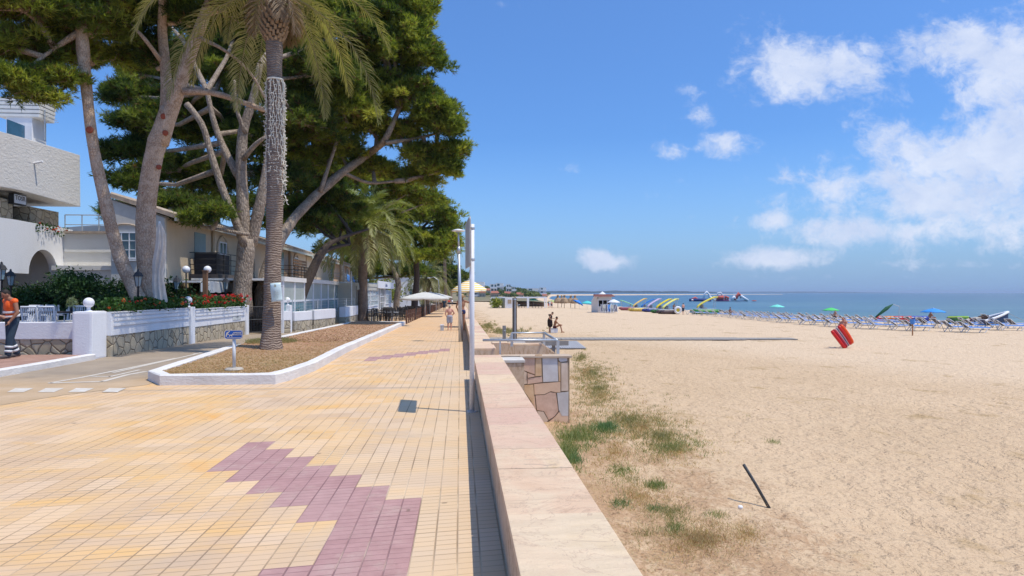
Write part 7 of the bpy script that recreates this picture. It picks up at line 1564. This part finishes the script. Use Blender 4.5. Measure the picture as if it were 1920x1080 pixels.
# lantern posts
def lantern(label, px, d, h, zb=.4):
    p = P(px, 600, d); t = thing('lantern_post', label, 'lantern', (p.x, p.y, zb)); b_ = Vector((p.x, p.y, zb)); m = MB(); m.lathe([(.09, 0), (.07, .15), (.035, .22), (.03, h-.45), (.05, h-.42), (.03, h-.4)], b_, 10); m.build('post', BLACK, t, smooth=True)
    m = MB(); m.lathe([(.07, h-.40), (.12, h-.10), (.12, h-.09), (.07, h-.39)], b_, 6); m.build('lantern_glass', GLASSP, t); m = MB(); m.lathe([(.17, h-.10), (.10, h+.02), (.04, h+.06), (.03, h+.12), (.001, h+.14)], b_, 6); m.build('lantern_roof', BLACK, t)
    m = MB(); [m.tube([b_+Vector((.07*math.cos(a), .07*math.sin(a), h-.4)), b_+Vector((.125*math.cos(a), .125*math.sin(a), h-.1))], .008, 4) for a in [2*math.pi*i/6 for i in range(6)]]; m.build('lantern_frame', BLACK, t, fix=False)
lantern('tall black lantern post at the far left edge before the villa porch', 3, 20.5, 2.15); lantern('black lantern post standing behind the worker', 20, 22.5, 2.0); lantern('black lantern post between the two pale pine trunks', 259, 21, 1.95); lantern('black lantern post in front of the bamboo screen', 331, 27, 1.9); lantern('black lantern post right of the bamboo screen before the big pine', 423, 29, 1.9)
for i, px in enumerate((349, 389)):
    p = P(px, 510, 27.5); t = thing('globe_lamp', ['white globe lamp on a pole left of the wooden post', 'white globe lamp on a pole right of the wooden post'][i], 'lamp', (p.x, p.y, 0)); m = MB(); m.cyl((p.x, p.y, 0), (p.x, p.y, p.z), .03, 8); m.build('pole', BLACK, t); m = MB(); m.ball(p+Vector((0, 0, .1)), .15, 14, 10); m.build('globe', LWHITE, t, smooth=True)
p = P(385, 540, 27); t = thing('wooden_post', 'plain brown timber post standing in the garden behind the flowers', 'post', (p.x, p.y, 0)); m = MB(); m.box((p.x, p.y, 1.3), (.16, .16, 2.6)); m.build('post', WOOD, t, bevel=.01); m = MB(); m.box((p.x, p.y, 2.62), (.2, .2, .04)); m.build('cap', WOOD, t)
# closed parasol
b_ = P(300, 590, 22.3); b_.z = .3; t = thing('closed_parasol', 'big closed pale grey parasol wrapped beside the forked pine', 'parasol', tuple(b_)); top = P(299, 415, 22.3); m = MB(); m.tube([b_, top], .035, 8); m.build('pole', ALU, t); m = MB()
def cp_(u_, v_):
    a = 2*math.pi*u_; z = v_; w = .78*[.02, .15, .17, .20, .17, .20, .21, .16, .06][min(8, int(z*8))]*(1-(z*8-int(z*8)))+.78*[.02, .15, .17, .20, .17, .20, .21, .16, .06][min(8, int(z*8)+1)]*(z*8-int(z*8))
    r = w*(1+.28*math.sin(a*7+z*5)); c = top.lerp(b_+Vector((0, 0, .35)), z); return Vector((c.x+r*math.cos(a)+.05*math.sin(z*9), c.y+r*math.sin(a), c.z))
m.grid(cp_, 56, 40); m.build('canopy', simple('grey_canvas', (.70, .63, .55), (.58, .51, .44), 4, .9, bump=.4, bscale=9, bdist=.02), t, smooth=True, fix=False)
# ================================================================ RESTAURANT TERRACE ALONG THE PROMENADE
t = thing('terrace_fence', 'low fence of red brown timber posts and slats edging the terrace along the promenade', 'fence', (-3.4, 44, gz(44)))
Yp = [44.0]
while Yp[-1] < 150: Yp.append(Yp[-1]+1.9*(1 if Yp[-1] < 90 else 2))
FP = simple('fence_rail', (.17, .10, .07), (.10, .06, .045), 4, .7)
for i, (y, y2) in enumerate(zip(Yp, Yp[1:])):
    z = gz(y); m = MB(); m.box((-3.42, y, z+.42), (.10, .10, .92)); m.build('post', WOODR, t)
    m = MB()
    for k in range(2): m.tube([(-3.42, y+.05, z+.28+.32*k), (-3.42, y2-.05, z+.28+.32*k)], .014, 4)
    m.build('rails', FP, t, fix=False)
rg_ = random.Random(9); n_ = 0
names = []
for i, (x, y) in enumerate([(-4.6, 46.5), (-6.0, 47.0), (-5.2, 50), (-4.4, 53), (-5.9, 54.5), (-4.6, 57), (-4.3, 61), (-4.9, 65), (-4.3, 70), (-4.9, 75), (-4.4, 81), (-4.6, 88), (-4.4, 96), (-4.6, 105)]):
    z = gz(y); o_ = ORD[i]
    table('low grey terrace table, %s counting away from the planting bed' % o_, (x, y, z), GALV if i < 3 else BLACK, r=.42, h=.7, group='terrace tables beside the promenade')
    for j, (dx, dy, rz) in enumerate(((-.75, 0, -90), (.75, 0, 90), (0, -.75, 0), (0, .75, 180))):
        if j == 3 and i > 7: continue
        relabel(bc0 if n_ == 0 else copy_tree(bc0), 'dark wicker chair on the %s side of the %s terrace table from the planting bed' % (['inland', 'promenade', 'near', 'far'][j], o_), (x+dx, y+dy, z), R(rz+rg_.uniform(-15, 15)), 'dark wicker terrace chairs'); n_ += 1
for i, (px, d, sq) in enumerate(((700, 86, 1), (797, 62, 1), (806, 75, 1), (818, 90, 1), (822, 110, 1))):
    p = P(px, 560, d); p.z = gz(p.y); l_ = ['small white square parasol at the restaurant corner', 'big white square parasol nearest on the terrace', 'white square parasol second along the terrace', 'white square parasol third along the terrace', 'farthest white square parasol on the terrace'][i]
    top = [1.95, 2.48, 2.5, 2.5, 2.6][i]-0
    parasol('terrace_parasol', l_, p, CAMH+(549-[551, 547.5, 547.5, 549.5, 550.5][i])/1280*d-p.z, [1.5, 2.1, 2.1, 2.0, 2.2][i], m_cloth('white_canopy_%d' % i, (.82, .81, .77)), square=True, drop=.26, valance=.18, pole_r=.04, ribs=8, polem=LWHITE)
# far people strolling and sitting
for i, (px, d, c, l_) in enumerate(((833, 88, NAVY, 'person in dark clothes at the far end of the terrace fence'), (842, 150, REDV, 'tiny stroller far down the promenade, left one'), (848, 160, LWHITE, 'tiny stroller in white far down the promenade, right one'))):
    p = P(px, 560, d); person(l_, (p.x, p.y, gz(p.y)), R(30*i), 1.7, clothes=[('shirt', c), ('shorts', NAVY)], vox=.04)
t = thing('bicycle', 'dark bicycle parked against the wall before the restaurant windows', 'bicycle', tuple(P(661, 600, 46))); c = P(661, 600, 46); c.z = gz(46)
m = MB(); [m.tube([c+Vector((.05*0, dy+.32*math.cos(a), .33+.32*math.sin(a))) for a in [2*math.pi*i/16 for i in range(17)]], .02, 5, cap=False) for dy in (-.52, .52)]; m.build('wheels', BLACK, t, fix=False)
m = MB(); pts = {'b': (0, -.05, .30), 's': (0, -.2, .85), 'h': (0, .38, .9), 'r': (0, -.52, .33), 'f': (0, .52, .33)}; q = {k: c+Vector(v) for k, v in pts.items()}
for a, b2 in ('bs', 'sh', 'bh', 'rb', 'rs', 'hf'): m.tube([q[a], q[b2]], .018, 5)
m.build('frame', simple('bike_blue', (.03, .05, .10)), t, fix=False); m = MB(); m.tube([q['h']+Vector((-.25, .05, .1)), q['h']+Vector((.25, .05, .1))], .015, 5); m.build('handlebar', BLACK, t); m = MB(); m.ball(q['s']+Vector((0, 0, .06)), (.07, .13, .04)); m.build('saddle', BLACK, t)
# slim flag pole by the veranda
c = P(659, 600, 44.5); t = thing('slim_pole', 'thin grey metal pole standing before the veranda end', 'pole', (c.x, c.y, gz(44))); m = MB(); m.cyl((c.x, c.y, gz(44)), (c.x, c.y, 3.1), .04, 8); m.build('pole', GALV, t); m = MB(); m.ball((c.x, c.y, 3.1), .06); m.build('cap', GALV, t)
# ================================================================ HILL: WOODS AND HOTELS
rg = np.random.default_rng(77)
def hz_at(xc, yc_):
    v_ = (yc_-260)/1000; sx = 16+max(0, yc_-420)*.072; u_ = (xc+420)/(sx+8+420); return hill_fn(u_, v_)
V = []; C_ = []; 
NB = 430
for i in range(NB):
    yc_ = rg.uniform(430, 1020); sx = 16+max(0, yc_-420)*.072; xc = sx-5-rg.random()**1.3*160
    p = hz_at(xc, yc_); r = rg.uniform(2.2, 5.2); c = np.array([p.x, p.y, p.z+r*.35]); k = 90; o_ = nrm(rg.normal(0, 1, (k, 3))); o_[:, 2] = np.abs(o_[:, 2])*.9-.1; q = c+o_*r*np.array([1, 1, .62])*rg.uniform(.75, 1.08, (k, 1))
    e1 = nrm(np.cross(o_, rg.normal(0, 1, (k, 3)))); e2 = np.cross(o_, e1); s = r*.17*rg.uniform(.6, 1.3, (k, 1)); V.append(np.stack([q-e1*s, q-e2*s, q+e1*s, q+e2*s], 1).reshape(-1, 3)); C_.append(pal(rg, k, DG*.75+.012, np.clip(rg.normal(.4, .2, k)+rg.normal(0, .12), 0, 1)))
o = fast_mesh('hillside_woods', np.concatenate(V), None, 4, np.concatenate(C_), LEAF, None); tag(o, 'dark pine woods covering the far headland', 'woods', kind='stuff')
def block(label, px, py_top, d, wpx, floors, depth=14, mat=CANOPYBOX, base_py=None):
    d *= .78; py_top -= 1.5; a = P(px, py_top, d); w_ = wpx*d/1280; h = floors*3.1; t = thing('hotel_block', label, 'building', (a.x, a.y, a.z-h)); m = MB(); rz = -THETA
    m.box((a.x, a.y+depth/2, a.z-h/2-2), (w_, depth, h+4), rz=rz); m.build('wall', mat, t); n = max(2, int(w_/3.6))
    for f in range(floors):
        z = a.z-h+3.1*f+.1
        m = MB(); m.box((a.x, a.y-.6, z), (w_*1.0, 1.2, .25), rz=rz); m.box((a.x, a.y-1.15, z+.6), (w_, .12, .9), rz=rz); m.build('balcony_band', LWHITE, t)
        m = MB()
        for j in range(n): m.box((a.x-w_/2+w_*(j+.5)/n, a.y-.02, z+1.65), (w_/n*.6, .2, 1.9), rz=rz)
        m.build('window_row', GLASS, t, fix=False)
    return t
block('white hotel tower behind the woods just right of the sign post', 896, 530, 560, 26, 7); block('pale hotel block on the hill, first of the central group', 926, 534, 600, 12, 7); block('white hotel block with balconies in the middle of the central group', 938, 532.5, 640, 14, 8)
block('white hotel block at the right end of the central group', 954, 534.5, 620, 8, 6); block('low grey apartment block right of the central group', 964, 539, 640, 8, 4, mat=GREYW); block('low pale apartments on the headland crest', 1000, 542, 800, 22, 3); block('white apartments at the right end of the headland', 1019, 540.5, 780, 12, 4)
for i, (px, py, d, w_) in enumerate(((905, 549, 430, 14), (928, 550, 440, 18), (952, 551, 450, 16), (975, 552.5, 470, 16), (1000, 553.5, 520, 14), (1022, 554.5, 600, 12), (915, 545, 460, 10), (956, 546, 500, 9), (985, 548.5, 540, 8))):
    a = P(px, py, d); ww = w_*d/1280; t = thing('beach_house', 'small tiled house low on the far shore, %s from the left' % ORD[i], 'house', (a.x, a.y, a.z-3)); m = MB(); m.box((a.x, a.y+4, a.z-2.4), (ww*.8, 8, 5.2)); m.build('wall', PINKW if i % 2 else CREAM, t); m = MB(); m.prism([(a.x-ww*.45, a.y-.6, a.z+.2), (a.x+ww*.45, a.y-.6, a.z+.2), (a.x+ww*.35, a.y+4, a.z+1.5), (a.x-ww*.35, a.y+4, a.z+1.5)], (0, .4, .1)); m.build('roof', simple('red_tile_%d' % i, (.38, .14, .09)), t)
    m = MB(); [m.box((a.x-ww*.3+ww*.2*j, a.y-.05, a.z-1.6), (ww*.1, .2, 1.3)) for j in range(4)]; m.build('window_row', GLASS, t, fix=False)
# ================================================================ GRASS AND WEEDS
def blades(rg, pts, h, w, cols, lean=.5, n=1):
    N = len(pts); d = np.stack([rg.normal(0, lean, N), rg.normal(0, lean, N), np.ones(N)], 1); d = nrm(d); L = h*rg.uniform(.5, 1.2, (N, 1)); s = nrm(np.cross(d, rg.normal(0, 1, (N, 3))))*w
    return np.stack([pts-s, pts+s, pts+d*L], 1).reshape(-1, 3), cols
rg = np.random.default_rng(15)
def ray_ground(px, py):
    z = -1.0
    for _ in range(3): p = G(px, py, z); z = beach_z(p.x, p.y)
    return G(px, py, z), z
def patch(cx, cy, rx, ry, n, h, cols, w=.004, lean=.6, clump=10, spread=.06):
    V = []; C_ = []; k = max(1, n//clump)
    for _ in range(k):
        a = rg.uniform(0, 6.28); r = abs(rg.normal(0, .55)); p, z = ray_ground(cx+rx*r*math.cos(a), cy+ry*r*math.sin(a)); q = np.array([p.x, p.y, z+.0])+np.c_[rg.normal(0, spread, clump), rg.normal(0, spread, clump), np.zeros(clump)]
        v, c = blades(rg, q, h*rg.uniform(.6, 1.3), w, pal(rg, clump, cols), lean); V.append(v); C_.append(c)
    return np.concatenate(V), np.concatenate(C_)
GG = np.array([[.10, .16, .05], [.18, .24, .08], [.30, .33, .13], [.46, .42, .22]]); GB = np.array([[.06, .14, .05], [.10, .20, .08], [.16, .27, .11], [.26, .34, .16]]); DRY = np.array([[.38, .20, .11], [.54, .35, .19], [.68, .51, .30], [.42, .40, .18]]); OL = np.array([[.17, .18, .07], [.27, .26, .11], [.40, .34, .17], [.46, .37, .22]])
A = [patch(*q) for q in [(1075, 822, 45, 24, 1500, .13, GG, .005), (1062, 850, 20, 30, 900, .14, GG, .005), (1135, 803, 28, 12, 1100, .14, GB, .005), (1110, 820, 60, 26, 900, .09, GG, .004), (1095, 806, 30, 16, 500, .12, GG), (1075, 862, 16, 20, 400, .13, GB, .004)]]
o = fast_mesh('grass', np.concatenate([a[0] for a in A]), None, 3, np.concatenate([a[1] for a in A]), LEAF, None); tag(o, 'lush green grass at the foot of the stone clad stair wall', 'grass', kind='stuff')
A = [patch(*q) for q in [(1120, 730, 55, 45, 3000, .12, OL, .006), (1180, 790, 110, 45, 3600, .10, OL, .005), (1240, 820, 90, 40, 2400, .09, OL, .005), (1110, 700, 45, 26, 2000, .12, OL, .007), (1260, 840, 60, 22, 1200, .1, GG, .004), (1090, 672, 22, 14, 700, .14, OL, .01),
     (1230, 912, 16, 8, 420, .10, GG, .004), (1165, 885, 30, 18, 500, .07, GG, .004), (1165, 945, 12, 14, 300, .07, GB, .003), (1265, 990, 14, 22, 420, .07, GG, .003), (1345, 965, 18, 6, 200, .06, GG, .003), (1230, 955, 24, 8, 260, .06, GB, .003), (1215, 1000, 30, 20, 240, .06, OL, .003), (1450, 830, 10, 6, 120, .1, GG, .003), (1180, 900, 60, 40, 500, .05, OL, .003),
     (1130, 740, 80, 60, 2600, .07, DRY, .006), (1200, 800, 110, 50, 4200, .06, DRY, .005), (1270, 845, 90, 35, 2600, .05, DRY, .004), (1150, 850, 60, 50, 1800, .06, DRY, .004), (1200, 930, 80, 50, 2200, .05, DRY, .003), (1310, 1010, 90, 40, 4200, .045, DRY*.85, .003), (1260, 960, 60, 30, 1200, .05, OL, .003), (1400, 1000, 60, 30, 900, .04, DRY, .003), (1100, 700, 50, 40, 1600, .09, DRY, .008),
     (950, 622, 50, 6, 1500, .25, OL, .02), (915, 612, 18, 8, 900, .25, OL, .02)]]
o = fast_mesh('sparse_weeds', np.concatenate([a[0] for a in A]), None, 3, np.concatenate([a[1] for a in A]), LEAF, None); tag(o, 'thin olive weeds scattered over the sand beside the wall', 'weeds', kind='stuff')
# dry twigs and seaweed shreds lying on the sand
def litter(n, fx):
    V = []; C_ = []
    for _ in range(n):
        px, py = fx(); p, z = ray_ground(px, py); a = rg.uniform(0, 6.28); L = rg.uniform(.02, .09); w = rg.uniform(.0015, .004); d = np.array([math.cos(a), math.sin(a), rg.uniform(-.1, .25)]); s = np.array([-d[1], d[0], 0])*w; q = np.array([p.x, p.y, z+.012]); V.append(np.stack([q-s, q+s, q+d*L])); C_.append(pal(rg, 1, DRY*.8))
    return np.concatenate(V), np.concatenate(C_)
a1 = litter(3600, lambda: (1080+abs(rg.normal(0, 150))+max(0, (rg.random()-.5))*120, rg.uniform(690, 1075))); a2 = litter(1600, lambda: (1330+rg.normal(0, 90), 1020+rg.normal(0, 45))); a3 = litter(800, lambda: (rg.uniform(1100, 1915), rg.uniform(720, 1075)))
o = fast_mesh('dry_debris', np.concatenate([a1[0], a2[0], a3[0]]), None, 3, np.concatenate([a1[1], a2[1], a3[1]]), LEAF, None); tag(o, 'reddish dry twigs and seaweed shreds strewn over the sand', 'debris', kind='stuff')
# dry grass and litter in the planting bed
V = []; C_ = []
N = 24000; u_ = rg.random(N); v_ = rg.random(N)**1.5
P_ = []
for a, b2 in zip(u_, v_): q = soil_pt(a, b2*.45); P_.append((q.x, q.y, q.z))
P_ = np.array(P_); v, c = blades(rg, P_, .055, .006, pal(rg, N, np.array([[.40, .21, .11], [.52, .33, .17], [.64, .46, .28], [.34, .27, .12]])), 1.6)
n2 = 2600; ang = rg.uniform(0, 6.28, n2); rr = rg.uniform(.28, .75, n2); Q = np.c_[PALM1.x+rr*np.cos(ang), PALM1.y+rr*np.sin(ang), np.zeros(n2)]; Q[:, 2] = [soil_z(a, b2) for a, b2 in Q[:, :2]]
v2, c2 = blades(rg, Q, .13, .006, pal(rg, n2, OL), .7)
N = 7500; P_ = [soil_pt(a, .45+.55*b2) for a, b2 in zip(rg.random(N), rg.random(N)**1.3)]; P_ = np.array([(q.x, q.y, q.z) for q in P_]); v3, c3 = blades(rg, P_, .05, .014, pal(rg, N, np.array([[.20, .10, .06], [.36, .20, .12], [.50, .33, .20], [.62, .45, .28]])), 2.4); v2 = np.concatenate([v2, v3]); c2 = np.concatenate([c2, c3])
o = fast_mesh('dry_grass', np.concatenate([v, v2]), None, 3, np.concatenate([c, c2]), LEAF, None); tag(o, 'short straw coloured grass over the planting bed soil', 'grass', kind='stuff')
# ================================================================ HAZE
hm = bpy.data.materials.new('haze'); hm.use_nodes = True; nt = hm.node_tree; nt.nodes.clear(); pv_ = nt.nodes.new('ShaderNodeVolumePrincipled'); ho = nt.nodes.new('ShaderNodeOutputMaterial'); nt.links.new(pv_.outputs[0], ho.inputs['Volume'])
pv_.inputs['Color'].default_value = (.62, .76, .95, 1); pv_.inputs['Density'].default_value = 7.0e-5
m = MB(); m.box((18000, 20000, 34.5), (110000, 110000, 77)); o = m.build('haze', hm); tag(o, kind='stuff'); o['label'] = 'thin pale sea haze filling the air over the coast'; o['category'] = 'haze'
